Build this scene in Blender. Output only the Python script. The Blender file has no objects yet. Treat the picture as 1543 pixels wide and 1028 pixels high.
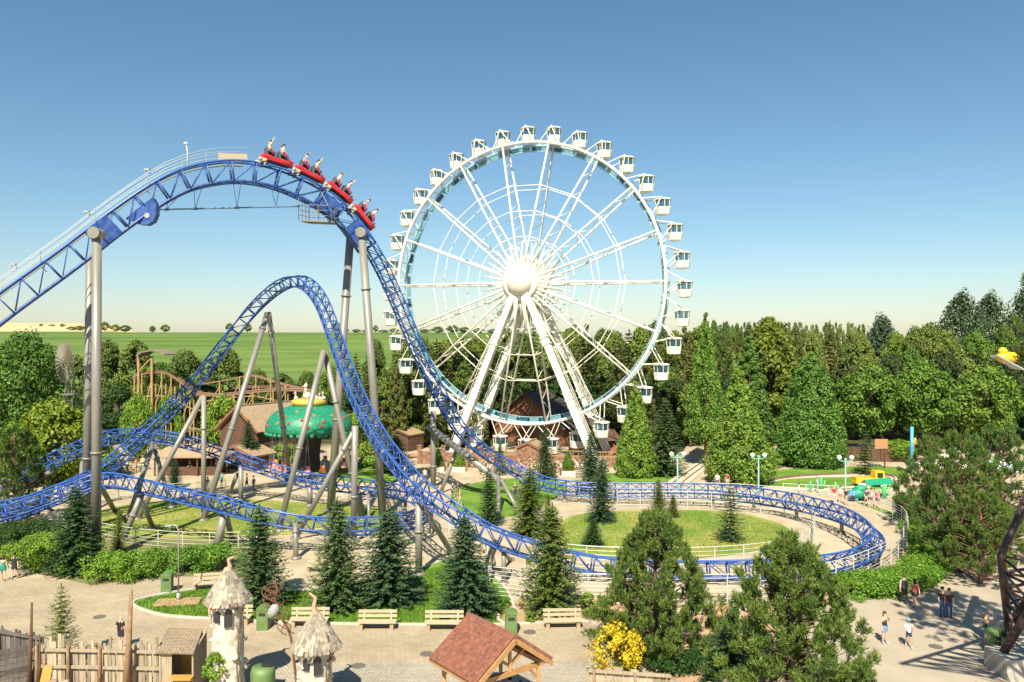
import bpy, math, random
import numpy as np
from mathutils import Vector, Matrix
random.seed(7); RNG = np.random.default_rng(7)
R = math.radians
SC = bpy.context.scene; COL = SC.collection
# ---------------------------------------------------------------- camera, light, exposure
cd = bpy.data.cameras.new('camera'); cam = bpy.data.objects.new('camera', cd); COL.objects.link(cam)
cam.location = (0, 0, 16); cam.rotation_euler = (R(90), 0, 0)
cd.sensor_width = 36; cd.lens = 28; cd.clip_end = 6000; cd.clip_start = .1
SC.camera = cam
SUN_EL, SUN_AZ = 48.0, 10.0           # elevation; shadows run away from the camera, 10 degrees to the right
W = bpy.data.worlds.new("World"); SC.world = W; W.use_nodes = True
nt = W.node_tree; bg = nt.nodes['Background']
sky = nt.nodes.new('ShaderNodeTexSky'); sky.sky_type = 'NISHITA'; sky.sun_disc = False
sky.sun_elevation = R(SUN_EL); sky.sun_rotation = R(180 + SUN_AZ)
sky.air_density = 1.0; sky.dust_density = .5; sky.ozone_density = 2.2; sky.altitude = 0
hs = nt.nodes.new('ShaderNodeHueSaturation'); hs.inputs['Saturation'].default_value = 1.14; hs.inputs['Hue'].default_value = .49; nt.links.new(sky.outputs[0], hs.inputs['Color'])
nt.links.new(hs.outputs[0], bg.inputs[0]); bg.inputs[1].default_value = 0.066
sl = bpy.data.lights.new('sun', 'SUN'); so = bpy.data.objects.new('sun', sl); COL.objects.link(so)
sl.energy = 5.0; sl.angle = R(.5); sl.color = (1, .92, .76)
dv = Vector((math.sin(R(SUN_AZ)) * math.cos(R(SUN_EL)), math.cos(R(SUN_AZ)) * math.cos(R(SUN_EL)), -math.sin(R(SUN_EL))))
so.rotation_euler = dv.to_track_quat('-Z', 'Y').to_euler()
SC.view_settings.view_transform = 'Standard'; SC.view_settings.look = 'None'
SC.view_settings.exposure = 0.9; SC.view_settings.gamma = 1
SC.cycles.max_bounces = 6; SC.cycles.transparent_max_bounces = 12
# ---------------------------------------------------------------- placing: a point seen at (px, py) of the survey photo that stands Y metres away
def P(px, py, Y): return Vector(((px - 771.5) / 1200 * Y, Y, 16 - (py - 514) / 1200 * Y))
def G(px, py, z=0.0):
    Y = (16 - z) * 1200 / (py - 514); return Vector(((px - 771.5) / 1200 * Y, Y, z))
# ---------------------------------------------------------------- objects
XF = {}
def props(o, label=None, cat=None, group=None, kind=None):
    if label: o['label'] = label
    if cat: o['category'] = cat
    if group: o['group'] = group
    if kind: o['kind'] = kind
    return o
def thing(name, label, cat, loc=(0, 0, 0), rz=0, group=None, mat=None):
    o = bpy.data.objects.new(name, None); COL.objects.link(o); o.empty_display_size = .2
    if mat is not None: o.matrix_world = mat; XF[o.name] = mat.inverted()
    else:
        o.location = loc; o.rotation_euler = (0, 0, rz)
        XF[o.name] = (Matrix.Translation(Vector(loc)) @ Matrix.Rotation(rz, 4, 'Z')).inverted()
    return props(o, label, cat, group)
ORD = 'first second third fourth fifth sixth seventh eighth ninth tenth eleventh twelfth thirteenth fourteenth fifteenth sixteenth seventeenth eighteenth nineteenth twentieth twenty-first twenty-second twenty-third twenty-fourth twenty-fifth twenty-sixth twenty-seventh twenty-eighth twenty-ninth thirtieth thirty-first thirty-second'.split()
def place(name, data, parent=None, loc=(0, 0, 0)):
    o = bpy.data.objects.new(name, data); COL.objects.link(o)
    if parent: o.parent = parent
    o.location = loc
    return o
def copy_thing(src, label, loc=None, rz=None, mat=None, scale=None):
    def rec(o, par):
        c = o.copy(); COL.objects.link(c)
        if par: c.parent = par
        for ch in kids.get(o.name, []): rec(ch, c)
        return c
    kids = KIDS
    c = rec(src, None); c['label'] = label
    if mat is not None: c.matrix_world = mat
    if loc is not None: c.location = loc
    if rz is not None: c.rotation_euler = (0, 0, rz)
    if scale is not None: c.scale = scale
    return c
KIDS = {}
def mesh_of(verts, faces, mats, midx=None, smooth=False, name='mesh'):
    me = bpy.data.meshes.new(name); me.from_pydata(verts, [], faces)
    for m in (mats if isinstance(mats, (list, tuple)) else [mats]): me.materials.append(m)
    if midx is not None: me.polygons.foreach_set('material_index', midx)
    if smooth: me.polygons.foreach_set('use_smooth', [True] * len(me.polygons))
    me.update(); return me
class MB:
    def __init__(s): s.v = []; s.f = []; s.m = []; s.mi = 0
    def mat(s, i): s.mi = i; return s
    def add(s, vs, fs):
        o = len(s.v); s.v += [tuple(p) for p in vs]
        for f in fs: s.f.append(tuple(i + o for i in f)); s.m.append(s.mi)
    def box(s, c, d, M=None, taper=1):
        c = Vector(c); hx, hy, hz = d[0] / 2, d[1] / 2, d[2] / 2; vs = []
        for z in (-1, 1):
            t = taper if z > 0 else 1
            for x, y in ((-1, -1), (1, -1), (1, 1), (-1, 1)):
                p = Vector((x * hx * t, y * hy * t, z * hz)); vs.append(c + (M @ p if M else p))
        s.add(vs, [(3, 2, 1, 0), (4, 5, 6, 7), (0, 1, 5, 4), (1, 2, 6, 5), (2, 3, 7, 6), (3, 0, 4, 7)]); return s
    def beam(s, a, b, w, h=None, up=Vector((0, 0, 1))):
        a = Vector(a); b = Vector(b); h = h or w; t = b - a; L = t.length
        if L < 1e-6: return s
        t /= L; sd = t.cross(up)
        if sd.length < 1e-3: sd = t.cross(Vector((1, 0, 0)))
        sd.normalize(); u = sd.cross(t)
        M = Matrix((sd, t, u)).transposed(); return s.box((a + b) / 2, (w, L, h), M)
    def tube(s, pts, r, n=8, cap=True, closed=False):
        pts = [Vector(p) for p in pts]; k = len(pts)
        rr = r if isinstance(r, (list, tuple)) else [r] * k
        vs = []; prev = None
        for i, p in enumerate(pts):
            if closed: t = pts[(i + 1) % k] - pts[i - 1]
            else: t = pts[min(i + 1, k - 1)] - pts[max(i - 1, 0)]
            if t.length < 1e-9: t = Vector((0, 0, 1))
            t.normalize()
            if prev is None:
                a = t.cross(Vector((0, 0, 1)))
                if a.length < .05: a = t.cross(Vector((1, 0, 0)))
            else: a = prev - t * prev.dot(t)
            if a.length < 1e-6: a = t.orthogonal()
            a.normalize(); prev = a; b = t.cross(a)
            for j in range(n):
                q = 2 * math.pi * j / n; vs.append(p + a * (math.cos(q) * rr[i]) + b * (math.sin(q) * rr[i]))
        fs = []
        for i in range(k if closed else k - 1):
            i2 = (i + 1) % k
            for j in range(n): fs.append((i * n + j, i * n + (j + 1) % n, i2 * n + (j + 1) % n, i2 * n + j))
        if cap and not closed: fs.append(tuple(range(n))[::-1]); fs.append(tuple((k - 1) * n + j for j in range(n)))
        s.add(vs, fs); return s
    def lathe(s, prof, c=(0, 0, 0), n=16, M=None, sx=1, sy=1):
        c = Vector(c); vs = []
        for r, z in prof:
            for j in range(n):
                q = 2 * math.pi * j / n; p = Vector((r * math.cos(q) * sx, r * math.sin(q) * sy, z)); vs.append(c + (M @ p if M else p))
        fs = []
        for i in range(len(prof) - 1):
            for j in range(n): fs.append((i * n + j, i * n + (j + 1) % n, (i + 1) * n + (j + 1) % n, (i + 1) * n + j))
        if prof[0][0] > 1e-4: fs.append(tuple(range(n))[::-1])
        if prof[-1][0] > 1e-4: fs.append(tuple((len(prof) - 1) * n + j for j in range(n)))
        s.add(vs, fs); return s
    def ball(s, c, r, n=10, sc=(1, 1, 1)):
        k = max(4, n // 2); c = Vector(c); vs = []; fs = []
        for i in range(k + 1):
            a = math.pi * i / k - math.pi / 2
            for j in range(n):
                q = 2 * math.pi * j / n
                vs.append(c + Vector((r * sc[0] * math.cos(a) * math.cos(q), r * sc[1] * math.cos(a) * math.sin(q), r * sc[2] * math.sin(a))))
        for i in range(k):
            for j in range(n): fs.append((i * n + j, i * n + (j + 1) % n, (i + 1) * n + (j + 1) % n, (i + 1) * n + j))
        s.add(vs, fs); return s
    def prism(s, poly, h0, h1):
        n = len(poly); vs = [(p[0], p[1], h0) for p in poly] + [(p[0], p[1], h1) for p in poly]
        fs = [tuple(range(n))[::-1], tuple(range(n, 2 * n))] + [(i, (i + 1) % n, n + (i + 1) % n, n + i) for i in range(n)]
        s.add(vs, fs); return s
    def slab(s, pts, th):   # planar polygon given thickness
        pts = [Vector(p) for p in pts]; nrm = (pts[1] - pts[0]).cross(pts[2] - pts[0]).normalized() * th
        n = len(pts); vs = pts + [p - nrm for p in pts]
        s.add(vs, [tuple(range(n)), tuple(range(n, 2 * n))[::-1]] + [(i, n + i, n + (i + 1) % n, (i + 1) % n) for i in range(n)]); return s
    def data(s, mats, smooth=False, name='mesh'): return mesh_of(s.v, s.f, mats, s.m, smooth, name)
    def build(s, name, mats, parent=None, smooth=False, world=True):
        if parent is not None and world:
            M = XF[parent.name]; s.v = [tuple(M @ Vector(p)) for p in s.v]
        o = place(name, s.data(mats, smooth, name), parent)
        if parent is not None: KIDS.setdefault(parent.name, []).append(o)
        XF[o.name] = XF[parent.name] if parent is not None else Matrix()
        return o
def crom(pts, per=8, closed=False):
    pts = [np.array(p, float) for p in pts]; n = len(pts); out = []
    rng = range(n) if closed else range(n - 1)
    for i in rng:
        g = (lambda k: pts[k % n]) if closed else (lambda k: pts[min(max(k, 0), n - 1)])
        p0, p1, p2, p3 = g(i - 1), g(i), g(i + 1), g(i + 2)
        for j in range(per):
            t = j / per
            out.append(.5 * ((2 * p1) + (-p0 + p2) * t + (2 * p0 - 5 * p1 + 4 * p2 - p3) * t * t + (-p0 + 3 * p1 - 3 * p2 + p3) * t ** 3))
    if not closed: out.append(pts[-1])
    return out
# ---------------------------------------------------------------- materials
MATS = {}
def M(name, col, rough=.6, metal=0, col2=None, vs=2.0, bump=0, bs=25, detail=4, spec=.5, stretch=(1, 1, 1), emit=0, obj=False, island=False):
    if name in MATS: return MATS[name]
    m = bpy.data.materials.new(name); m.use_nodes = True; t = m.node_tree; b = t.nodes['Principled BSDF']
    b.inputs['Roughness'].default_value = rough; b.inputs['Metallic'].default_value = metal
    b.inputs['Specular IOR Level'].default_value = spec; b.inputs['Base Color'].default_value = (*col, 1)
    if col2 or bump:
        if obj: tc = t.nodes.new('ShaderNodeTexCoord').outputs['Object']
        else: tc = t.nodes.new('ShaderNodeNewGeometry').outputs['Position']
        mp = t.nodes.new('ShaderNodeMapping'); mp.inputs['Scale'].default_value = stretch; t.links.new(tc, mp.inputs[0])
    if col2:
        n = t.nodes.new('ShaderNodeTexNoise'); n.inputs['Scale'].default_value = vs; n.inputs['Detail'].default_value = detail
        t.links.new(mp.outputs[0], n.inputs['Vector'])
        r = t.nodes.new('ShaderNodeValToRGB'); r.color_ramp.elements[0].position = .35; r.color_ramp.elements[1].position = .65
        r.color_ramp.elements[0].color = (*col, 1); r.color_ramp.elements[1].color = (*col2, 1)
        t.links.new(n.outputs[0], r.inputs[0]); t.links.new(r.outputs[0], b.inputs['Base Color'])
    if bump:
        n2 = t.nodes.new('ShaderNodeTexNoise'); n2.inputs['Scale'].default_value = bs; n2.inputs['Detail'].default_value = 6
        t.links.new(mp.outputs[0], n2.inputs['Vector'])
        bp = t.nodes.new('ShaderNodeBump'); bp.inputs['Strength'].default_value = bump; bp.inputs['Distance'].default_value = .05
        t.links.new(n2.outputs[0], bp.inputs['Height']); t.links.new(bp.outputs[0], b.inputs['Normal'])
    if island:
        gi = t.nodes.new('ShaderNodeNewGeometry'); ri = t.nodes.new('ShaderNodeMapRange'); t.links.new(gi.outputs['Random Per Island'], ri.inputs[0]); ri.inputs[3].default_value = 1 - .45 * island; ri.inputs[4].default_value = 1 + .3 * island
        sc = t.nodes.new('ShaderNodeVectorMath'); sc.operation = 'SCALE'; t.links.new(ri.outputs[0], sc.inputs['Scale']); src = b.inputs['Base Color']
        if src.is_linked: t.links.new(src.links[0].from_socket, sc.inputs[0])
        else: sc.inputs[0].default_value = col
        t.links.new(sc.outputs[0], b.inputs['Base Color'])
    if emit: b.inputs['Emission Color'].default_value = (*col, 1); b.inputs['Emission Strength'].default_value = emit
    MATS[name] = m; return m
def FOL(name, c1, c2, c3=None, trans=.3, var=.35):
    if name in MATS: return MATS[name]
    m = bpy.data.materials.new(name); m.use_nodes = True; t = m.node_tree; b = t.nodes['Principled BSDF']; L = t.links.new
    g = t.nodes.new('ShaderNodeNewGeometry'); oi = t.nodes.new('ShaderNodeObjectInfo')
    r = t.nodes.new('ShaderNodeValToRGB'); e = r.color_ramp.elements; e[0].color = (*c1, 1); e[1].color = (*c2, 1)
    if c3: x = e.new(.5); x.color = (*c2, 1); e[2].color = (*c3, 1)
    n = t.nodes.new('ShaderNodeTexNoise'); n.inputs['Scale'].default_value = .9; n.inputs['Detail'].default_value = 2; L(g.outputs['Position'], n.inputs['Vector'])
    a = t.nodes.new('ShaderNodeMath'); a.operation = 'ADD'; L(n.outputs[0], a.inputs[0])
    q = t.nodes.new('ShaderNodeMath'); q.operation = 'MULTIPLY_ADD'; L(g.outputs['Random Per Island'], q.inputs[0]); q.inputs[1].default_value = .8; q.inputs[2].default_value = -.4
    L(q.outputs[0], a.inputs[1]); L(a.outputs[0], r.inputs[0])
    h = t.nodes.new('ShaderNodeHueSaturation'); L(r.outputs[0], h.inputs['Color'])
    mr = t.nodes.new('ShaderNodeMapRange'); L(oi.outputs['Random'], mr.inputs[0]); mr.inputs[3].default_value = 1 - var * .5; mr.inputs[4].default_value = 1 + var * .6
    L(mr.outputs[0], h.inputs['Value'])
    mh = t.nodes.new('ShaderNodeMapRange'); L(oi.outputs['Random'], mh.inputs[0]); mh.inputs[3].default_value = .515; mh.inputs[4].default_value = .485; L(mh.outputs[0], h.inputs['Hue'])
    L(h.outputs[0], b.inputs['Base Color']); b.inputs['Roughness'].default_value = .55; b.inputs['Specular IOR Level'].default_value = .25
    tr = t.nodes.new('ShaderNodeBsdfTranslucent'); L(h.outputs[0], tr.inputs[0])
    mx = t.nodes.new('ShaderNodeMixShader'); mx.inputs[0].default_value = trans; L(b.outputs[0], mx.inputs[1]); L(tr.outputs[0], mx.inputs[2])
    L(mx.outputs[0], t.nodes['Material Output'].inputs[0]); MATS[name] = m; return m
def brickmat(name, c1, c2, mortar, scale, rough=.85, bw=.5, rh=.25, ms=.02, rot=0, off=.5, big=None):
    m = bpy.data.materials.new(name); m.use_nodes = True; t = m.node_tree; b = t.nodes['Principled BSDF']; L = t.links.new
    tc = t.nodes.new('ShaderNodeNewGeometry'); mp = t.nodes.new('ShaderNodeMapping'); mp.inputs['Rotation'].default_value = (0, 0, rot)
    L(tc.outputs['Position'], mp.inputs[0]); br = t.nodes.new('ShaderNodeTexBrick'); L(mp.outputs[0], br.inputs['Vector'])
    br.inputs['Color1'].default_value = (*c1, 1); br.inputs['Color2'].default_value = (*c2, 1); br.inputs['Mortar'].default_value = (*mortar, 1)
    br.inputs['Scale'].default_value = scale; br.inputs['Brick Width'].default_value = bw; br.inputs['Row Height'].default_value = rh; br.inputs['Mortar Size'].default_value = ms; br.offset = off
    n = t.nodes.new('ShaderNodeTexNoise'); n.inputs['Scale'].default_value = .35; n.inputs['Detail'].default_value = 7; n.inputs['Roughness'].default_value = .65; L(tc.outputs['Position'], n.inputs['Vector'])
    mr = t.nodes.new('ShaderNodeMapRange'); L(n.outputs[0], mr.inputs[0]); mr.inputs[1].default_value = .3; mr.inputs[2].default_value = .7; mr.inputs[3].default_value = .80; mr.inputs[4].default_value = 1.12
    mu = t.nodes.new('ShaderNodeVectorMath'); mu.operation = 'SCALE'; L(br.outputs[0], mu.inputs[0]); L(mr.outputs[0], mu.inputs['Scale'])
    L(mu.outputs[0], b.inputs['Base Color']); b.inputs['Roughness'].default_value = rough; b.inputs['Specular IOR Level'].default_value = .2
    MATS[name] = m; return m
white = M('white_paint', (.74, .71, .61), .4, col2=(.66, .62, .52), vs=1.2)
blue = M('blue_paint', (.012, .050, .22), .42, col2=(.045, .105, .31), vs=2.2, detail=9)
blue2 = M('light_blue_rail', (.035, .105, .36), .3)
gal = M('grey_column_steel', (.27, .255, .215), .45, .15, col2=(.20, .19, .165), vs=.9, stretch=(1, 1, .3))
galv = M('galvanised', (.36, .36, .34), .5, .3)
dark = M('dark_metal', (.03, .03, .035), .5)
fencew = M('fence_white_steel', (.56, .55, .49), .45, .1)
concrete = M('concrete', (.42, .39, .33), .9, col2=(.33, .31, .27), vs=3, bump=.2)
bark = M('bark', (.10, .065, .042), .95, col2=(.16, .10, .065), vs=6, bump=.5, stretch=(1, 1, .3))
barkred = M('red_bark', (.26, .13, .08), .95, col2=(.18, .09, .06), vs=5, bump=.5, stretch=(1, 1, .2))
glass = M('cabin_glass', (.05, .12, .16), .06, 0, spec=.9)
# ---------------------------------------------------------------- foliage: many small leaf faces spread through a crown
def unit(a): return a / np.maximum(np.linalg.norm(a, axis=-1, keepdims=True), 1e-9)
def cards(C, D, N, Lg, Wd, mat, name='crown', shape='diamond'):
    D = unit(D); S = unit(np.cross(D, N)); Lg = np.asarray(Lg).reshape(-1, 1); Wd = np.asarray(Wd).reshape(-1, 1)
    n = len(C); v = np.empty((n, 4, 3))
    if shape == 'diamond':
        v[:, 0] = C - D * Lg / 2; v[:, 1] = C + S * Wd / 2 + D * Lg * .05; v[:, 2] = C + D * Lg / 2; v[:, 3] = C - S * Wd / 2 + D * Lg * .05
    else:
        v[:, 0] = C - D * Lg / 2 - S * Wd / 2; v[:, 1] = C - D * Lg / 2 + S * Wd / 2; v[:, 2] = C + D * Lg / 2 + S * Wd * .2; v[:, 3] = C + D * Lg / 2 - S * Wd * .2
    me = bpy.data.meshes.new(name)
    me.vertices.add(n * 4); me.vertices.foreach_set('co', v.reshape(-1).astype(np.float32))
    me.loops.add(n * 4); me.loops.foreach_set('vertex_index', np.arange(n * 4, dtype=np.int32))
    me.polygons.add(n); me.polygons.foreach_set('loop_start', np.arange(0, n * 4, 4, dtype=np.int32))
    try: me.polygons.foreach_set('loop_total', np.full(n, 4, dtype=np.int32))
    except Exception: pass
    me.materials.append(mat); me.update(calc_edges=True); return me
def rdir(n): return unit(RNG.normal(size=(n, 3)))
def clumps(centres, radii, per, leaf, mat, squash=.8, updown=.35, fill=.55, aspect=.62, name='crown'):
    k = len(centres); idx = np.repeat(np.arange(k), per); n = len(idx)
    d = rdir(n); d[:, 2] = np.where((d[:, 2] < -.3) & (RNG.random(n) < .6), -d[:, 2], d[:, 2])
    rr = radii[idx] * (fill + (1 - fill) * RNG.random(n) ** .5) * RNG.uniform(.85, 1.12, n)
    C = centres[idx] + d * rr[:, None] * np.array([1, 1, squash])
    nrm = unit(d + rdir(n) * .75 + np.array([0, 0, updown])); D = unit(np.cross(nrm, rdir(n)))
    lg = leaf * RNG.uniform(.65, 1.35, n)
    return cards(C, D, nrm, lg, lg * aspect, mat, name)
def trunk_mesh(h, r, mat, limbs=5, crown0=.3, spread=.3, name='trunk', lean=0):
    m = MB(); pts = []
    for i in range(7): pts.append((math.sin(i * .9) * r * .3 + lean * h * i / 6, math.cos(i * 1.3) * r * .3, h * i / 6))
    m.tube(pts, [r * 1.35] + [r * (1 - .14 * i) for i in range(1, 7)], 9)
    for j in range(limbs):
        a = j * 2.4 + .4; z = h * (crown0 + (.95 - crown0) * j / max(1, limbs)); L = h * spread * (1 - .4 * j / max(1, limbs))
        e = Vector((math.cos(a) * L, math.sin(a) * L, z + L * .55)); b = Vector((0, 0, z)); mid = (b + e) / 2 + Vector((0, 0, -L * .08))
        m.tube([b, mid, e], [r * .45, r * .28, r * .08], 6)
    return m.data([mat], True, name)
def broadleaf(h, w, c0, mat, leaf=.34, n=60, per=150, egg=.45, seed=1, sq=.85):
    rg = np.random.default_rng(seed); hc = h - c0; cs = []; rs = []
    while len(cs) < n:
        z = rg.random(); a = rg.random() * 6.283; prof = math.sin(math.pi * min(1, max(0, z)) ** (1 / (1 + egg * .8))) ** .62 if z < 1 else 0
        rad = w / 2 * prof * rg.uniform(.62, .93); r = w * rg.uniform(.095, .17)
        cs.append((math.cos(a) * rad, math.sin(a) * rad, c0 + hc * (.06 + z * .86))); rs.append(r)
    return clumps(np.array(cs), np.array(rs), per, leaf, mat, sq)
def cone_tree(h, w, c0, mat, leaf=.3, n=110, per=110, power=1.0, seed=1, topr=.10, asp=.40):
    rg = np.random.default_rng(seed); cs = []; rs = []; hc = h - c0
    for i in range(n):
        z = (i + rg.random()) / n; z = 1 - (1 - z) ** .72 if False else 1 - math.sqrt(1 - z) * 1.0; z = min(.985, z * 1.05)
        a = i * 2.39996 + rg.random() * .7; prof = (1 - z) ** power
        if z < .1: prof *= .72 + 2.8 * z
        rad = w / 2 * prof * rg.uniform(.72, .95); r = max(w * topr * .55, w * .13 * (prof ** .5) * rg.uniform(.75, 1.2))
        cs.append((math.cos(a) * rad, math.sin(a) * rad, c0 + hc * z)); rs.append(r)
    return clumps(np.array(cs), np.array(rs), int(per * 1.5), leaf, mat, 1.15, .25, .5, asp)
def spruce(h, w, mat, levels=24, per=10, seed=1, leaf=.24, droop=.18, c0=.03, sparse=1.0, wid=.36, up=.0, pw=.62):
    rg = np.random.default_rng(seed); C = []; D = []; Nn = []; Lg = []
    for l in range(levels):
        t = (l + .3) / levels; z = h * (c0 + (1 - c0) * t ** .93); rad = w / 2 * min(1, (1 - t) ** pw * 1.1) * (1 if t > .06 else .88) + .05
        nb = max(4, int(per * (1 - t * .45)))
        for b in range(nb):
            a = 6.283 * (b + rg.random() * .75) / nb + l * .7; L = rad * rg.uniform(.80, 1.16)
            dr = np.array([math.cos(a), math.sin(a), 0.]); k = max(3, int(L / (leaf * .33) * sparse))
            for q in range(k):
                s = (q + .6) / k; base = dr * L * s + np.array([0, 0, z + rg.normal() * .02 * h / 6 - droop * L * math.sin(s * 2.4) + up * L * s * s])
                side = np.array([-dr[1], dr[0], 0])
                for sg in (-1, 1, 0):
                    if sg == 0 and rg.random() < .5: continue
                    d = dr * .75 + side * sg * .85 + np.array([0, 0, rg.normal() * .22 - .12 + up]); Ll = leaf * (1.25 - .55 * s) * rg.uniform(.7, 1.3)
                    C.append(base + d / np.linalg.norm(d) * Ll * .4 + rg.normal(size=3) * .02); D.append(d); Nn.append(np.array([rg.normal() * .4, rg.normal() * .4, 1.])); Lg.append(Ll)
    for q in range(26):
        z = h * (.955 + .06 * q / 26); d = np.array([rg.normal() * .5, rg.normal() * .5, 1.1]); C.append(np.array([0, 0, z])); D.append(d); Nn.append(rg.normal(size=3)); Lg.append(leaf * .8)
    Lg = np.array(Lg); return cards(np.array(C), np.array(D), np.array(Nn), Lg, Lg * wid, mat)
def pine(h, w, mat, nc=150, sh=11, seed=1, ndl=.2, c0=.04, blades=15, top=.62, wid=.2, cr=.40, gap=0):
    """tufts of needles gathered in clumps at the ends of limbs"""
    rg = np.random.default_rng(seed); C = []; D = []; Nn = []; lim = []
    for b in range(nc):
        t = (b + rg.random()) / nc; t = 1 - (1 - t) ** .8; a = b * 2.39996 + rg.random() * .9; z = h * (c0 + (.95 - c0) * t)
        rad = w / 2 * min(1, (1 - t) ** top * 1.12) * (.72 if t < .08 else 1); q = rg.uniform(.25, .85) if b % 3 == 0 else rg.uniform(.80, 1.08)
        if gap and rg.random() < gap: continue
        if b % 9 == 4: q *= 1.2
        tip = np.array([math.cos(a) * rad * q, math.sin(a) * rad * q, z]); base = np.array([0, 0, max(.05, z - rad * .35)])
        if b % 2 == 0: lim.append((base, tip))
        rc = cr * rg.uniform(.55, 1.3) * (1 - .35 * t)
        for s in range(sh):
            c = tip + unit(rg.normal(size=3)) * rc * rg.random() ** .5 * np.array([1, 1, .75])
            out = (tip - base) / (np.linalg.norm(tip - base) + 1e-6)
            ax = unit(out * .40 + np.array([0, 0, 1.0 + .5 * t]) + rg.normal(size=3) * .26); n = blades; ln = ndl * rg.uniform(.9, 1.7)
            p = c + ax * (rg.random(n)[:, None] * ln); d = unit(ax * 1.1 + rg.normal(size=(n, 3)) * .52); C.append(p + d * ndl * .45); D.append(d); Nn.append(rg.normal(size=(n, 3)))
    C = np.concatenate(C); D = np.concatenate(D); Nn = np.concatenate(Nn); Lg = ndl * rg.uniform(.7, 1.25, len(C))
    return cards(C, D, Nn, Lg, Lg * wid * rg.uniform(.8, 1.4, len(C)), mat), lim
def limb_trunk(h, r, lim, mat, rl=.22):
    m = MB(); m.tube([(0, 0, -.1), (r * .4, 0, h * .3), (-r * .3, r * .2, h * .6), (0, 0, h * .97)], [r * 1.2, r * .9, r * .55, r * .08], 8)
    for b, t in lim: m.tube([b, (b + t) / 2 + np.array([0, 0, -.05]), t], [r * rl, r * rl * .7, r * .05], 5, cap=False)
    return m.data([mat], True, 'trunk')
F_spr = FOL('spruce_needles', (.030, .075, .026), (.105, .165, .05), var=.3, trans=.15)
F_sprb = FOL('blue_spruce_needles', (.028, .072, .034), (.090, .15, .062), var=.25, trans=.15)
F_sprl = FOL('light_spruce_needles', (.045, .085, .02), (.20, .25, .04), var=.2, trans=.2)
F_pine = FOL('pine_needles', (.026, .066, .017), (.085, .155, .030), (.18, .24, .045), var=.15, trans=.08)
F_leaf = FOL('green_leaves', (.028, .075, .010), (.10, .19, .024), (.21, .30, .04), var=.35, trans=.2)
F_wood = FOL('wood_leaves', (.050, .090, .018), (.155, .205, .034), var=.6, trans=.18)
F_seq = FOL('sequoia_sprays', (.040, .10, .015), (.13, .235, .03), (.24, .32, .045), var=.25, trans=.15)
F_seqd = FOL('dark_sequoia_sprays', (.030, .088, .016), (.10, .20, .034), var=.2, trans=.12)
F_gold = FOL('golden_leaves', (.095, .14, .018), (.235, .28, .04), var=.2, trans=.35)
F_yel = FOL('yellow_leaves', (.50, .40, .02), (.80, .62, .04), var=.1, trans=.35)
F_hedge = FOL('hedge_leaves', (.040, .105, .012), (.13, .26, .022), (.26, .38, .04), var=.2, trans=.2)
F_hedge_and_shade = FOL('dark_hedge_and_shade_leaves', (.018, .05, .012), (.055, .115, .022), var=.2, trans=.2)
F_olive = FOL('conifer_wood_needles', (.055, .075, .018), (.155, .17, .04), var=.5, trans=.2)
F_grass = FOL('grass_blades', (.06, .15, .012), (.16, .28, .03), var=.1, trans=.3)
F_brown = FOL('rusty_sprays', (.16, .12, .03), (.26, .20, .05), var=.3, trans=.2)
T = {}
def proto(k, crown, trunk): T[k] = (crown, trunk)
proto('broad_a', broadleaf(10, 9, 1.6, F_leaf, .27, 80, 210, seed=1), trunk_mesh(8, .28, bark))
proto('broad_b', broadleaf(10, 8, 1.4, F_leaf, .30, 70, 190, seed=2, egg=.2), trunk_mesh(8, .26, bark))
proto('plane', broadleaf(10, 8.4, 2.4, F_leaf, .36, 76, 190, seed=6, egg=.1), trunk_mesh(8, .26, bark))
proto('wood_a', broadleaf(10, 7, 1.2, F_wood, .32, 60, 180, seed=3), trunk_mesh(9, .24, bark))
proto('wood_b', broadleaf(10, 6, 1.0, F_wood, .34, 54, 170, seed=4, egg=.8), trunk_mesh(9, .22, bark))
proto('gold', broadleaf(10, 6.5, .8, F_gold, .34, 110, 120, seed=5, egg=.5), trunk_mesh(9, .2, bark))
proto('poplar', broadleaf(10, 6.2, 1.0, FOL('poplar_leaves', (.035, .07, .03), (.10, .15, .07), var=.3), .30, 70, 120, seed=9, sq=1.7, egg=.3), trunk_mesh(9, .2, bark, 8))
proto('conifer', cone_tree(10, 5.2, .6, F_olive, .30, 90, 95, .85, 11), trunk_mesh(9.6, .2, bark, 0))
proto('skypine', broadleaf(10, 8, 4.5, F_wood, .5, 30, 90, seed=52, egg=.2), trunk_mesh(8, .3, barkred, 5))
proto('conifer_b', spruce(10, 5.4, F_olive, 24, 11, 12, .50, .12, .04, .8, .42), trunk_mesh(9.8, .2, bark, 0))
proto('seq', cone_tree(10, 6.2, .3, F_seq, .28, 190, 120, .80, 13, .07), trunk_mesh(9.4, .3, barkred, 0))
proto('seq_n', cone_tree(10, 4.0, .2, F_seqd, .24, 150, 120, 1.0, 14, .06), trunk_mesh(9.6, .25, barkred, 0))
proto('seq_round', cone_tree(10, 6.6, .2, FOL('bright_conifer_sprays', (.030, .088, .014), (.11, .205, .03), (.17, .27, .04), var=.1, trans=.1), .28, 210, 120, .55, 15, .13), trunk_mesh(9.2, .3, barkred, 0))
proto('thuja', cone_tree(10, 5.0, .05, F_seq, .26, 190, 110, .85, 16, .055), trunk_mesh(9.4, .2, barkred, 0))
proto('spr_a', spruce(6, 3.6, F_spr, 27, 15, 21, .25), trunk_mesh(5.9, .11, bark, 0))
proto('spr_b', spruce(6, 3.4, F_sprb, 26, 15, 22, .25, .20), trunk_mesh(5.9, .11, bark, 0))
proto('spr_c', spruce(6, 3.8, F_sprl, 26, 14, 23, .27, .15), trunk_mesh(5.9, .11, bark, 0))
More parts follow.
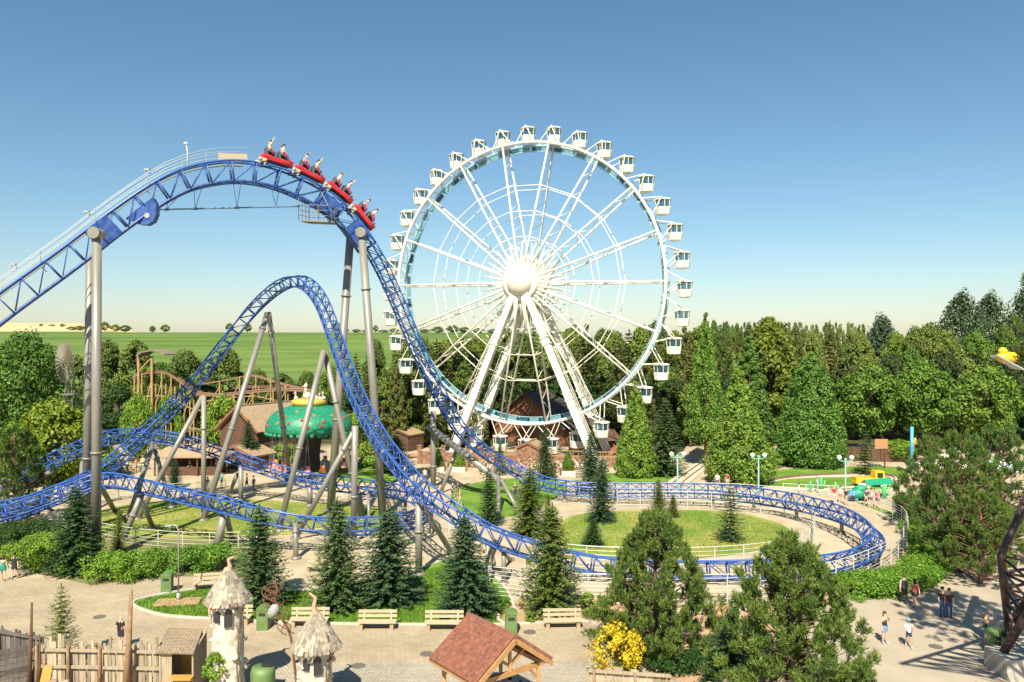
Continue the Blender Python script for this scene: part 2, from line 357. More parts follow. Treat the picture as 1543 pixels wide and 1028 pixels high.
proto('spr_d', spruce(6, 3.7, F_spr, 21, 14, 25, .27, .10, .05, 1, .36, .06, .7), trunk_mesh(5.9, .11, bark, 0))
proto('spr_e', spruce(6, 3.3, F_sprb, 30, 13, 26, .22, .26, .02, 1, .4, 0, .52), trunk_mesh(5.9, .11, bark, 0))
proto('spr_open', spruce(6, 3.9, F_spr, 15, 11, 24, .26, .06, .05, .9, .34, .10), trunk_mesh(5.95, .08, bark, 0))
_c, _l = pine(7, 6.2, F_pine, 330, 13, 31, .24, .02, 22, .60, .13, .37, .10); proto('pine_a', _c, limb_trunk(7, .16, _l, bark))
_c, _l = pine(7, 6.0, F_pine, 320, 13, 32, .25, .02, 22, .58, .13, .38, .12); proto('pine_b', _c, limb_trunk(7, .16, _l, bark))
_c, _l = pine(9, 7.0, F_pine, 270, 12, 33, .25, .14, 20, .40, .14, .42, .18); proto('pine_loose', _c, limb_trunk(9, .17, _l, barkred, .3))
proto('shrub', broadleaf(1.2, 1.3, .05, F_hedge, .13, 26, 46, seed=41), trunk_mesh(.8, .03, bark, 3))
proto('shrub_y', broadleaf(1.8, 2.0, .05, F_yel, .10, 40, 70, seed=42), trunk_mesh(1.3, .03, bark, 6, .1))
proto('bushy', broadleaf(4, 5.2, .1, F_hedge, .22, 60, 130, seed=43, egg=.1), trunk_mesh(3, .1, bark, 3))
proto('willow', broadleaf(6, 7.4, .1, FOL('willow_leaves', (.10, .15, .012), (.27, .33, .03), var=.1), .34, 90, 120, seed=44, egg=.2), trunk_mesh(5, .2, bark, 5))
proto('darkbush', broadleaf(2.2, 4.6, .02, F_hedge_and_shade, .15, 70, 110, seed=45, egg=.1), trunk_mesh(1.6, .06, bark, 4))
for k in T: T[k][0].name = 'crown'; T[k][1].name = 'trunk'
HT = dict(broad_a=10, broad_b=10, plane=10, wood_a=10, wood_b=10, gold=10, poplar=10, conifer=10, conifer_b=10, skypine=10, seq=10, seq_n=10, seq_round=10, thuja=10, spr_a=6, spr_b=6, spr_c=6, spr_d=6, spr_e=6, spr_open=6,
          pine_a=7, pine_b=7, pine_loose=9, shrub=1.2, shrub_y=1.8, bushy=4, willow=6, darkbush=2.2)
WD = dict(broad_a=9, broad_b=8, plane=8.4, wood_a=7, wood_b=6, gold=6.5, poplar=6.2, conifer=5.2, conifer_b=5.4, skypine=8, seq=6.2, seq_n=4, seq_round=6.6, thuja=5, spr_a=3.6, spr_b=3.4, spr_c=3.8, spr_d=3.7, spr_e=3.3, spr_open=3.9,
          pine_a=6.2, pine_b=6.0, pine_loose=7, shrub=1.3, shrub_y=2, bushy=5.2, willow=7.4, darkbush=4.6)
def tree(kind, px, top, wpx, label, name='tree', cat='tree', base=None, Y=None, group=None, trunk_up=0, rz=None, z0=0, mat=None):
    """base = py of the foot on flat ground, or Y metres; top = py of the top, wpx = crown width in photo pixels"""
    if Y is None: Y = (16 - z0) * 1200 / (base - 514)
    x = (px - 771.5) / 1200 * Y; zt = 16 - (top - 514) / 1200 * Y; h = zt - z0; w = wpx / 1200 * Y
    o = thing(name, label, cat, (x, Y, z0), random.uniform(0, 6.28) if rz is None else rz, group)
    if kind.startswith('spr') or kind.startswith('con'): o.rotation_euler[0] = random.uniform(-.035, .035); o.rotation_euler[1] = random.uniform(-.03, .03)
    cr, tk = T[kind]; s = (h - trunk_up) / HT[kind]; sw = w / WD[kind]
    c = place('crown', cr, o, (0, 0, trunk_up)); c.scale = (sw, sw, s)
    k = place('trunk', tk, o); k.scale = (max(sw, s * .8), max(sw, s * .8), h / HT[kind])
    if mat:
        if (kind, mat.name) not in T: d = cr.copy(); d.materials.clear(); d.materials.append(mat); T[(kind, mat.name)] = d
        c.data = T[(kind, mat.name)]
    return o
# ---------------------------------------------------------------- the setting: ground, fields, paving, lawns
def sheet(name, pts, z, mat, smooth=6, label=None, kerb=None, world=False):
    """closed outline through ground points given as photo pixels"""
    g = [(p if world else tuple(G(*p))[:2]) for p in pts]
    c = crom([(p[0], p[1]) for p in g], smooth, True) if smooth else g
    o = place(name, mesh_of([(p[0], p[1], z) for p in c], [tuple(range(len(c)))], [mat], name=name)); o['kind'] = 'structure'
    me = o.data
    if me.polygons[0].normal.z < 0: me.flip_normals()
    if kerb:
        m = MB(); k = len(c)
        for i in range(k):
            a = c[i]; b = c[(i + 1) % k]; m.beam((a[0], a[1], z + .03), (b[0], b[1], z + .03), kerb, .10)
        ko = m.build('kerb', [M('kerb_stone', (.50, .47, .38), .9, col2=(.42, .39, .32), vs=4)]); ko['kind'] = 'structure'
    return o
def sm(a, b, x): t = min(1, max(0, (x - a) / (b - a))); return t * t * (3 - 2 * t)
def hgt(x, y):
    a = x / max(y, 1); rise = 22.0 * sm(205, 560, y)
    ridge = 13.5 * math.exp(-((y - 790) / 120) ** 2) * sm(-.44, -.53, a)
    ridge -= 4 * sm(600, 1000, y)
    right = 1 - .55 * sm(.0, .25, a)
    return rise * right + ridge
xs = np.concatenate([-np.geomspace(4000, 60, 26), np.linspace(-50, 50, 5), np.geomspace(60, 4000, 26)])
xs = np.sort(np.concatenate([xs, np.linspace(-600, 400, 41)])); ys = np.concatenate([[-150, -40, 60, 150, 190], np.linspace(205, 900, 50), [1000, 1300, 2000, 3500, 5000]])
vs = [(x, y, hgt(x, y)) for y in ys for x in xs]; nx = len(xs)
fs = [(j * nx + i, j * nx + i + 1, (j + 1) * nx + i + 1, (j + 1) * nx + i) for j in range(len(ys) - 1) for i in range(nx - 1)]
def ground_mat():
    m = bpy.data.materials.new('park_ground'); m.use_nodes = True; t = m.node_tree; b = t.nodes['Principled BSDF']; L = t.links.new
    g = t.nodes.new('ShaderNodeNewGeometry'); s = t.nodes.new('ShaderNodeSeparateXYZ'); L(g.outputs['Position'], s.inputs[0])
    def noise(sc, d=6, st=None):
        n = t.nodes.new('ShaderNodeTexNoise'); n.inputs['Scale'].default_value = sc; n.inputs['Detail'].default_value = d
        if st:
            mp = t.nodes.new('ShaderNodeMapping'); mp.inputs['Scale'].default_value = st; L(g.outputs['Position'], mp.inputs[0]); L(mp.outputs[0], n.inputs['Vector'])
        else: L(g.outputs['Position'], n.inputs['Vector'])
        return n.outputs[0]
    def ramp(f, a, c): 
        r = t.nodes.new('ShaderNodeValToRGB'); r.color_ramp.elements[0].position = .35; r.color_ramp.elements[1].position = .65
        r.color_ramp.elements[0].color = (*a, 1); r.color_ramp.elements[1].color = (*c, 1); L(f, r.inputs[0]); return r.outputs[0]
    def mix(f, a, c):
        x = t.nodes.new('ShaderNodeMix'); x.data_type = 'RGBA'; L(f, x.inputs[0]); L(a, x.inputs[6]); L(c, x.inputs[7]); return x.outputs[2]
    def gt(v, e, w=2.):
        r = t.nodes.new('ShaderNodeMapRange'); L(v, r.inputs[0]); r.inputs[1].default_value = e - w; r.inputs[2].default_value = e + w; return r.outputs[0]
    sand = ramp(noise(.5, 10), (.35, .285, .19), (.46, .385, .265)); forest = ramp(noise(.3), (.05, .06, .02), (.10, .09, .04))
    crop = ramp(noise(.03, 7, (.35, 2.4, 1)), (.075, .135, .03), (.14, .205, .05)); stub = ramp(noise(.02, 5, (.4, 2, 1)), (.50, .36, .18), (.60, .45, .25))
    c = mix(gt(s.outputs[1], 122, 3), sand, forest); c = mix(gt(s.outputs[1], 215, 4), c, crop); c = mix(gt(s.outputs[1], 600, 20), c, stub)
    L(c, b.inputs['Base Color']); b.inputs['Roughness'].default_value = .95; b.inputs['Specular IOR Level'].default_value = .1
    return m
o = place('ground', mesh_of(vs, fs, [ground_mat()], smooth=True, name='ground')); o['kind'] = 'structure'
pav = brickmat('block_paving', (.35, .283, .19), (.40, .33, .225), (.27, .215, .143), 1.0, bw=.42, rh=.21, ms=.014, rot=R(35))
pav2 = M('washed_concrete', (.40, .335, .245), .92, col2=(.345, .29, .21), vs=.5, bump=.15, detail=9)
cob = brickmat('cobble_paving', (.34, .30, .235), (.45, .40, .31), (.24, .21, .16), 2.6, bw=.5, rh=.4, ms=.06)
def lawn_mat(name, a, b_, c, s=.35):
    m = M(name, a, .95, col2=b_, vs=s, bump=.9, bs=6, detail=12, spec=.1); return m
lawn = lawn_mat('lawn', (.085, .18, .022), (.16, .26, .04), None, .4)
lawnd = lawn_mat('dry_lawn', (.115, .21, .028), (.32, .30, .085), None, .20)
bedm = M('bark_mulch', (.36, .22, .115), .95, col2=(.46, .30, .17), vs=1.5, bump=.6, bs=14)
def drain(px, py, r=.35):
    g = G(px, py); m = MB(); m.tube([(g.x, g.y, .012), (g.x, g.y, .03)], r, 18); o = m.build('drain_cover', [M('iron_cover', (.10, .085, .07), .7, col2=(.16, .14, .11), vs=9)]); o['kind'] = 'structure'
for a in ((643, 986), (798, 953), (540, 1004), (150, 930), (1300, 940), (1410, 975)): drain(*a)
sheet('plaza', [(-60, 1100), (-60, 876), (60, 872), (140, 880), (300, 868), (420, 872), (460, 900), (900, 940), (940, 1000), (900, 1100)], .010, pav, 0)
sheet('cobbled_path', [(350, 1100), (380, 1006), (520, 999), (760, 998), (1000, 996), (1100, 1100)], .018, cob, 0)
sheet('path', [(1180, 1100), (1190, 960), (1255, 905), (1330, 893), (1440, 840), (1420, 795), (1385, 770), (1290, 752), (1180, 741), (1180, 736), (1310, 744), (1420, 770), (1500, 800), (1640, 860), (1700, 1100)], .012, pav2, 0)
LG = .035
sheet('grass_island', [(200, 912), (222, 901), (270, 892), (330, 884), (400, 884), (450, 892), (520, 880), (600, 868), (690, 842), (740, 866), (770, 902), (768, 938), (700, 942), (560, 942), (430, 939), (330, 934), (245, 928)], LG, lawn, 6, kerb=.16)
sheet('planting_bed', [(758, 940), (772, 908), (840, 898), (940, 905), (1020, 930), (1000, 1010), (930, 975), (890, 938)], LG + .004, bedm, 5, kerb=.16)
sheet('planting_bed', [(1010, 940), (1100, 925), (1200, 905), (1262, 893), (1262, 905), (1200, 935), (1195, 1000), (1120, 1080), (1000, 1060)], LG, bedm, 4)
sheet('lawn', [(838, 800), (862, 778), (930, 771), (1040, 769), (1120, 775), (1180, 792), (1186, 812), (1120, 834), (1000, 843), (900, 838), (845, 822)], LG, lawnd, 6)
sheet('lawn', [(140, 775), (200, 760), (330, 752), (450, 757), (540, 762), (610, 775), (560, 800), (430, 806), (300, 812), (180, 806), (120, 795)], LG, lawnd, 6)
sheet('lawn', [(690, 735), (760, 722), (840, 722), (850, 742), (780, 775), (720, 782), (680, 760)], LG, lawn, 6)
sheet('lawn', [(1128, 716), (1180, 708), (1260, 704), (1352, 704), (1366, 716), (1352, 735), (1290, 738), (1190, 733), (1130, 730)], LG, lawn, 5)
sheet('lawn', [(500, 708), (560, 700), (600, 706), (610, 722), (560, 728), (505, 722)], LG, lawn, 5)
sheet('lawn', [(900, 716), (960, 712), (1030, 716), (1040, 724), (960, 728), (900, 726)], LG, lawn, 5)
sheet('sand_pit', [(880, 752), (1000, 747), (1120, 750), (1240, 768), (1330, 800), (1330, 830), (1250, 872), (1100, 895), (900, 893), (740, 880), (738, 862), (850, 862), (1020, 862), (1180, 850), (1226, 824), (1228, 800), (1190, 778), (1080, 765), (900, 764)], .02, M('track_sand', (.40, .325, .215), .95, col2=(.49, .40, .27), vs=.9, detail=9, bump=.2), 0)
pathm = M('pale_path', (.52, .46, .36), .9, col2=(.44, .39, .30), vs=1)
sheet('path', [(1128, 738), (1250, 741), (1340, 741), (1352, 737), (1290, 735), (1190, 736)], .03, pathm, 0)
sheet('path', [(1130, 722), (1240, 717), (1330, 716), (1330, 719), (1240, 720), (1130, 725)], .045, pathm, 0)
sheet('grass_verge', [(1290, 757), (1345, 772), (1385, 790), (1430, 830), (1422, 872), (1360, 898), (1270, 903), (1330, 868), (1372, 835), (1368, 800), (1335, 775)], LG, lawn, 4)
sheet('grass_verge', [(-60, 858), (0, 845), (60, 866), (140, 882), (250, 868), (400, 872), (430, 820), (300, 808), (150, 806), (0, 800), (-80, 806)], .016, M('garden_soil', (.20, .17, .07), .95, col2=(.12, .16, .04), vs=1.2, bump=.4), 0)
# cut grass standing on the front island
def inside(pt, poly):
    c = False; j = len(poly) - 1
    for i in range(len(poly)):
        if (poly[i][1] > pt[1]) != (poly[j][1] > pt[1]) and pt[0] < (poly[j][0] - poly[i][0]) * (pt[1] - poly[i][1]) / (poly[j][1] - poly[i][1]) + poly[i][0]: c = not c
        j = i
    return c
isl = [tuple(G(*p))[:2] for p in [(204, 912), (222, 903), (270, 894), (330, 886), (400, 886), (450, 894), (520, 883), (600, 871), (690, 848), (735, 868), (760, 902), (758, 935), (700, 939), (560, 939), (430, 936), (330, 931), (245, 926)]]
pts = []
while len(pts) < 26000:
    p = (random.uniform(-24, 0), random.uniform(43, 58))
    if inside(p, isl): pts.append((p[0], p[1], LG + .04))
pts = np.array(pts); n = len(pts)
g = place('grass', cards(pts, np.concatenate([RNG.normal(size=(n, 2)) * .5, np.ones((n, 1))], 1), RNG.normal(size=(n, 3)) * np.array([1, 1, .1]), RNG.uniform(.08, .18, n), RNG.uniform(.03, .06, n), F_grass, 'grass', 'blade')); g['kind'] = 'stuff'
g['label'] = 'short green grass growing on the front island behind the benches'; g['category'] = 'grass'
def turf(pix, n, label, box, mat):
    poly = [tuple(G(*p))[:2] for p in pix]; q = []
    while len(q) < n:
        p = (random.uniform(box[0], box[1]), random.uniform(box[2], box[3]))
        if inside(p, poly): q.append((p[0], p[1], LG + .05))
    q = np.array(q); g = place('grass', cards(q, np.concatenate([RNG.normal(size=(n, 2)) * .6, np.ones((n, 1))], 1), RNG.normal(size=(n, 3)) * np.array([1, 1, .1]), RNG.uniform(.05, .11, n), RNG.uniform(.04, .08, n), mat, 'grass', 'blade')); props(g, label, 'grass', kind='stuff')
F_dry = FOL('dry_grass_blades', (.14, .26, .03), (.27, .36, .06), (.48, .44, .16), var=.02, trans=.45)
turf([(842, 800), (864, 780), (930, 773), (1040, 771), (1120, 777), (1176, 794), (1180, 811), (1118, 832), (1000, 840), (900, 835), (849, 820)], 13000, 'patchy mown grass on the oval lawn inside the turn', (2, 24, 56, 76), F_dry)
turf([(145, 776), (200, 762), (330, 754), (450, 759), (540, 764), (605, 776), (558, 798), (430, 804), (300, 810), (180, 804), (125, 795)], 12000, 'mown grass on the lawn below the airtime hill', (-48, -6, 62, 82), F_dry)
# ---------------------------------------------------------------- trees standing in the park
def trees():
    q = tree
    # left
    q('broad_a', 32, 500, 150, 'large bright green broadleaf tree at the left edge of the photo', Y=98)
    q('broad_b', -60, 520, 140, 'broadleaf tree cut off by the left edge', Y=100)
    q('willow', 85, 608, 128, 'yellow green weeping shrub tree left of the tall grey column', 'shrub', 'tree', Y=90)
    q('bushy', 208, 596, 52, 'round clipped green bush below the canopy of the timber coaster, left one', 'bush', 'bush', Y=108)
    q('bushy', 254, 600, 44, 'round clipped green bush below the timber coaster, right one', 'bush', 'bush', Y=109)
    q('bushy', 335, 598, 60, 'dark leafy bush behind the gable of the log chalet', 'bush', 'bush', Y=112)
    q('bushy', 150, 655, 60, 'green bush between the tall grey column and the low track', 'bush', 'bush', Y=92)
    q('bushy', 20, 640, 70, 'dark green bush below the large tree at the left edge', 'bush', 'bush', Y=86)
    q('spr_a', 376, 632, 38, 'small dark spruce in front of the log chalet gable', 'spruce', 'tree', base=706)
    q('spr_b', 263, 690, 26, 'little spruce below the airtime hill track by the thatched stall', 'spruce', 'tree', base=736)
    q('spr_a', 596, 655, 60, 'green spruce behind the foot of the first drop', 'spruce', 'tree', base=712)
    q('bushy', 545, 620, 60, 'leafy bush beside the green dome of the swing ride', 'bush', 'bush', Y=108)
    q('bushy', 428, 668, 50, 'bush under the left rim of the green dome', 'bush', 'bush', Y=104)
    # centre
    q('spr_a', 822, 640, 34, 'slim spruce in front of the gable below the big wheel', 'spruce', 'tree', base=722)
    q('spr_b', 753, 660, 18, 'tiny spruce among the pink flowers below the wheel', 'spruce', 'tree', base=716)
    q('spr_b', 890, 650, 48, 'dark spruce in front of the right foot of the wheel', 'spruce', 'tree', base=742)
    q('spr_e', 905, 690, 48, 'dark slim spruce at the back of the oval lawn', 'spruce', 'tree', base=787)
    q('spr_a', 893, 782, 36, 'very small spruce on the oval lawn below the dark slim one', 'spruce', 'tree', base=822)
    q('spr_c', 993, 722, 34, 'small yellowish spruce at the back edge of the oval lawn', 'spruce', 'tree', base=783)
    q('spr_c', 1014, 745, 22, 'tiny spruce touching the small yellowish one', 'spruce', 'tree', base=780)
    q('spr_open', 1100, 728, 56, 'sparse tiered spruce alone at the right of the oval lawn', 'spruce', 'tree', base=817)
    q('spr_d', 738, 705, 44, 'narrow spruce behind the slanting grey tube', 'spruce', 'tree', base=792)
    q('spr_c', 797, 706, 66, 'open spruce in front of the track at the lawn left of the oval', 'spruce', 'tree', base=806)
    q('spr_c', 826, 744, 20, 'little spruce behind the lit fir', 'spruce', 'tree', base=800)
    # front row
    q('spr_d', 394, 762, 96, 'leftmost spruce of the front row behind the benches', 'spruce', 'tree', base=912, group='spruces in the front row')
    q('spr_a', 509, 752, 92, 'second spruce from the left in the front row behind the benches', 'spruce', 'tree', base=918, group='spruces in the front row')
    q('spr_e', 588, 768, 108, 'third spruce of the front row, with wide low branches', 'spruce', 'tree', base=908, group='spruces in the front row')
    q('spr_b', 702, 776, 100, 'fourth spruce of the front row, above the tiled pavilion roof', 'spruce', 'tree', base=928, group='spruces in the front row')
    q('spr_c', 829, 760, 98, 'lighter spruce with yellow green tips right of the tiled roof', 'spruce', 'tree', base=922, group='spruces in the front row')
    q('pine_a', 988, 768, 176, 'large bushy pine behind the yellow shrub', 'pine', 'tree', base=984)
    q('pine_b', 1192, 802, 214, 'large bright pine in the foreground left of the walking woman', 'pine', 'tree', base=1060)
    q('spr_a', 1100, 928, 96, 'low fir between the two foreground pines', 'spruce', 'tree', base=1050)
    q('shrub_y', 928, 938, 88, 'bright yellow shrub behind the paling fence', 'shrub', 'shrub', base=1016)
    for a in [(760, 900, 26, 916, 'small green shrub on the mulch bed, left of the bin'), (672 + 78, 912, 20, 926, 'smallest shrub beside the lighter spruce'), (800, 922, 20, 938, 'small shrub between the green bin and the right bench'),
              (886, 894, 30, 922, 'shrub behind the right end of the right bench'), (908, 908, 22, 926, 'shrub at the left foot of the large bushy pine'), (900, 918, 20, 934, 'low shrub right of the right bench')]:
        q('shrub', a[0], a[1], a[2], a[4], 'shrub', 'shrub', base=a[3], group='small shrubs on the mulch bed')
    # left front
    q('spr_a', 116, 733, 88, 'big dark fir left of the tall grey column', 'spruce', 'tree', base=862)
    q('pine_loose', 22, 640, 96, 'open pine at the left edge above the dark low firs', 'pine', 'tree', base=800)
    q('spr_c', 178, 770, 24, 'little fir right of the tall column by the fence', 'spruce', 'tree', base=836)
    q('spr_open', 93, 880, 62, 'young light green conifer behind the paling fence', 'conifer', 'tree', base=1004, mat=F_sprl)
    q('shrub', 325, 984, 42, 'green shrub in a stone pot at the foot of the left turret', 'shrub', 'shrub', Y=35.2, z0=1.0)
    # right
    q('thuja', 958, 574, 66, 'bright green cone shaped tree right of the wheel foot', 'conifer', 'tree', base=718)
    q('spr_a', 1000, 602, 66, 'dark pointed spruce behind the left double lamp', 'spruce', 'tree', base=716)
    q('thuja', 1063, 470, 66, 'tall sunlit sequoia with a bare red trunk beside the wheel', 'conifer', 'tree', base=702, trunk_up=3.6)
    q('conifer', 938, 520, 50, 'conifer with a bare trunk in the shade beside the wheel rim', 'conifer', 'tree', Y=116, trunk_up=4.5)
    q('seq', 1113, 556, 108, 'broad rounded sequoia between the two left double lamps', 'conifer', 'tree', base=728)
    q('seq_n', 1128, 490, 84, 'tall dark green pointed conifer behind the broad sequoia', 'conifer', 'tree', Y=114)
    q('gold', 1160, 474, 104, 'yellow green birch like tree behind the pointed conifer', Y=128)
    q('seq_round', 1221, 537, 106, 'massive dome shaped dark green conifer at the lawn edge', 'conifer', 'tree', base=702)
    q('plane', 1310, 550, 96, 'leftmost of the three round leafy trees behind the yellow ride car', Y=112)
    q('plane', 1391, 545, 100, 'middle one of the three round leafy trees, behind the blue pole', Y=111)
    q('plane', 1487, 552, 96, 'right one of the three round leafy trees, left of the yellow craft', Y=113)
    q('spr_open', 1303, 648, 40, 'thin sparse spruce beside the small brown sign', 'spruce', 'tree', base=716)
    q('bushy', 1356, 664, 70, 'bright green bush above the dark board fence', 'bush', 'bush', Y=107)
    q('bushy', 1290, 676, 50, 'low green bush at the left end of the dark board fence', 'bush', 'bush', Y=108)
    q('bushy', 1160, 680, 40, 'low bush under the broad sequoia', 'bush', 'bush', Y=101)
    q('pine_loose', 1402, 655, 96, 'loose pine at the bend of the path behind the woman with the blue bag', 'pine', 'tree', base=800)
    q('pine_loose', 1448, 648, 124, 'largest loose pine hanging over the right path', 'pine', 'tree', base=862)
    q('pine_loose', 1512, 636, 130, 'loose pine behind the brown steel tower', 'pine', 'tree', base=835)
    q('pine_loose', 1478, 740, 110, 'low loose pine in front of the tall ones by the path', 'pine', 'tree', base=880, rz=2.0)
    q('darkbush', 1375, 748, 50, 'low dark bush beside the bend of the path', 'bush', 'bush', base=782)
o = tree('pine_loose', 1681, 262, 240, 'tall pine standing just outside the right edge, its shadow on the path', 'pine', 'tree', Y=31, trunk_up=13)
trees()
# ---------------------------------------------------------------- the wood behind the park
def zones(px):
    for a, lab in [(300, 'left of the airtime hill'), (470, 'between the legs of the airtime hill'), (620, 'behind the first drop'), (790, 'behind the left half of the wheel'), (1010, 'behind the right half of the wheel'),
                   (1180, 'behind the sequoias'), (1330, 'right of the dome shaped conifer'), (9999, 'at the right edge')]:
        if px < a: return lab
WL = {}
def wl(k, row, px):
    key = (k, row, zones(px)); WL[key] = WL.get(key, 0) + 1; n = WL[key]
    return f"{['', 'second ', 'third ', 'fourth ', 'fifth ', 'sixth ', 'seventh ', 'eighth '][min(n - 1, 7)]}{k}, {row} row, {zones(px)}"
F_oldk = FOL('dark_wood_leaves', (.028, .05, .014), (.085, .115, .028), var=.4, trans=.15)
def wood():
    kn = dict(wood_a='olive green leafy tree', wood_b='rounded mid green tree', conifer='dark olive conifer', conifer_b='tiered spruce', broad_b='bright leafy tree', poplar='grey green poplar', gold='yellowish tree')
    def w(kind, px, top, wd, Y, row, mt=None): 
        tree(kind, px, top, wd, wl(kn[kind], row, px), 'tree', 'tree', Y=Y, group=f'trees in the {row} row of the wood', mat=mt)
    for px, top, wd, k in [(112, 532, 60, 'wood_b'), (160, 512, 70, 'wood_a'), (205, 508, 60, 'wood_b'), (240, 545, 60, 'broad_b'), (278, 528, 70, 'wood_a'), (318, 540, 44, 'conifer'), (345, 522, 62, 'wood_b'), (388, 556, 50, 'wood_a'),
                           (425, 560, 54, 'wood_b'), (462, 560, 46, 'wood_a'), (500, 552, 50, 'broad_b'), (538, 535, 44, 'conifer_b'), (566, 512, 46, 'wood_a'), (596, 540, 40, 'conifer_b')]: w(k, px, top, wd, 138 + (px * 7 % 11), 'back')
    for i, px in enumerate(range(615, 1090, 21)):
        k = ['wood_b', 'wood_a', 'conifer_b', 'wood_b', 'wood_a', 'gold', 'conifer'][i % 7]
        w(k, px + random.uniform(-5, 5), (512 if px < 700 else 500) + random.uniform(-10, 12) - (8 if px > 860 else 0), random.uniform(54, 70), 160 + random.uniform(-8, 12), 'back')
    for i, px in enumerate(range(640, 1100, 25)):
        w(['conifer_b', 'conifer', 'conifer_b', 'wood_b'][i % 4], px + random.uniform(-6, 6), 530 + random.uniform(-14, 18) + (14 if px > 990 else 0), random.uniform(50, 64), 134 + random.uniform(-4, 6), 'middle')
    for i, px in enumerate(list(range(556, 735, 20)) + [912, 928, 985, 1015, 1040]):
        w(['conifer_b', 'wood_b', 'conifer'][i % 3], px, (556 if px < 700 else 580) + random.uniform(-16, 14), random.uniform(46, 60), 118 + random.uniform(-2, 5), 'front')
    for px, top, wd, k in [(1085, 500, 40, 'wood_a'), (1185, 520, 60, 'gold'), (1205, 497, 50, 'conifer'), (1228, 500, 44, 'wood_a'), (1252, 486, 46, 'conifer_b'), (1278, 512, 52, 'wood_b'), (1300, 505, 52, 'wood_a'), (1328, 480, 60, 'poplar'),
                           (1352, 500, 56, 'broad_b'), (1378, 492, 56, 'wood_a'), (1402, 482, 56, 'wood_b'), (1428, 496, 60, 'wood_a'), (1450, 446, 78, 'poplar'), (1492, 448, 76, 'poplar'), (1516, 494, 60, 'broad_b'), (1545, 440, 70, 'poplar'), (1470, 498, 62, 'broad_b'), (1570, 490, 60, 'wood_a')]:
        w(k, px, top, wd, 146 + (px * 5 % 17) + (8 if k == 'poplar' else 0), 'back')
    for px, top, wd, k in [(1180, 560, 52, 'wood_b'), (1262, 548, 56, 'conifer'), (1285, 552, 50, 'wood_a'), (1345, 530, 60, 'wood_b'), (1372, 524, 56, 'broad_b'), (1425, 528, 60, 'wood_a'), (1455, 534, 56, 'wood_b'), (1520, 520, 66, 'broad_b'), (1330, 562, 50, 'wood_a'), (1550, 560, 60, 'wood_b'), (1240, 600, 50, 'conifer'), (1080, 560, 50, 'conifer'), (1040, 520, 40, 'conifer_b')]:
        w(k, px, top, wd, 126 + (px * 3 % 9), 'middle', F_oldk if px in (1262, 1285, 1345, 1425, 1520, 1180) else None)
    # understorey closing the wood, canopy shade painted in as a dark leaf colour
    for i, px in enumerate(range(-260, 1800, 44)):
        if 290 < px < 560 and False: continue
        w('wood_b' if i % 2 else 'wood_a', px, 572 + random.uniform(-12, 14) + (14 if px < 600 else 0), 62, 128 + random.uniform(-3, 5), 'under', F_hedge_and_shade)
    # pines in a line on the far slope, with bare stems
    for i in range(26):
        px = 1086 + i * 8.6 + random.uniform(-2, 2); Y = 330 + random.uniform(-8, 8); x = (px - 771.5) / 1200 * Y; z = hgt(x, Y)
        tree('skypine', px, 484 + random.uniform(0, 6), random.uniform(13, 19), ORD[i] + ' dark pine from the left in the line on the far slope', 'pine', 'tree', Y=Y, z0=z, trunk_up=0 and max(2, (16 + 26 / 1200 * Y - z) * .35), group='line of pines on the far slope')
    for i, (px, top, wd, Y, zf) in enumerate([(62, 488, 6, 700, 0), (78, 489, 9, 700, 0), (94, 488, 8, 690, 0), (108, 492, 14, 640, 0), (121, 491, 18, 640, 0), (158, 485, 15, 620, 0), (174, 489, 14, 615, 0), (189, 490, 18, 610, 0), (230, 491, 10, 560, 0), (249, 489, 14, 555, 0), (346, 487, 12, 545, 0), (373, 487, 13, 545, 0),
                               (508, 486, 14, 540, 0), (520, 494, 12, 540, 0), (537, 496, 14, 540, 0), (552, 497, 14, 538, 0), (566, 490, 8, 540, 0), (578, 497, 16, 536, 0), (594, 495, 16, 536, 0), (640, 496, 18, 530, 0), (660, 492, 20, 520, 0), (682, 490, 20, 520, 0), (700, 493, 20, 515, 0), (720, 494, 22, 515, 0), (745, 496, 22, 515, 0), (835, 497, 22, 515, 0), (860, 494, 20, 500, 0), (1060, 484, 14, 420, 0), (1076, 482, 16, 420, 0), (1095, 484, 16, 410, 0), (1110, 487, 14, 410, 0)]):
        x = (px - 771.5) / 1200 * Y; z = hgt(x, Y)
        tree('broad_b', px, top, wd, ORD[i] + ' small far tree from the left on the field skyline', 'tree', 'tree', Y=Y, z0=z - .3, group='trees on the skyline of the fields')
wood()
# ---------------------------------------------------------------- hedges: leafy mounds
def hedge(name, pix, h, w, label, mat, per=14, leaf=.13, dens=1.0):
    c = crom([tuple(G(*p)) for p in pix], 6); ctr = []; rad = []
    L = sum(np.linalg.norm(c[i + 1] - c[i]) for i in range(len(c) - 1)); n = int((L + w) * w * 4.2 * dens)
    for i in range(n):
        p = c[random.randrange(len(c) - 1)]; q = c[min(len(c) - 1, random.randrange(len(c)))]
        k = random.random() * (len(c) - 1.001); i0 = int(k); a = c[i0] + (c[i0 + 1] - c[i0]) * (k - i0)
        r = random.uniform(.38, .62) * min(1, h / 1.2); ang = random.random() * 6.283; d = math.sqrt(random.random()) * w / 2
        zz = random.choice([h - r * random.uniform(.8, 1.1), random.uniform(r * .6, h - r)])
        ctr.append((a[0] + math.cos(ang) * d, a[1] + math.sin(ang) * d, zz * (1 - .25 * (d / (w / 2)) ** 2))); rad.append(r)
    ctr = np.array(ctr); b = ctr.mean(0); b[2] = 0
    o = place(name, clumps(ctr - b, np.array(rad), int(per * 14), leaf, mat, 1, .5, .5, name=name)); o.location = b
    return props(o, label, 'hedge')
hedge('hedge', [(152, 872), (190, 874), (240, 864)], 1.9, 2.6, 'dark clipped yew hedge right of the tall column', F_hedge)
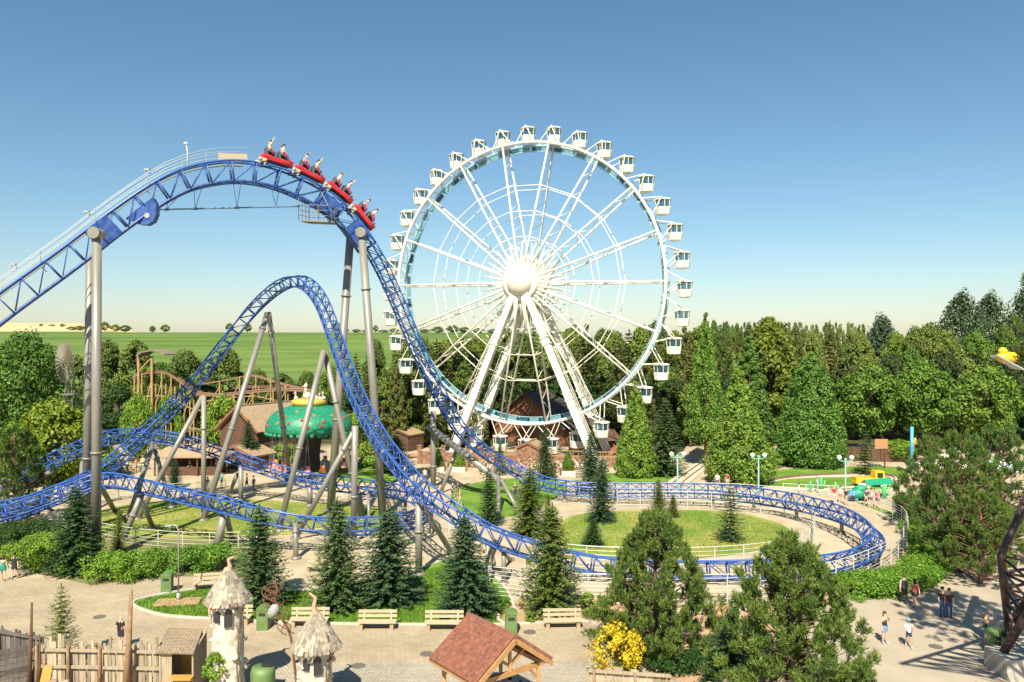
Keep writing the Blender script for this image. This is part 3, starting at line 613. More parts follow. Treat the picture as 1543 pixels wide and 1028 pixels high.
hedge('hedge', [(262, 864), (300, 860), (348, 856)], 1.9, 2.4, 'green hedge behind the wooden bench and the thin pole', F_hedge)
hedge('hedge', [(50, 862), (75, 856), (112, 862)], 2.6, 3.4, 'bright green rounded shrub mass left of the tall column', F_hedge)
hedge('hedge', [(-20, 842), (20, 840), (52, 832)], 2.6, 4.0, 'low dark fir mass at the left edge', F_hedge_and_shade)
hedge('hedge', [(125, 872), (142, 874)], .5, 1.0, 'low creeping shrub at the foot of the tall column', F_hedge)
hedge('hedge', [(1288, 896), (1328, 892), (1374, 880), (1404, 856), (1406, 828), (1384, 806)], 1.35, 2.9, 'glossy green laurel hedge curving along the path outside the white fence', F_hedge, 15, .12, 1.3)
hedge('hedge', [(965, 1010), (1010, 1008), (1060, 1012)], 1.0, 2.4, 'dark green hedge behind the paling fence', F_hedge_and_shade, 9, .13)
hedge('hedge', [(742, 925), (728, 922)], .6, 1.0, 'dark low shrub at the foot of the fourth front spruce', F_hedge)
hedge('hedge', [(556, 705), (590, 700)], 1.6, 3.0, 'bright green mound left of the first drop foot', F_hedge, 6, .3, .6)
# ---------------------------------------------------------------- the blue roller coaster
coaster = thing('roller_coaster', 'tall blue roller coaster on grey tubular columns with a lift hill, drop and oval turn', 'roller coaster', (-24, 68, 0))
def lift(px, py):
    r = (px - 771.5) / 1200; Y = 141.8 / (1.727 - r); return P(px, py, Y)
path = []   # x, y, z, bank
def add(p, b=0): path.append((p[0], p[1], p[2], b))
for a in [(-120, 533), (-60, 488), (0, 442), (92, 376), (163, 322), (223, 281), (270, 257), (315, 246), (355, 243), (395, 248), (430, 258), (472, 277), (508, 300), (540, 334), (562, 365), (583, 401), (606, 452), (636, 522), (665, 583), (700, 643), (737, 676)]: add(lift(*a))
for (a, b) in [((775, 698, 81.5), -3), ((812, 719, 80.5), -8), ((860, 729, 78.8), -14), ((930, 732, 78), -18), ((1045, 733, 76.8), -22), ((1114, 738, 75), -26), ((1185, 749, 71.5), -36), ((1252, 767, 66.2), -46), ((1298, 792, 60.4), -52), ((1306, 818, 56.2), -50), ((1262, 838, 53.6), -42), ((1170, 845, 52.6), -30), ((1067, 847, 52.8), -22), ((925, 842, 53), -12), ((850, 829, 52.8), -6), ((799, 815, 52.6), 0), ((749, 798, 52.4), 0),
               ((703, 773, 52.6), 0), ((635, 728, 54.2), 0), ((600, 690, 57.2), 0), ((569, 648, 60.6), 0), ((534, 580, 65.2), 0), ((507, 508, 69.5), 3), ((485, 450, 72.6), 6), ((462, 421, 75), 8), ((438, 417, 76.6), 8), ((412, 429, 77.6), 6), ((382, 455, 77.8), 3), ((350, 492, 77.4), 0), ((308, 547, 76), 0), ((275, 588, 74.8), 0), ((242, 622, 73), 0), ((205, 657, 71), 0), ((159, 697, 68.4), 0), ((124, 716, 66.6), -4), ((80, 733, 65), -12), ((9, 757, 63), -25)]: add(P(*a), b)
for a in [(-46, 60.8, 3.2, -45), (-51.5, 61.2, 4.2, -58), (-54, 65, 4.8, -62), (-51, 69.5, 4.4, -55)]: path.append(a)
for (a, b) in [((14, 732, 69.5), -42), ((60, 700, 72), -36), ((126, 668, 75.5), -30), ((168, 653, 77.5), -24), ((205, 649, 79), -18), ((255, 654, 80), -12), ((300, 664, 80.3), -6), ((337, 677, 80.3), -4), ((377, 691, 79.8), -6), ((417, 704, 79), -12), ((452, 716, 77.6), -20), ((487, 722, 76.4), -28), ((529, 727, 74.8), -38), ((569, 733, 73.2), -46), ((604, 741, 71), -54), ((630, 753, 68.4), -60), ((634, 768, 65.2), -62), ((610, 779, 62.6), -52), ((560, 784, 61), -38), ((487, 782, 60), -24), ((440, 775, 59.8), -14), ((386, 764, 60), -8), ((336, 751, 61), -6), ((280, 738, 62.4), -8), ((233, 727, 63.4), -14), ((190, 717, 64.2), -22), ((150, 716, 64.5), -26), ((110, 730, 63.6), -28), ((60, 748, 62.2), -30), ((0, 769, 60.4), -34), ((-120, 800, 57), -34)]: add(P(*a), b)
dense = crom(path, 24); dense = np.array(dense)
seg = np.linalg.norm(np.diff(dense[:, :3], axis=0), axis=1); arc = np.concatenate([[0], np.cumsum(seg)]); LEN = arc[-1]; STEP = .42
ss = np.arange(0, LEN, STEP); pos = np.stack([np.interp(ss, arc, dense[:, k]) for k in range(4)], 1)
for _ in range(3): pos[1:-1] = pos[:-2] * .25 + pos[1:-1] * .5 + pos[2:] * .25
FR = []
for i in range(len(pos)):
    p = Vector(pos[i, :3]); t = Vector(pos[min(i + 1, len(pos) - 1), :3] - pos[max(i - 1, 0), :3]).normalized()
    s = t.cross(Vector((0, 0, 1))).normalized(); u = s.cross(t).normalized(); b = R(pos[i, 3])
    FR.append((p, t, s * math.cos(b) + u * math.sin(b), u * math.cos(b) - s * math.sin(b)))
def near(px, py):   # track sample seen nearest a photo point
    best = min(range(len(FR)), key=lambda i: (FR[i][0].x / FR[i][0].y * 1200 + 771.5 - px) ** 2 + (514 - (FR[i][0].z - 16) / FR[i][0].y * 1200 - py) ** 2)
    return best
def track_piece(name, i0, i1, depth, gw, hw, rr, cr, every, lower=2, plates=False):
    tk = MB(); ra = MB(); idx = list(range(i0, i1 + 1))
    L = [FR[i][0] - FR[i][2] * gw for i in idx]; Rr = [FR[i][0] + FR[i][2] * gw for i in idx]
    ra.tube(L, rr, 7); ra.tube(Rr, rr, 7); B = {}
    for s in ((-1, 1) if lower == 2 else (0,)):
        B[s] = [FR[i][0] - FR[i][3] * depth + FR[i][2] * s * hw for i in idx]; tk.tube(B[s], cr, 7)
    keys = list(B)
    for k in range(0, len(idx), every):
        kn = min(k + every, len(idx) - 1); t = FR[idx[k]][1]
        tk.tube([L[k], Rr[k]], .055, 5)
        for s in keys:
            top = (L if s < 0 else Rr)
            tops = [L, Rr] if s == 0 else [top]
            for tt in tops:
                tk.tube([tt[k], B[s][k]], .06, 5)
                if kn > k: tk.tube([B[s][k], tt[kn]], .042, 5)
        if lower == 2:
            tk.tube([B[-1][k], B[1][k]], .05, 5)
            if kn > k: tk.tube([B[-1][k], B[1][kn]], .038, 5); tk.tube([L[k], Rr[kn]], .036, 5)
        if plates:
            m0, m1 = (L[k] + B[-1][k]) / 2, None
            for s in keys:
                tt = L if s < 0 else Rr; tk.beam(tt[k] - FR[idx[k]][3] * .1, B[s][k], .11, .30, up=FR[idx[k]][2])
    t = tk.build('track', [blue], coaster, True)
    KIDS.setdefault(t.name, []); XF[t.name] = XF[coaster.name]
    ra.build('rail', [blue2], t, True)
    return t
c1 = near(520, 312); c2 = near(737, 676)
track_piece('track', 0, c1, 1.75, .55, .5, .095, .13, 5, 2, True)
track_piece('track', c1, near(562, 365), 1.55, .55, .5, .095, .13, 5, 2, True)
track_piece('track', near(562, 365), near(1185, 749), 1.05, .55, .42, .072, .092, 3)
track_piece('track', near(1185, 749), near(703, 773), 1.05, .55, .42, .072, .092, 3)
track_piece('track', near(703, 773), near(205, 657), .95, .55, .40, .072, .088, 3)
track_piece('track', near(205, 657), near(126, 668), 1.0, .55, .40, .072, .092, 3)
track_piece('track', near(126, 668), near(604, 741), 1.0, .55, .40, .072, .092, 3)
track_piece('track', near(604, 741), len(FR) - 1, 1.0, .55, .40, .072, .092, 3)
# columns
def column(a, b, r, drum=0, fl=(.45,), foot=True, dirn=None):
    a, b = Vector(a), Vector(b); m = MB(); m.tube([a, b], r, 14)
    if foot: m.tube([(a.x, a.y, 0), (a.x, a.y, .14)], r * 2.0, 12); m.tube([(a.x, a.y, .14), (a.x, a.y, .2)], r * 1.6, 12)
    o = m.build('support_column', [gal], coaster, True)
    if drum:
        d = Vector((0, 1, 0)); k = MB(); k.tube([b - d * r * 1.5, b + d * r * 1.7], r * 1.15, 24); k.tube([b - d * r * 1.6, b - d * r * 1.5], r * 1.28, 24); XF[o.name] = XF[coaster.name]; k.build('head_drum', [gal], o)
    for f in fl:
        c = a + (b - a) * f; d = (b - a).normalized(); k = MB(); k.tube([c - d * .07, c + d * .07], r * 1.28, 14)
        XF[o.name] = XF[coaster.name]; k.build('flange', [gal], o, True)
    return o
def fl(*f): return f
column((P(145, 845, 58).x, 58, 0), P(146, 352, 58), .335, 1, (.33,))
column((P(130, 788, 68).x, 68, 0), P(136, 383, 66.5), .34, 0, (.26, .6))
column((P(577, 780, 72).x, 72, 0), P(545, 351, 73), .36, 1, (.32, .80))
column((P(498, 770, 75).x, 75, 0), P(528, 356, 76), .38, 0, (.33, .78))
# gusset at the two main column heads
def box_node(px, py, dy=1.6):
    i = near(px, py); p, t, s, u = FR[i]; m = MB()
    Mx = Matrix((t, s, u)).transposed(); m.box(p - u * .85, (2.0, 1.25, 1.7), Mx); m.build('node_box', [blue], coaster)
box_node(146, 335); box_node(548, 346)
i = near(505, 298); p, t, s, u = FR[i]; m = MB(); Mx = Matrix((t, s, u)).transposed(); m.box(p - u * .95 - t * .2, (2.1, 1.2, 1.3), Mx); m.tube([p - u * .95 - s * .72 + t * .1, p - u * .95 + s * .72 + t * .1], .2, 12); m.build('splice_box', [blue], coaster)
kd = P(646, 722, 78)
column((P(653, 735, 87).x, 87, 0), P(653, 620, 87), .30, 0, (.28, .9)); 
column(P(757, 728, 78), P(646, 643, 86.5), .36, 0, (.25, .72), foot=False)
column((P(751, 775, 73.5).x, 73.5, 0), P(751, 722, 77.5), .20, 0, ())
column((P(780, 768, 75.6).x, 75.6, 0), P(757, 726, 78), .20, 0, (.5,))
column((P(664, 742, 84).x, 84, 0), P(692, 668, 85), .2, 0, (.6,))
column((P(631, 866, 54.5).x, 54.5, 0), P(631, 757, 54.5), .24, 0, (.6,))
column((P(681, 833, 60).x, 60, 0), P(637, 762, 55), .2, 0, ())
column((P(734, 854, 56.5).x, 56.5, 0), P(746, 818, 53.4), .25, 0, ())
column((P(770, 845, 58).x, 58, 0), P(749, 822, 54), .14, 0, ())
column((P(306, 785, 71).x, 71, 0), P(403, 472, 77.4), .26, 0, (.42, .92))
column((P(437, 722, 92).x, 92, 0), P(405, 472, 78.2), .26, 0, (.35, .9))
column((P(420, 800, 67).x, 67, 0), P(488, 528, 69.6), .25, 0, (.45,))
column((P(545, 783, 71.4).x, 71.4, 0), P(489, 528, 70.2), .25, 0, (.28, .7))
column((P(533, 817, 63.4).x, 63.4, 0), P(535, 642, 62), .25, 0, (.4,))
column((P(445, 812, 64.4).x, 64.4, 0), P(532, 652, 62.4), .21, 0, (.85,))
column((P(307, 775, 73.5).x, 73.5, 0), P(307, 596, 74), .22, 0, (.72,))
column((P(207, 783, 71.4).x, 71.4, 0), P(305, 598, 74), .22, 0, ())
column((P(194, 779, 72.5).x, 72.5, 0), P(230, 671, 77), .22, 0, ())
column((P(259, 765, 76.5).x, 76.5, 0), P(232, 673, 77.6), .2, 0, (.8,))
column((P(185, 815, 63.8).x, 63.8, 0), P(214, 744, 63.8), .24, 0, (.55,))
column((P(231, 797, 68).x, 68, 0), P(212, 750, 65), .2, 0, ())
column((P(173, 771, 75).x, 75, 0), P(149, 728, 66), .22, 0, ())
column((P(47, 786, 70.6).x, 70.6, 0), P(35, 772, 62), .24, 0, ())
column((P(22, 800, 66.5).x, 66.5, 0), P(34, 772, 62), .2, 0, ())
column((P(326, 829, 61).x, 61, 0), P(338, 772, 61), .30, 0, ())
column((P(350, 815, 63.8).x, 63.8, 0), P(340, 772, 61.4), .22, 0, ())
column((P(363, 755, 79.7).x, 79.7, 0), P(363, 704, 79.8), .24, 0, ())
column((P(343, 750, 81.4).x, 81.4, 0), P(358, 714, 80.2), .2, 0, ())
column((P(467, 762, 77.4).x, 77.4, 0), P(467, 734, 77.2), .26, 0, ())
column((P(556, 782, 71.6).x, 71.6, 0), P(555, 745, 73.2), .15, 0, ())
column((P(548, 781, 72).x, 72, 0), P(541, 745, 73.8), .2, 0, ())
column((P(446, 842, 58.5).x, 58.5, 0), P(445, 788, 59), .2, 0, (.75,))
column((P(72, 770, 75).x, 75, 0), P(72, 712, 72), .24, 0, ())
column((P(120, 780, 72).x, 72, 0), P(124, 690, 75.5), .2, 0, ())
for px, py in [(790, 712), (850, 729), (930, 733), (1000, 733), (1070, 734), (1130, 740), (1195, 751), (1255, 768), (1298, 792), (1306, 818), (1250, 840), (1170, 845), (1090, 847), (1000, 845), (925, 842), (870, 834), (805, 816), (600, 741), (632, 760), (600, 781), (500, 782), (770, 806)]:
    p, t, s, u = FR[near(px, py)]; q = p - u * 1.0; column((q.x, q.y, 0), q, .16, 0, (), True)
# lift catwalk with hand rails, on the far side and the near side of the lift
cw = MB(); hr = MB(); lim = near(385, 247); side = -1
for side, w0, w1 in ((-1, .85, 1.5),):
    idx = list(range(0, lim, 4))
    for a, b in zip(idx[:-1], idx[1:]):
        pa, ta, sa, ua = FR[a]; pb, tb, sb, ub = FR[b]
        q = [pa + sa * side * w0 - ua * .1, pb + sb * side * w0 - ub * .1, pb + sb * side * w1 - ub * .1, pa + sa * side * w1 - ua * .1]
        cw.slab(q, .05)
    for h in (.6, 1.15): hr.tube([FR[i][0] + FR[i][2] * side * w1 + Vector((0, 0, h)) + FR[i][3] * 0 for i in idx], .028, 5)
    for i in idx[::2]: hr.tube([FR[i][0] + FR[i][2] * side * w1, FR[i][0] + FR[i][2] * side * w1 + Vector((0, 0, 1.15))], .025, 5)
    for i in idx[::6]: cw.tube([FR[i][0] + FR[i][2] * side * w1 - FR[i][3] * .1, FR[i][0] - FR[i][3] * .9 + FR[i][2] * side * .5], .04, 5)
grat = M('grating', (.42, .41, .37), .5, .3)
cwo = cw.build('catwalk', [grat], coaster); XF[cwo.name] = XF[coaster.name]; hr.build('handrail', [galv], cwo)
m = MB()
idx = list(range(0, lim, 4))
for h in (.55, 1.05): m.tube([FR[i][0] + FR[i][2] * .75 + Vector((0, 0, h)) for i in idx], .024, 5)
for i in idx[::3]: m.tube([FR[i][0] + FR[i][2] * .75, FR[i][0] + FR[i][2] * .75 + Vector((0, 0, 1.05))], .022, 5)
m.build('handrail', [galv], coaster)
m = MB(); i = near(355, 243); p, t, s, u = FR[i]; m.box(p + Vector((0, 0, .55)) - s * 1.15, (2.4, .3, .7), Matrix((t, s, u)).transposed()); m.build('crest_platform', [M('tan_boards', (.45, .38, .26), .8)], coaster)
for px, py in [(18, 429), (130, 347), (220, 283)]:     # small floodlights on the rail
    p, t, s, u = FR[near(px, py)]; m = MB(); q = p - s * 1.5; m.tube([q + Vector((0, 0, 1.1)), q + Vector((0, 0, 1.6))], .03, 5); m.box(q + Vector((.1, 0, 1.68)), (.42, .2, .16)); m.build('floodlight', [galv], coaster)
p, t, s, u = FR[near(284, 252)]; m = MB(); q = p - s * 1.4; m.tube([q, q + Vector((0, 0, 1.6)), q + Vector((-.1, 0, 2.1))], .04, 6); m.ball(q + Vector((-.15, 0, 2.3)), .15, 10, (1.3, .8, .7)); m.build('crest_lamp', [white], coaster, True)
# maintenance cable tray and cage under the crest
m = MB(); Yc = 69; A = P(240, 316, 67.2); B = P(452, 311, 71.2); pts = [A + (B - A) * k / 6 for k in range(7)]; m.tube(pts, .07, 6)
for px in (250, 292, 354, 414):
    q = A + (B - A) * ((px - 240) / 212); f = FR[near(px, 268 if px > 300 else 285)]; top = f[0] - f[3] * 1.7
    for dx in (-.35, .35): m.tube([q, top + Vector((dx, 0, 0))], .03, 5)
    m.box(q, (.35, .16, .2))
m.build('hanging_tray', [M('blue_grey_steel', (.08, .16, .26), .4)], coaster)
m = MB(); i = near(212, 290); p, t, s, u = FR[i]; c = P(224, 322, p.y); rr = []
for k in range(20):
    a = k / 20 * 6.283; rr.append((math.cos(a) * .85, math.sin(a) * .85))
pf = [P(192, 331, p.y), P(207, 318, p.y), P(232, 299, p.y), P(238, 309, p.y), P(238, 324, p.y), P(233, 335, p.y), P(224, 340, p.y), P(212, 339, p.y)]
m.slab([q - Vector((0, .35, 0)) for q in pf], -.7); po = m.build('fairing_plate', [blue], coaster); XF[po.name] = XF[coaster.name]
m = MB(); c = P(225, 326, p.y); m.tube([c + Vector((0, -.42, 0)), c + Vector((0, -.3, 0))], .22, 16); m.build('access_cap', [galv], po)
cage = MB(); a0 = P(450, 331, 70.6); a1 = P(494, 333, 70.4); dz = Vector((0, 0, 1.35)); dep = Vector((.5, 1.7, 0))
cage.slab([a0, a1, a1 + dep, a0 + dep], .12)
for q0, q1 in ((a0, a1), (a1, a1 + dep), (a0 + dep, a1 + dep), (a0, a0 + dep)):
    for h in (.45, .9, 1.35): cage.tube([q0 + Vector((0, 0, h)), q1 + Vector((0, 0, h))], .028, 5)
    for k in range(4): b = q0 + (q1 - q0) * k / 3; cage.tube([b, b + dz], .028, 5)
cage.tube([a0 + dz, a0 + dz + Vector((0, 0, 1.2))], .04, 5); cage.tube([a1 + dz, a1 + dz + Vector((-.8, .8, 1.4))], .04, 5)
cage.build('service_cage', [M('dull_steel', (.20, .20, .18), .6)], coaster)
# chain lift motor boxes on the ladder
# ---------------------------------------------------------------- people
def skin_body(kind='stand', seed=0, h=1.72, female=False):
    rg = random.Random(seed); V = []; E = []; Rd = []; Tg = []
    def v(p, r, par=None, tag='torso'):
        V.append(Vector(p)); Rd.append(r); Tg.append(tag)
        if par is not None: E.append((par, len(V) - 1))
        return len(V) - 1
    sit = kind.startswith('sit'); hw = .155 if female else .17
    pel = v((0, 0, .95), .135, None, 'hip'); sp = v((0, .01, 1.12), .115 if female else .125, pel, 'torso'); ch = v((0, .01, 1.31), .135, sp, 'torso'); nk = v((0, .0, 1.46), .055, ch, 'neck')
    h0 = v((0, -.015, 1.55), .075, nk, 'head'); h1 = v((0, -.01, 1.65), .088, h0, 'head')
    arms = []; step = {'walk': .22, 'walk2': -.2}.get(kind, .03)
    for s in (-1, 1):
        hp = v((.085 * s, 0, .87), .092, pel, 'hip'); st = step * s
        if sit: kn = v((.12 * s, -.42, .90), .062, hp, 'thigh'); an = v((.12 * s, -.50, .50), .042, kn, 'shin'); v((.12 * s, -.62, .45), .036, an, 'foot')
        else: kn = v((.095 * s, -.02 - st * .55, .48), .058, hp, 'thigh'); an = v((.10 * s, .02 - st * (1.15 if st > 0 else .9), .09 if st >= 0 else .12), .038, kn, 'shin'); v((.115 * s, -.13 - st, .035), .036, an, 'foot')
        sh = v((hw * s, .01, 1.40), .058, ch, 'uarm')
        if kind == 'situp' or (kind == 'sitone' and s > 0): el = v((.27 * s, -.06, 1.62), .042, sh, 'uarm'); wr = v((.30 * s, -.12, 1.86), .030, el, 'farm'); hd = (.31 * s, -.13, 1.94); fd = Vector((0, -.02, 1))
        elif sit: el = v((.24 * s, -.04, 1.14), .042, sh, 'uarm'); wr = v((.20 * s, -.28, 1.10), .030, el, 'farm'); hd = (.19 * s, -.36, 1.11); fd = Vector((0, -1, .1))
        elif kind == 'phone' and s > 0: el = v((.22 * s, -.12, 1.24), .042, sh, 'uarm'); wr = v((.12 * s, -.20, 1.47), .030, el, 'farm'); hd = (.10 * s, -.17, 1.54); fd = Vector((-.3, .1, 1))
        elif kind == 'phone2': el = v((.22 * s, -.12, 1.18), .042, sh, 'uarm'); wr = v((.10 * s, -.30, 1.34), .030, el, 'farm'); hd = (.07 * s, -.35, 1.40); fd = Vector((-.2 * s, -.3, 1))
        else: sw = -st * .9; el = v((.235 * s, .03 - sw * .3, 1.13), .042, sh, 'uarm'); wr = v((.25 * s, -.04 - sw, .89), .030, el, 'farm'); hd = (.25 * s, -.06 - sw, .81); fd = Vector((0, -.1, -1))
        v(hd, .028, wr, 'hand'); arms.append((Vector(hd), fd.normalized(), s))
    me = bpy.data.meshes.new('tmp'); me.from_pydata(V, E, []); ob = bpy.data.objects.new('tmp', me); COL.objects.link(ob)
    md = ob.modifiers.new('s', 'SKIN'); sv = me.skin_vertices[0].data
    for i, r in enumerate(Rd): sv[i].radius = (r, r * (.78 if Tg[i] == 'torso' or i == 0 else 1)); sv[i].use_root = (i == 0)
    sb = ob.modifiers.new('u', 'SUBSURF'); sb.levels = 1
    dg = bpy.context.evaluated_depsgraph_get(); ev = ob.evaluated_get(dg); em = ev.to_mesh()
    vs = [x.co.copy() for x in em.vertices]; fs = [tuple(p.vertices) for p in em.polygons]; ev.to_mesh_clear()
    bpy.data.objects.remove(ob); bpy.data.meshes.remove(me)
    segs = [(V[a], V[b], Tg[b]) for a, b in E]
    def tag(p):
        best = None; bd = 9
        for a, b, t in segs:
            ab = b - a; k = max(0, min(1, (p - a).dot(ab) / ab.length_squared)); d = (p - a - ab * k).length
            if d < bd: bd = d; best = (t, k)
        return best
    ft = [tag(sum((vs[i] for i in f), Vector()) / len(f)) for f in fs]
    m = MB(); m.add(vs, fs)
    # fingers and thumb, nose and ears
    for hd, fd, s in arms:
        sd = fd.cross(Vector((0, 1, 0))); sd = sd if sd.length > .2 else Vector((1, 0, 0)); sd.normalize()
        for k, ln in enumerate((.060, .075, .080, .070)):
            b = hd + sd * (k - 1.5) * .018; m.tube([b, b + fd * ln * .6, b + fd * ln + Vector((0, -.015, 0))], [.0095, .009, .006], 5)
        b = hd - sd * .028 - fd * .01; m.tube([b, b - sd * .025 + fd * .03, b - sd * .028 + fd * .055], [.011, .010, .007], 5)
    hc = V[5]; m.tube([hc + Vector((0, -.088, -.02)), hc + Vector((0, -.108, -.05)), hc + Vector((0, -.09, -.06))], [.008, .014, .010], 5)
    for s in (-1, 1): m.ball(hc + Vector((.088 * s, .0, -.035)), .022, 6, (.5, .8, 1.3))
    ft += [('hand', 0)] * (len(m.f) - len(ft))
    return m, ft, vs, fs, hc
BODY = {}; HAIRC = {}
def part_mesh(vs, fs, ft, sel, off, mat, name):
    keep = [f for f, t in zip(fs, ft) if sel(*t)]
    if not keep: return None
    nor = [Vector() for _ in vs]
    for f in fs:
        nn = (vs[f[1]] - vs[f[0]]).cross(vs[f[2]] - vs[f[0]])
        for i in f: nor[i] += nn
    us = sorted({i for f in keep for i in f}); mp = {i: k for k, i in enumerate(us)}
    pv = [vs[i] + nor[i].normalized() * off for i in us]
    return mesh_of(pv, [tuple(mp[i] for i in f) for f in keep], [mat], smooth=True, name=name)
def cloth(c):
    return M('cloth_%d_%d_%d' % tuple(int(x * 100) for x in c), c, .85)
skins = [M('skin_light', (.62, .38, .27), .5), M('skin_tan', (.48, .28, .18), .5)]
hairs = dict(brown=(.06, .035, .02), black=(.012, .01, .01), blond=(.42, .29, .12), grey=(.35, .34, .32), none=None)
def person(label, loc, face=0, h=1.72, top=(.1, .1, .1), bottom=(.05, .07, .14), kind='stand', legs='shorts', hair='brown', hat=None, sk=0, extra=None, female=False, sleeve='short', mat=None, name='person', group=None, long_hair=False):
    key = (kind, female)
    if key not in BODY: BODY[key] = skin_body(kind, 1, female=female)
    m, ft, vs, fs, hc = BODY[key]; s = h / 1.74
    o = thing(name, label, 'person', (0, 0, 0), 0, group)
    if mat is not None: o.matrix_world = mat @ Matrix.Scale(s, 4)
    else: o.location = loc; o.rotation_euler = (0, 0, face); o.scale = (s, s, s)
    kb = ('b', key, sk)
    if kb not in HAIRC: HAIRC[kb] = mesh_of(m.v, m.f, [skins[sk]], smooth=True, name='body')
    place('body', HAIRC[kb], o)
    def sub(nm, sel, off, c, extra_key=''):
        k = (nm, key, c, extra_key)
        if k not in HAIRC: HAIRC[k] = part_mesh(vs, fs, ft, sel, off, cloth(c), nm)
        if HAIRC[k]: place(nm, HAIRC[k], o)
    if sleeve == 'short': sub('shirt', lambda t, k: t == 'torso' or (t == 'neck' and k < .45) or (t == 'uarm' and k < .75) , .016, top, 's')
    elif sleeve == 'long': sub('shirt', lambda t, k: t in ('torso', 'uarm') or (t == 'neck' and k < .45) or (t == 'farm' and k < .85), .016, top, 'l')
    else: sub('shirt', lambda t, k: t == 'torso', .012, top, 'n')
    if legs == 'shorts': sub('shorts', lambda t, k: t == 'hip' or (t == 'thigh' and k < .55), .02, bottom, 's')
    elif legs == 'trousers': sub('trousers', lambda t, k: t in ('hip', 'thigh') or (t == 'shin' and k < .93), .018, bottom, 't')
    elif legs == 'skirt': sub('skirt', lambda t, k: t == 'hip' or (t == 'thigh' and k < .4), .05, bottom, 'k')
    sub('shoes', lambda t, k: t == 'foot', .012, (.5, .48, .45) if legs == 'shorts' else (.05, .05, .05))
    if hair != 'none':
        k = ('hair', hair, long_hair, key)
        if k not in HAIRC:
            q = MB(); q.ball(hc + Vector((0, .012, .022)), .104, 12, (1, 1.05, .98))
            q.v = [tuple(Vector(p) + Vector((0, .035 if p[2] < hc.z + .02 and p[1] < hc.y else 0, .0))) for p in q.v]
            if long_hair: q.ball(hc + Vector((0, .075, -.10)), .085, 10, (1, .6, 1.5))
            HAIRC[k] = q.data([cloth(hairs[hair])], True, 'hair')
        place('hair', HAIRC[k], o)
    if hat:
        k = ('hat', hat, key)
        if k not in HAIRC:
            q = MB(); q.ball(hc + Vector((0, .0, .05)), .112, 12, (1, 1.05, .8)); q.tube([hc + Vector((0, -.02, .03)), hc + Vector((0, -.02, .045))], .16, 14); HAIRC[k] = q.data([cloth(hat)], True, 'hat')
        place('hat', HAIRC[k], o)
    if extra == 'bag':
        q = MB(); q.box((.2, .12, 1.05), (.12, .26, .32)); q.tube([(.2, .12, 1.2), (0, -.13, 1.42), (-.1, .1, 1.40), (.2, .14, 1.2)], .015, 5)
        place('bag', q.data([cloth((.05, .16, .32))], False, 'bag'), o)
    if extra == 'pack':
        q = MB(); q.box((0, .2, 1.24), (.28, .16, .42)); place('backpack', q.data([cloth((.05, .05, .06))], False, 'backpack'), o)
    return o
# ---------------------------------------------------------------- the red train
red = M('red_gloss', (.62, .02, .035), .22, spec=.7); cream = M('cream_wheel', (.42, .38, .29), .5); black = M('black_plastic', (.02, .02, .022), .5)
def car_parts(root):
    XF[root.name] = Matrix()
    b = MB()   # x forward, y left, z up; rails at z=0
    prof = [(-1.24, .34, .50), (-1.05, .54, .60), (-.4, .56, .40), (.3, .56, .30), (.85, .50, .46), (1.28, .22, .78)]
    sec = []
    for x, hw, hh in prof: sec.append([(x, -hw, .42 + hh * .4), (x, -hw * .9, .30), (x, -hw * .5, .22), (x, hw * .5, .22), (x, hw * .9, .30), (x, hw, .42 + hh * .4), (x, hw * .8, .46 + hh * .3), (x, -hw * .8, .46 + hh * .3)])
    vs = [p for s in sec for p in s]; fs = [(i * 8 + j, i * 8 + (j + 1) % 8, (i + 1) * 8 + (j + 1) % 8, (i + 1) * 8 + j) for i in range(5) for j in range(8)] + [tuple(range(8))[::-1], tuple(range(40, 48))]
    b.add(vs, fs); b.box((1.02, 0, .72), (.10, .5, .34)); b.build('body', [red], root)
    for y in (-1, 1): m = MB(); m.beam((-1.05, y * .56, .5), (.95, y * .5, .44), .05, .07); m.build('side_bar', [red], root)
    m = MB(); m.box((0, 0, .25), (2.0, .7, .1)); m.build('chassis', [black], root)
    for x in (-.62, .38):
        for y in (-.27, .27):
            m = MB(); m.box((x, y, .58), (.42, .40, .12)); m.box((x - .26, y, .84), (.10, .38, .56), Matrix.Rotation(-.15, 3, 'Y')); m.box((x - .33, y, 1.2), (.09, .2, .16)); s = m.build('seat', [M('grey_seat_shell', (.10, .095, .09), .6)], root)
            m = MB(); m.tube([(x - .2, y - .14, 1.18), (x + .06, y - .16, 1.16), (x + .22, y - .14, .86), (x + .22, y + .14, .86), (x + .06, y + .16, 1.16), (x - .2, y + .14, 1.18)], .055, 6); XF[s.name] = Matrix(); m.build('lap_bar', [red], s, True)
    for x in (-1.12,):
        for y in (-.62, .62):
            m = MB(); m.box((x, y * .97, .08), (.62, .12, .30))
            for dx in (-.2, .2): m.tube([(x + dx, y - .07, .13), (x + dx, y + .07, .13)], .13, 12); m.tube([(x + dx, y - .06, -.17), (x + dx, y + .06, -.17)], .08, 10)
            m.build('wheel_assembly', [cream], root, True)
cars = []; cpos = [(548, 346), (499, 294), (455, 267), (408, 250)]; w = ['front', 'second', 'third', 'rear']
base_i = near(546, 340); names = ['front', 'second', 'third', 'rear']; CARSP = 3.05
ph = bpy.data.objects.new('coaster_car', None)
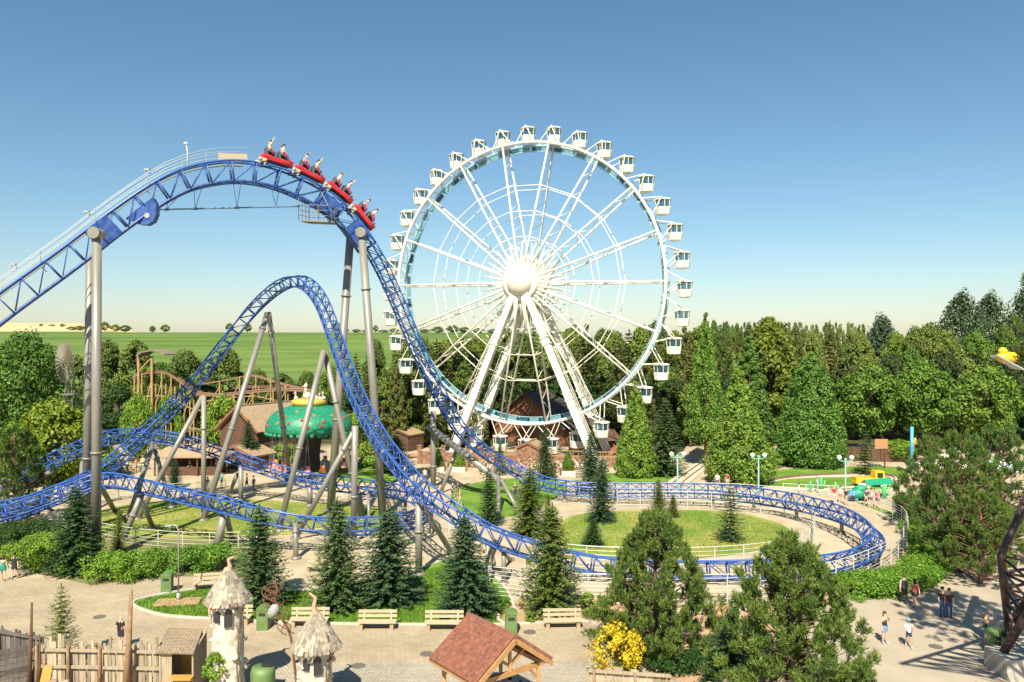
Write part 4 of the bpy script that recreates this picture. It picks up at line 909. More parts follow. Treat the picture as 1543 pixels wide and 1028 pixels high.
for k in range(4):
    ii = base_i - 1 - k * 7; p, t, s, u = FR[ii]
    Mx = Matrix((t, -s, u)).transposed().to_4x4(); Mx.translation = p + u * .10; Mx = Mx @ Matrix.Scale(1.12, 4)
    lab = ['front', 'second', 'third', 'rear'][k] + ' red coaster car of the train going over the top of the lift hill'
    if k == 0:
        c0 = thing('coaster_car', lab, 'coaster car', group='red cars of the coaster train'); car_parts(c0); c0.matrix_world = Mx
    else: copy_thing(c0, lab, mat=Mx)
    tops = [(.6, .10, .10), (.5, .48, .42), (.62, .60, .54), (.12, .2, .36), (.5, .14, .14), (.55, .5, .42), (.12, .3, .32), (.6, .5, .3)]
    for r_, x in enumerate((.30, -.70)):
        for q_, y in enumerate((.27, -.27)):
            n = k * 4 + r_ * 2 + q_; kd_ = ['situp', 'sit', 'sitone', 'sit', 'situp'][n % 5]
            Lm = Matrix.Translation((x, y, .08)) @ Matrix.Rotation(R(90), 4, 'Z')
            person('rider %s, %s row %s seat, %s red coaster car' % (['with both arms up', 'holding the bar', 'with one arm up', 'holding the bar', 'with both arms up'][n % 5], ['front', 'back'][r_], ['far', 'near'][q_], names[k]),
                   None, h=1.78, top=tops[n % 8], bottom=(.06, .08, .14), kind=kd_, legs='trousers', hair=['brown', 'black', 'blond', 'brown'][n % 4], mat=Mx @ Lm, group='riders in the red train')
# ---------------------------------------------------------------- the big wheel
WY = 107.0; WC = P(794, 428, WY); TH = R(20)
wn = Vector((-math.sin(TH), -math.cos(TH), 0)); wu = Vector((math.cos(TH), -math.sin(TH), 0)); wz = Vector((0, 0, 1))
WR = 18.75; RW = 1.15; HW = 2.6
wheel = thing('ferris_wheel', 'large white Ferris wheel with eighteen double spokes on four slanting box legs', 'Ferris wheel', (WC.x, WC.y, 0))
def wp(r, a, n=0.): return WC + wu * (r * math.cos(a)) + wz * (r * math.sin(a)) + wn * n
NS = 18; A0 = R(89.5 + 10)
palew = M('cream_steel', (.76, .72, .60), .42)
bluew = M('pale_blue_panel', (.12, .27, .32), .3); blued = M('dark_teal_panel', (.02, .09, .14), .3)
m = MB(); m.tube([wp(WR, 2 * math.pi * k / 144, RW) for k in range(144)], .21, 8, closed=True)
m.build('front_rim', [palew], wheel, True)
m = MB(); m.tube([wp(WR, 2 * math.pi * k / 144, -RW) for k in range(144)], .17, 8, closed=True); m.tube([wp(WR - .75, 2 * math.pi * k / 144, -RW) for k in range(144)], .06, 5, closed=True)
m.build('rear_rim', [M('rear_rim_paint', (.26, .42, .46), .35)], wheel, True)
m = MB()
for k in range(36):
    a = A0 + 2 * math.pi * k / 36; b = a + 2 * math.pi / 36
    m.tube([wp(WR, a, RW), wp(WR, a, -RW)], .06, 5); m.tube([wp(WR, a, RW), wp(WR, b, -RW)], .04, 5)
    for n in (-RW,): m.tube([wp(WR, a, n), wp(WR - .75, (a + b) / 2, n)], .035, 4); m.tube([wp(WR - .75, (a + b) / 2, n), wp(WR, b, n)], .035, 4)
m.build('rim_lacing', [palew], wheel)
m = MB()
for k in range(72):
    a = A0 + 2 * math.pi * (k + .08) / 72; b = A0 + 2 * math.pi * (k + .92) / 72
    m.mat(k % 2 if (k // 3) % 3 else 0)
    m.beam(wp(WR - .38, a, -RW), wp(WR - .38, b, -RW), .08, .52, up=wp(1, (a + b) / 2, 0) - WC)
m.build('light_panels', [bluew, blued], wheel)
for k in range(NS):
    a = A0 + 2 * math.pi * k / NS; m = MB()
    for sg in (1, -1): m.tube([wp(1.2, a, sg * HW), wp(5.5, a, sg * (HW * .78 + RW * .22)), wp(WR, a, sg * RW)], [.20, .135, .12], 7)
    for j in range(9):
        r0 = 5.5 + j * 1.45; r1 = r0 + 1.45; f = lambda r: RW + (HW - RW) * (1 - r / WR)
        sg = 1 if j % 2 else -1; m.tube([wp(r0, a, sg * f(r0)), wp(min(r1, WR), a, -sg * f(r1))], .04, 4)
    m.build('spoke', [palew], wheel, True)
    m = MB()
    for off, L in ((.5, 5.6), (0, 5.0)):
        b = a + off * 2 * math.pi / NS
        for sg in (1, -1): m = MB(); m.tube([wp(1.0, b, sg * (HW + .05)), wp(2.2, b, sg * (HW - .05)), wp(L, b, sg * HW * .72)], [.26, .22, .07], 6); m.build('hub_strut', [palew], wheel, True)
m = MB()
for rr, th_ in ((WR * .70, .055), (WR * .515, .05), (WR * .33, .045)):
    f = RW + (HW - RW) * (1 - rr / WR)
    for k in range(NS):
        a = A0 + 2 * math.pi * k / NS; b = a + 2 * math.pi / NS
        for sg in (1, -1): m.tube([wp(rr, a, sg * f), wp(rr, b, sg * f)], th_, 5)
m.build('tie_rods', [palew], wheel)
Mw = Matrix((wu, wz, wn)).transposed()
m = MB(); m.lathe([(0.01, -HW - .7), (1.6, -HW - .7), (1.6, -HW), (2.0, -HW), (2.0, -HW + .3), (.9, -HW + .35), (.9, HW - .35), (1.9, HW - .3), (2.35, HW + .1), (2.45, HW + .3), (2.0, HW + .45), (.01, HW + .5)], WC, 40, Mw)
m.build('hub', [palew], wheel, True)
m = MB(); m.lathe([(1.74 * math.cos(q / 14 * math.pi / 2), HW + .42 + 1.25 * math.sin(q / 14 * math.pi / 2)) for q in range(14)] + [(.005, HW + 1.67)], WC, 36, Mw); m.build('hub_dome', [M('pearl_dome', (.66, .60, .50), .25, spec=.6)], wheel, True)
m = MB(); m.tube([WC - wn * (HW + 1.6), WC + wn * (HW + .4)], .75, 20); m.build('axle', [palew], wheel, True)
for sn in (1, -1):
    for su in (1, -1):
        top = WC + wn * sn * (HW + .0 if sn < 0 else HW - .1) * 1.12 - wz * .6 + wu * su * .5
        ft = WC + wu * su * (10.2 if su > 0 else 9.2) + wn * sn * (HW + 1.0); ft = Vector((ft.x, ft.y, 1.1))
        m = MB(); d = (ft - top); m.beam(top, top + d * .62, .76, .95, up=wn); m.beam(top + d * .62, ft, .86, 1.05, up=wn)
        for k in (.30, .34, .62, .66, .70): m.beam(top + d * k - d.normalized() * .08, top + d * k + d.normalized() * .08, 1.0, 1.2, up=wn)
        leg = m.build('leg', [palew], wheel); XF[leg.name] = XF[wheel.name]
        m = MB(); sd = wu * su
        for w_ in (-.35, .35): m.tube([top + d * .35 + sd * (.85) + wn * w_, top + d * .93 + sd * .85 + wn * w_], .035, 5)
        for k in range(22): q = top + d * (.36 + .57 * k / 21) + sd * .85; m.tube([q - wn * .35, q + wn * .35], .025, 4)
        m.build('ladder', [palew], leg)
        m = MB(); m.box((ft.x, ft.y, .55), (2.4, 2.4, 1.1)); m.build('foot_block', [concrete], leg)
    a = WC + wn * sn * (HW + 1.0); m = MB()
    m.beam(a + wu * -8.6 - wz * (WC.z - 4.2), a + wu * 8.9 - wz * (WC.z - 4.2), .001 + .3, .3) if False else None
# spokes from the hub down to a base frame (the short tail of cables seen under the hub)
for su in (-1, 1):
    for sn in (-1, 1):
        m = MB(); m.tube([WC + wn * sn * (HW + .4) - wz * 1.6 + wu * su * .5, WC + wn * sn * (HW + .2) - wz * 6.4 + wu * su * .8], [.34, .1], 6)
        m.build('hub_strut', [palew], wheel, True)
# gondolas
def gondola_parts(root):
    XF[root.name] = Matrix(); n = 8; rot = Matrix.Rotation(R(22.5), 3, 'Z')
    S = 1.06
    m = MB(); m.lathe([(1.0 * S, -2.02), (1.10 * S, -1.98), (1.22 * S, -1.12), (1.20 * S, -1.08), (1.0 * S, -1.1), (1.0 * S, -1.95)], (0, 0, 0), n, rot); m.lathe([(.01, -2.12), (.62, -2.12), (1.02 * S, -2.0)], (0, 0, 0), n, rot)
    for k in range(16): a = k * 6.283 / 16 + .2; m.beam((1.03 * math.cos(a), 1.03 * math.sin(a), -1.96), (1.13 * math.cos(a), 1.13 * math.sin(a), -1.14), .05, .05)
    m.build('tub', [white], root)
    m = MB(); m.lathe([(1.34 * S, -.12), (1.36 * S, -.02), (1.10, .10), (.01, .16)], (0, 0, 0), n, rot); m.lathe([(1.1, -.1), (1.34 * S, -.12)], (0, 0, 0), n, rot); m.build('roof', [white], root)
    m = MB()
    for k in range(8):
        a = R(22.5) + k * 6.283 / 8; b = a + 6.283 / 8
        m.beam((1.19 * math.cos(a), 1.19 * math.sin(a), -1.1), (1.29 * math.cos(a), 1.29 * math.sin(a), -.1), .09, .09)
    m.lathe([(1.17, -1.12), (1.23, -1.12), (1.23, -1.06), (1.17, -1.06)], (0, 0, 0), n, rot); m.lathe([(1.24, -.16), (1.31, -.16), (1.31, -.08), (1.24, -.08)], (0, 0, 0), n, rot)
    m.build('window_posts', [white], root)
    m = MB(); m.lathe([(1.18, -1.08), (1.26, -.12)], (0, 0, 0), n, rot)
    m.f = m.f[:n]; m.m = m.m[:n]; m.build('window_glass', [GLS], root)
    m = MB()
    for y in (-1, 1): m.box((0, y * .62, -1.45), (1.5, .42, .12)); m.box((0, y * .86, -1.2), (1.5, .08, .5))
    m.tube([(0, 0, -1.9), (0, 0, -1.15)], .05, 6); m.tube([(0, 0, -1.2), (0, 0, -1.14)], .3, 10)
    m.build('bench', [M('dark_blue_seat', (.03, .06, .12), .5)], root)
    m = MB()
    m.tube([(0, -1.45, .12), (0, 1.45, .12)], .08, 6)
    m.build('hanger_bar', [white], root)
GLS = bpy.data.materials.new('gondola_glass'); GLS.use_nodes = True; t = GLS.node_tree; b = t.nodes['Principled BSDF']
b.inputs['Base Color'].default_value = (.04, .13, .17, 1); b.inputs['Roughness'].default_value = .08
tp = t.nodes.new('ShaderNodeBsdfTransparent'); tp.inputs[0].default_value = (.70, .82, .86, 1); mx = t.nodes.new('ShaderNodeMixShader'); mx.inputs[0].default_value = .38
t.links.new(tp.outputs[0], mx.inputs[1]); t.links.new(b.outputs[0], mx.inputs[2]); t.links.new(mx.outputs[0], t.nodes['Material Output'].inputs[0])
PR = WR + 2.15; ordn = ['topmost', 'first', 'second', 'third', 'fourth', 'fifth', 'sixth', 'seventh', 'eighth', 'ninth', 'tenth', 'eleventh', 'twelfth', 'thirteenth', 'fourteenth', 'fifteenth', 'sixteenth', 'seventeenth']
arms = MB(); gm = None; zrot = math.atan2(wu.y, wu.x)
for k in range(36):
    a = R(89.5) - 2 * math.pi * k / 36 ; p = wp(PR, a)
    if k == 0: lab = 'white gondola at the very top of the big wheel'
    elif k == 18: lab = 'white gondola at the very bottom of the big wheel'
    elif k < 18: lab = '%s white gondola clockwise from the top of the big wheel' % ordn[k]
    else: lab = '%s white gondola anticlockwise from the top of the big wheel' % ordn[36 - k]
    Mx = Matrix.Translation(p) @ Matrix.Rotation(zrot, 4, 'Z') @ Matrix.Diagonal((.76, .76, .98, 1))
    if k == 0: gm = thing('gondola', lab, 'gondola', group='gondolas of the big wheel'); gondola_parts(gm); gm.matrix_world = Mx
    else: copy_thing(gm, lab, mat=Mx)
    for sg in (1, -1):
        q = p + wn * sg * 1.25 + wz * .1
        for da in (-.072, .072): arms.tube([wp(WR, a + da, sg * RW), q], .062, 5)
    arms.tube([p + wn * 1.25 + wz * .1, p - wn * 1.25 + wz * .1], .06, 5)
arms.build('gondola_arms', [palew], wheel)
# ---------------------------------------------------------------- buildings and rides in the middle distance
wood_d = M('dark_log_wood', (.075, .036, .02), .85, col2=(.13, .065, .038), vs=3, stretch=(.4, .4, 4))
wood_r = M('red_brown_wood', (.27, .12, .06), .85, col2=(.20, .085, .045), vs=3)
thatch = M('brown_shingles', (.34, .25, .15), .95, col2=(.27, .19, .115), vs=2.5, bump=.5, bs=9)
darkroof = M('dark_slate_roof', (.045, .034, .032), .8, col2=(.085, .062, .052), vs=3, bump=.3, bs=8)
plaster = M('cream_plaster', (.58, .50, .36), .9)
terra = M('terracotta_wall', (.15, .075, .045), .9, col2=(.32, .175, .11), vs=2.6, detail=9)
def gable_house(name, label, cat, apex, ang, hw, length, ze, mats, over=.6, win=(), door=None, th=.22, chimney=False):
    """apex = front ridge end (world), ang = direction the ridge runs backwards, hw half width, ze eave height"""
    ax = Vector(apex); d = Vector((math.cos(ang), math.sin(ang), 0)); s = Vector((-d.y, d.x, 0)); base = Vector((ax.x, ax.y, 0)) + d * length / 2
    o = thing(name, label, cat, tuple(base)); za = ax.z
    m = MB(); f0 = Vector((ax.x, ax.y, 0)) + d * over; f1 = f0 + d * (length - 2 * over); w = hw - over * .8; zt = ze + (za - ze) * (1 - w / hw) - .12
    for f, sg in ((f0, 1), (f1, -1)):
        m.slab([f - s * w, f + s * w, f + s * w + wz * zt, f + wz * (za - .25), f - s * w + wz * zt][::sg], .2)
    for sg in (1, -1): m.beam(f0 + s * sg * w + wz * (zt / 2), f1 + s * sg * w + wz * (zt / 2), .2, zt)
    wl = m.build('wall', [mats[0]], o); XF[wl.name] = XF[o.name]
    m = MB()
    for sg in (1, -1):
        e0 = Vector((ax.x, ax.y, ze)) + s * sg * hw; e1 = e0 + d * length; r0 = ax; r1 = ax + d * length
        q = [r0, r1, e1, e0] if sg > 0 else [r0, e0, e1, r1]; nr = (q[1] - q[0]).cross(q[2] - q[0])
        if nr.z < 0: q = q[::-1]
        m.slab(q, th)
    m.beam(ax - d * .02 + wz * .03, ax + d * (length + .02) + wz * .03, .3, .14)
    rf = m.build('roof', [mats[1]], o); XF[rf.name] = XF[o.name]
    m = MB()
    for sg in (1, -1):
        e0 = Vector((ax.x, ax.y, ze - .1)) + s * sg * hw; m.beam(e0 - d * .05, ax - d * .05 - wz * .1, .08, .3)
    m.build('barge_board', [mats[2]], rf)
    for (u, z, ww, hh) in win:
        m = MB(); c = f0 + s * u + wz * z - d * .06; m.beam(c - s * ww / 2, c + s * ww / 2, .1, hh); wo = m.build('window', [mats[2]], o); XF[wo.name] = XF[o.name]
        m = MB(); c = c - d * .07; m.beam(c - s * (ww / 2 - .1), c + s * (ww / 2 - .1), .04, hh - .2); m.build('pane', [M('window_dark', (.02, .025, .03), .1)], wo)
    if door:
        u, ww, hh = door; m = MB(); c = f0 + s * u + wz * hh / 2 - d * .06; m.beam(c - s * ww / 2, c + s * ww / 2, .1, hh); m.build('door', [mats[2]], o)
    if chimney: m = MB(); m.box(tuple(ax + d * length * .6 + s * .8 + wz * .2), (.6, .6, 1.6)); m.build('chimney', [terra], rf)
    return o
gable_house('log_chalet', 'brown log chalet with a wide shingled gable roof left of the green dome', 'building', P(355, 612, 104), R(60), 4.1, 10.5, 4.3, [wood_d, thatch, wood_r], .7, [(-1.3, 3.6, 1.0, 1.1), (1.2, 3.6, 1.0, 1.1), (0, 5.4, 1.2, .8)], (1.8, 1.1, 2.1))
m0 = gable_house('chalet_porch', 'low shingled porch building below the log chalet gable', 'building', P(352, 672, 99), R(60), 3.4, 4.0, 1.9, [wood_d, thatch, wood_r], .4, [(-.9, 1.6, .8, .8)], (.8, .9, 1.8))
gable_house('timber_house', 'dark roofed timber house standing behind the big wheel', 'building', P(790, 591, 124), R(52), 7.6, 14, 2.7, [wood_r, darkroof, wood_d], .8, [(-2, 2.2, 1.2, 1.3), (2, 2.2, 1.2, 1.3), (0, 5.0, 1.2, 1.0)], (0, 1.4, 2.3))
gable_house('ticket_hut', 'small brown gabled hut in front of the wheel platform', 'hut', P(795, 666, 101), R(70), 1.7, 3.4, 2.4, [terra, thatch, wood_r], .3, [(0, 1.6, .8, .8)])
gable_house('timber_shed', 'low dark shed at the right foot of the wheel', 'hut', P(868, 650, 112), R(20), 3.0, 6, 2.0, [wood_d, wood_d, wood_r], .3)
gable_house('rock_lodge', 'small stone lodge with a brown roof behind the first drop', 'hut', P(598, 648, 116), R(60), 2.2, 4.0, 2.4, [wood_d, thatch, wood_d], .3, [(0, 1.5, .9, .9)])
def open_hut(name, label, c, w, d, ze, za, roofm, postm, n=(3, 2), wall=True, hip=.5, cat='shelter'):
    o = thing(name, label, cat, (c[0], c[1], 0)); x, y = c[0], c[1]
    m = MB(); a = [(x - w / 2, y - d / 2, ze), (x + w / 2, y - d / 2, ze), (x + w / 2, y + d / 2, ze), (x - w / 2, y + d / 2, ze)]; r = [(x - w / 2 * hip, y, za), (x + w / 2 * hip, y, za)]
    m.add(a + r, [(0, 1, 5, 4), (1, 2, 5), (2, 3, 4, 5), (3, 0, 4)]); m.add([(p[0], p[1], p[2] - .18) for p in a], [(3, 2, 1, 0)]); m.add(a + [(p[0], p[1], p[2] - .18) for p in a], [(i, 4 + i, 4 + (i + 1) % 4, (i + 1) % 4) for i in range(4)])
    m.build('roof', [roofm], o)
    for i in range(n[0]):
        for j in range(n[1]):
            m = MB(); m.beam((x - w * .42 + w * .84 * i / (n[0] - 1), y - d * .42 + d * .84 * j / (n[1] - 1), 0), (x - w * .42 + w * .84 * i / (n[0] - 1), y - d * .42 + d * .84 * j / (n[1] - 1), ze - .1), .16, .16); m.build('post', [postm], o)
    if wall: m = MB(); m.box((x, y + d * .3, ze * .48), (w * .8, .12, ze * .96)); m.box((x, y - d * .3, .5), (w * .8, .4, 1.0)); m.build('counter', [postm], o)
    return o
open_hut('snack_stall', 'thatched snack stall behind the crest of the low blue track', (P(290, 690, 96).x, 96), 9.0, 4, 2.35, 3.6, thatch, wood_d, (4, 2))
# swing ride with the green dome
SY = 96.0; SX = (466 - 771.5) / 1200 * SY
swing = thing('swing_ride', 'swing carousel with a huge green toadstool dome dotted with red flowers', 'carousel', (SX, SY, 0))
zt, zr, rr0 = 16 - 95 / 1200 * SY, 16 - 132 / 1200 * SY, 64 / 1200 * SY
m = MB(); pr = []
for k in range(15):
    a = k / 14 * math.pi / 2; pr.append((rr0 * math.cos(a) ** .82 + .001 if k < 14 else .01, zr + (zt - zr) * math.sin(a) ** .9))
m.lathe([(rr0 * .5, zr - .25), (rr0 * .98, zr - .28), (rr0, zr)] + pr[1:], (SX, SY, 0), 48)
dome = m.build('dome', [M('green_dome', (.004, .15, .075), .42, col2=(.02, .26, .14), vs=3.5, bump=.8, bs=5)], swing, True); XF[dome.name] = XF[swing.name]
def domep(az, k):
    a = k * math.pi / 2; r = rr0 * math.cos(a) ** .82; z = zr + (zt - zr) * math.sin(a) ** .9; return Vector((SX + r * math.cos(az), SY + r * math.sin(az), z)), Vector((math.cos(az) * math.cos(a) ** .5, math.sin(az) * math.cos(a) ** .5, .25 + math.sin(a)))
fm = M('red_flower', (.42, .05, .04), .6); fo = M('orange_flower', (.45, .15, .06), .6); fc = M('flower_heart', (.75, .6, .2), .6)
for i, (az, k) in enumerate([(200, .25), (214, .12), (228, .45), (238, .2), (246, .38), (256, .22), (262, .55), (274, .30), (283, .12), (292, .42), (300, .14), (304, .25), (322, .40), (330, .14), (345, .3), (20, .3), (60, .4), (100, .2), (140, .35), (180, .2)]):
    p, nn = domep(R(az), k); nn.normalize(); m = MB(); s_ = nn.orthogonal().normalized(); t_ = nn.cross(s_)
    for j in range(5): q = p + (s_ * math.cos(j * 1.2566) + t_ * math.sin(j * 1.2566)) * .12; m.ball(q, .11, 8, (1, 1, .9))
    f_ = m.build('flower', [fm if i % 3 else fo], dome, True)
m = MB()
for k in range(40):
    a = k / 40 * 6.283; m.ball((SX + rr0 * .97 * math.cos(a), SY + rr0 * .97 * math.sin(a), zr - .38), .30, 8, (1, 1, .8))
m.build('fringe', [M('green_fringe', (.01, .22, .11), .5)], dome, True)
m = MB(); m.lathe([(1.3, 0), (1.35, .5), (1.25, 2.5), (1.6, zr - .4), (2.6, zr - .2)], (SX, SY, 0), 20); m.build('mast', [M('dark_bark_panel', (.028, .02, .02), .8, col2=(.05, .035, .03), vs=4)], swing, True)
m = MB(); m.lathe([(3.2, .0), (3.2, .25), (.5, .3)], (SX, SY, 0), 28); m.build('platform', [concrete], swing)
m = MB(); m.lathe([(1.9, zt - .15), (2.1, zt + .1), (2.1, zt + .45), (1.7, zt + .62), (.01, zt + .66)], (SX, SY, 0), 28); m.build('yellow_ring', [M('yellow_ring', (.50, .35, .06), .55)], swing, True)
wh = M('white_figure', (.58, .50, .42), .5); pk = M('pink_paint', (.75, .32, .30), .5)
def bird(x, z, s, mats=(wh, pk)):   # plain sitting bird ornament
    m = MB(); m.ball((SX + x, SY - .5, z + .45 * s), .45 * s, 12, (1.2, .9, 1)); m.tube([(SX + x - .1 * s, SY - .5, z + .6 * s), (SX + x - .2 * s, SY - .55, z + 1.1 * s), (SX + x - .15 * s, SY - .6, z + 1.5 * s)], [.24 * s, .17 * s, .15 * s], 8)
    m.ball((SX + x - .15 * s, SY - .62, z + 1.62 * s), .25 * s, 10); m.mat(1); m.tube([(SX + x - .3 * s, SY - .75, z + 1.6 * s), (SX + x - .6 * s, SY - .85, z + 1.55 * s)], [.1 * s, .02], 6); m.ball((SX + x - .1 * s, SY - .6, z + 1.9 * s), .12 * s, 8, (1.2, .5, 1))
    m.build('bird_ornament', list(mats), swing, True)
bird(-.1, zt + .6, 1.0)
for x, s in ((-1.45, .5), (1.0, .55), (1.45, .42), (1.85, .5)): bird(x, zt + .55, s)
orange = M('orange_seat', (.70, .16, .04), .5)
for k in range(16):
    a = k / 16 * 6.283 + .2; top = Vector((SX + rr0 * .86 * math.cos(a), SY + rr0 * .86 * math.sin(a), zr - .2)); q = Vector((top.x, top.y, .95)); m = MB()
    m.ball(q, .36, 10, (1.2, .9, .6)); m.box(q + Vector((0, .28, .3)), (.5, .08, .55)); st = m.build('swing_seat', [orange if k % 3 else pk], swing, True); XF[st.name] = XF[swing.name]
    m = MB()
    for dx in (-.25, .25): m.tube([top, q + Vector((dx, 0, .35))], .02, 4)
    m.build('chain', [galv], st)
# timber mine coaster
yel = M('yellow_timber', (.38, .26, .10), .8, col2=(.30, .20, .08), vs=2); tan = M('tan_track_deck', (.17, .095, .06), .9, col2=(.28, .17, .10), vs=3)
mine = thing('timber_coaster', 'low timber mine coaster with yellow trestle posts and a canopy', 'roller coaster', (P(300, 600, 122).x, 122, 0))
tp = crom([P(206, 566, 118), P(226, 562, 118), P(250, 562, 118.5), P(272, 575, 119), P(296, 592, 119.5), P(330, 596, 120), P(372, 592, 121), P(420, 588, 122), P(470, 590, 123)], 8)
dk = MB()
for a, b in zip(tp[:-1], tp[1:]): dk.beam(a, b, 1.5, .22)
for off in (-.45, .45): dk.tube([Vector(p) + Vector((0, off, .25)) for p in tp], .07, 5)
dk.build('track_deck', [tan], mine)
tp2 = crom([P(300, 580, 127), P(345, 572, 127), P(380, 566, 127), P(410, 574, 127), P(440, 582, 127), P(475, 590, 127)], 8); dk = MB()
for a, b in zip(tp2[:-1], tp2[1:]): dk.beam(a, b, 1.4, .2)
dk.build('track_deck', [tan], mine); br = MB()
for path_, st in ((tp, 5), (tp2, 6)):
    for i in range(0, len(path_), st):
        p = Vector(path_[i])
        for off in (-.7, .7):
            m = MB(); m.beam((p.x, p.y + off, 0), (p.x, p.y + off, p.z), .17, .17); m.build('post', [yel], mine)
        if i + st < len(path_):
            q = Vector(path_[i + st])
            for h in (.35, .7): br.beam((p.x, p.y - .75, p.z * h), (q.x, q.y - .75, q.z * h), .12, .16)
            br.beam((p.x, p.y - .78, p.z * .35), (q.x, q.y - .78, q.z * .9), .10, .12)
br.build('brace', [yel], mine)
for px, x0 in ((209, 0), (229, 0)):
    m = MB(); p = P(px, 537, 117); m.beam((p.x, p.y, 0), tuple(p), .3, .3); m.build('canopy_post', [yel], mine)
m = MB(); cv = [P(204, 536, 116), P(212, 530, 116), P(226, 527.5, 116), P(240, 529, 116), P(248, 534, 116)]
for a, b in zip(cv[:-1], cv[1:]): m.slab([a, b, b + Vector((0, 4, 0)), a + Vector((0, 4, 0))], .18)
m.build('canopy', [M('weathered_boards', (.19, .15, .11), .9, col2=(.25, .20, .15), vs=3)], mine)
m = MB(); m.beam(P(209, 560, 117), P(229, 538, 117), .16, .16); m.build('brace', [yel], mine)
# timber station beside it
open_hut('timber_station', 'dark open timber station of the mine coaster', (P(400, 588, 131).x, 131), 11, 5, 8.0, 8.7, wood_d, yel, (6, 2), False, .8)
# wind pump
wm = thing('wind_pump', 'old farm wind pump with a round bladed rotor on a lattice tower', 'windmill', (P(97, 545, 93).x, 93, 0)); hub = P(97, 546, 93)
stl = M('weathered_zinc', (.19, .17, .125), .6, .2)
m = MB(); tb = Vector((hub.x + .2, 93.9, 0))
for sx in (-1, 1):
    for sy in (-1, 1): m.tube([tb + Vector((sx * 1.1, sy * 1.1, 0)), tb + Vector((sx * .15, sy * .15, hub.z))], .06, 5)
for k in range(6):
    z0 = hub.z * k / 6; z1 = hub.z * (k + 1) / 6; r0 = 1.1 - .95 * k / 6; r1 = 1.1 - .95 * (k + 1) / 6
    for (a, b), (c, d) in (((-1, -1), (1, -1)), ((1, -1), (1, 1)), ((1, 1), (-1, 1)), ((-1, 1), (-1, -1))): m.tube([tb + Vector((a * r0, b * r0, z0)), tb + Vector((c * r1, d * r1, z1))], .03, 4); m.tube([tb + Vector((a * r0, b * r0, z0)), tb + Vector((c * r0, d * r0, z0))], .03, 4)
m.box(tb + Vector((0, 0, hub.z * .72)), (1.7, 1.7, .12)); m.build('tower', [stl], wm)
Rz = Matrix.Rotation(R(-38), 3, 'Z'); m = MB(); RB = 2.35
for k in range(26):
    a = k / 26 * 6.283; b = a + .17; c = lambda r, an, y: hub + Rz @ Vector((r * math.cos(an), y, r * math.sin(an)))
    m.slab([c(.75, a, .05), c(RB, a, .10), c(RB, b, -.12), c(.75, b, -.03)], .02)
m.tube([hub + Rz @ Vector((RB * .98 * math.cos(k / 36 * 6.283), 0, RB * .98 * math.sin(k / 36 * 6.283))) for k in range(36)], .035, 4, closed=True); m.tube([hub + Rz @ Vector((.75 * math.cos(k / 24 * 6.283), 0, .75 * math.sin(k / 24 * 6.283))) for k in range(24)], .03, 4, closed=True)
for k in range(6): a = k * 1.047; m.tube([hub, hub + Rz @ Vector((RB * math.cos(a), 0, RB * math.sin(a)))], .035, 4)
m.tube([hub + Rz @ Vector((0, -.25, 0)), hub + Rz @ Vector((0, .9, 0))], .16, 8); m.build('rotor', [stl], wm)
m = MB(); e = hub + Rz @ Vector((0, .6, 0)); m.tube([e, e + Rz @ Vector((0, 2.0, .9))], .05, 5); f_ = e + Rz @ Vector((0, 2.0, .9)); m.slab([f_ + Rz @ Vector((0, -.3, -.5)), f_ + Rz @ Vector((0, 1.3, -.8)), f_ + Rz @ Vector((0, 1.3, 1.0)), f_ + Rz @ Vector((0, -.3, .6))], .04); m.build('tail_vane', [stl], wm)
# ---------------------------------------------------------------- wheel platform, planters, flower beds
deck = thing('wheel_platform', 'brown timber boarding deck under the big wheel with steps and railings', 'platform', (P(850, 690, 104).x, 104, 0))
m = MB(); a = Vector((P(735, 690, 105).x, 106.5, 0)); b = Vector((P(930, 690, 104).x, 103, 0)); dd = (b - a).normalized(); pn = Vector((dd.y, -dd.x, 0))
m.beam(a + wz * .45, b + wz * .45, 5.0, .9); m.build('deck', [terra], deck)
m = MB()
for k in range(26):
    q = a + (b - a) * k / 25 + pn * 2.5; m.beam(q + wz * .9, q + wz * 1.95, .07, .07)
for h in (1.35, 1.95): m.beam(a + pn * 2.5 + wz * h, b + pn * 2.5 + wz * h, .07, .09)
m.build('railing', [yel], deck)
m = MB(); st = a + (b - a) * .3 + pn * 2.5
for k in range(5): m.box(st + pn * (.2 + .3 * k) + wz * (.8 - .16 * k), (3, .4, .16), Matrix.Rotation(math.atan2(dd.y, dd.x), 3, 'Z'))
m.build('steps', [wood_r], deck)
for i, (p0, p1) in enumerate((((912, 690), (935, 668)),)):
    rp = thing('timber_ramp', 'red brown timber ramp rail at the right foot of the wheel', 'ramp', (P(925, 690, 106).x, 106, 0)); m = MB()
    s0 = P(908, 690, 105); s1 = P(940, 668, 107); m.beam(s0, s1, 1.4, .2)
    m.build('deck', [wood_r], rp)
    for k in range(5):
        q = s0 + (s1 - s0) * k / 4; m = MB(); m.beam((q.x, q.y - .6, 0), (q.x, q.y - .6, q.z + .9), .16, .16); m.build('post', [wood_r], rp)
bl = M('pink_blossom', (.70, .30, .34), .7); wb = M('white_blossom', (.75, .68, .60), .7); gb = M('gold_blossom', (.62, .42, .10), .7)
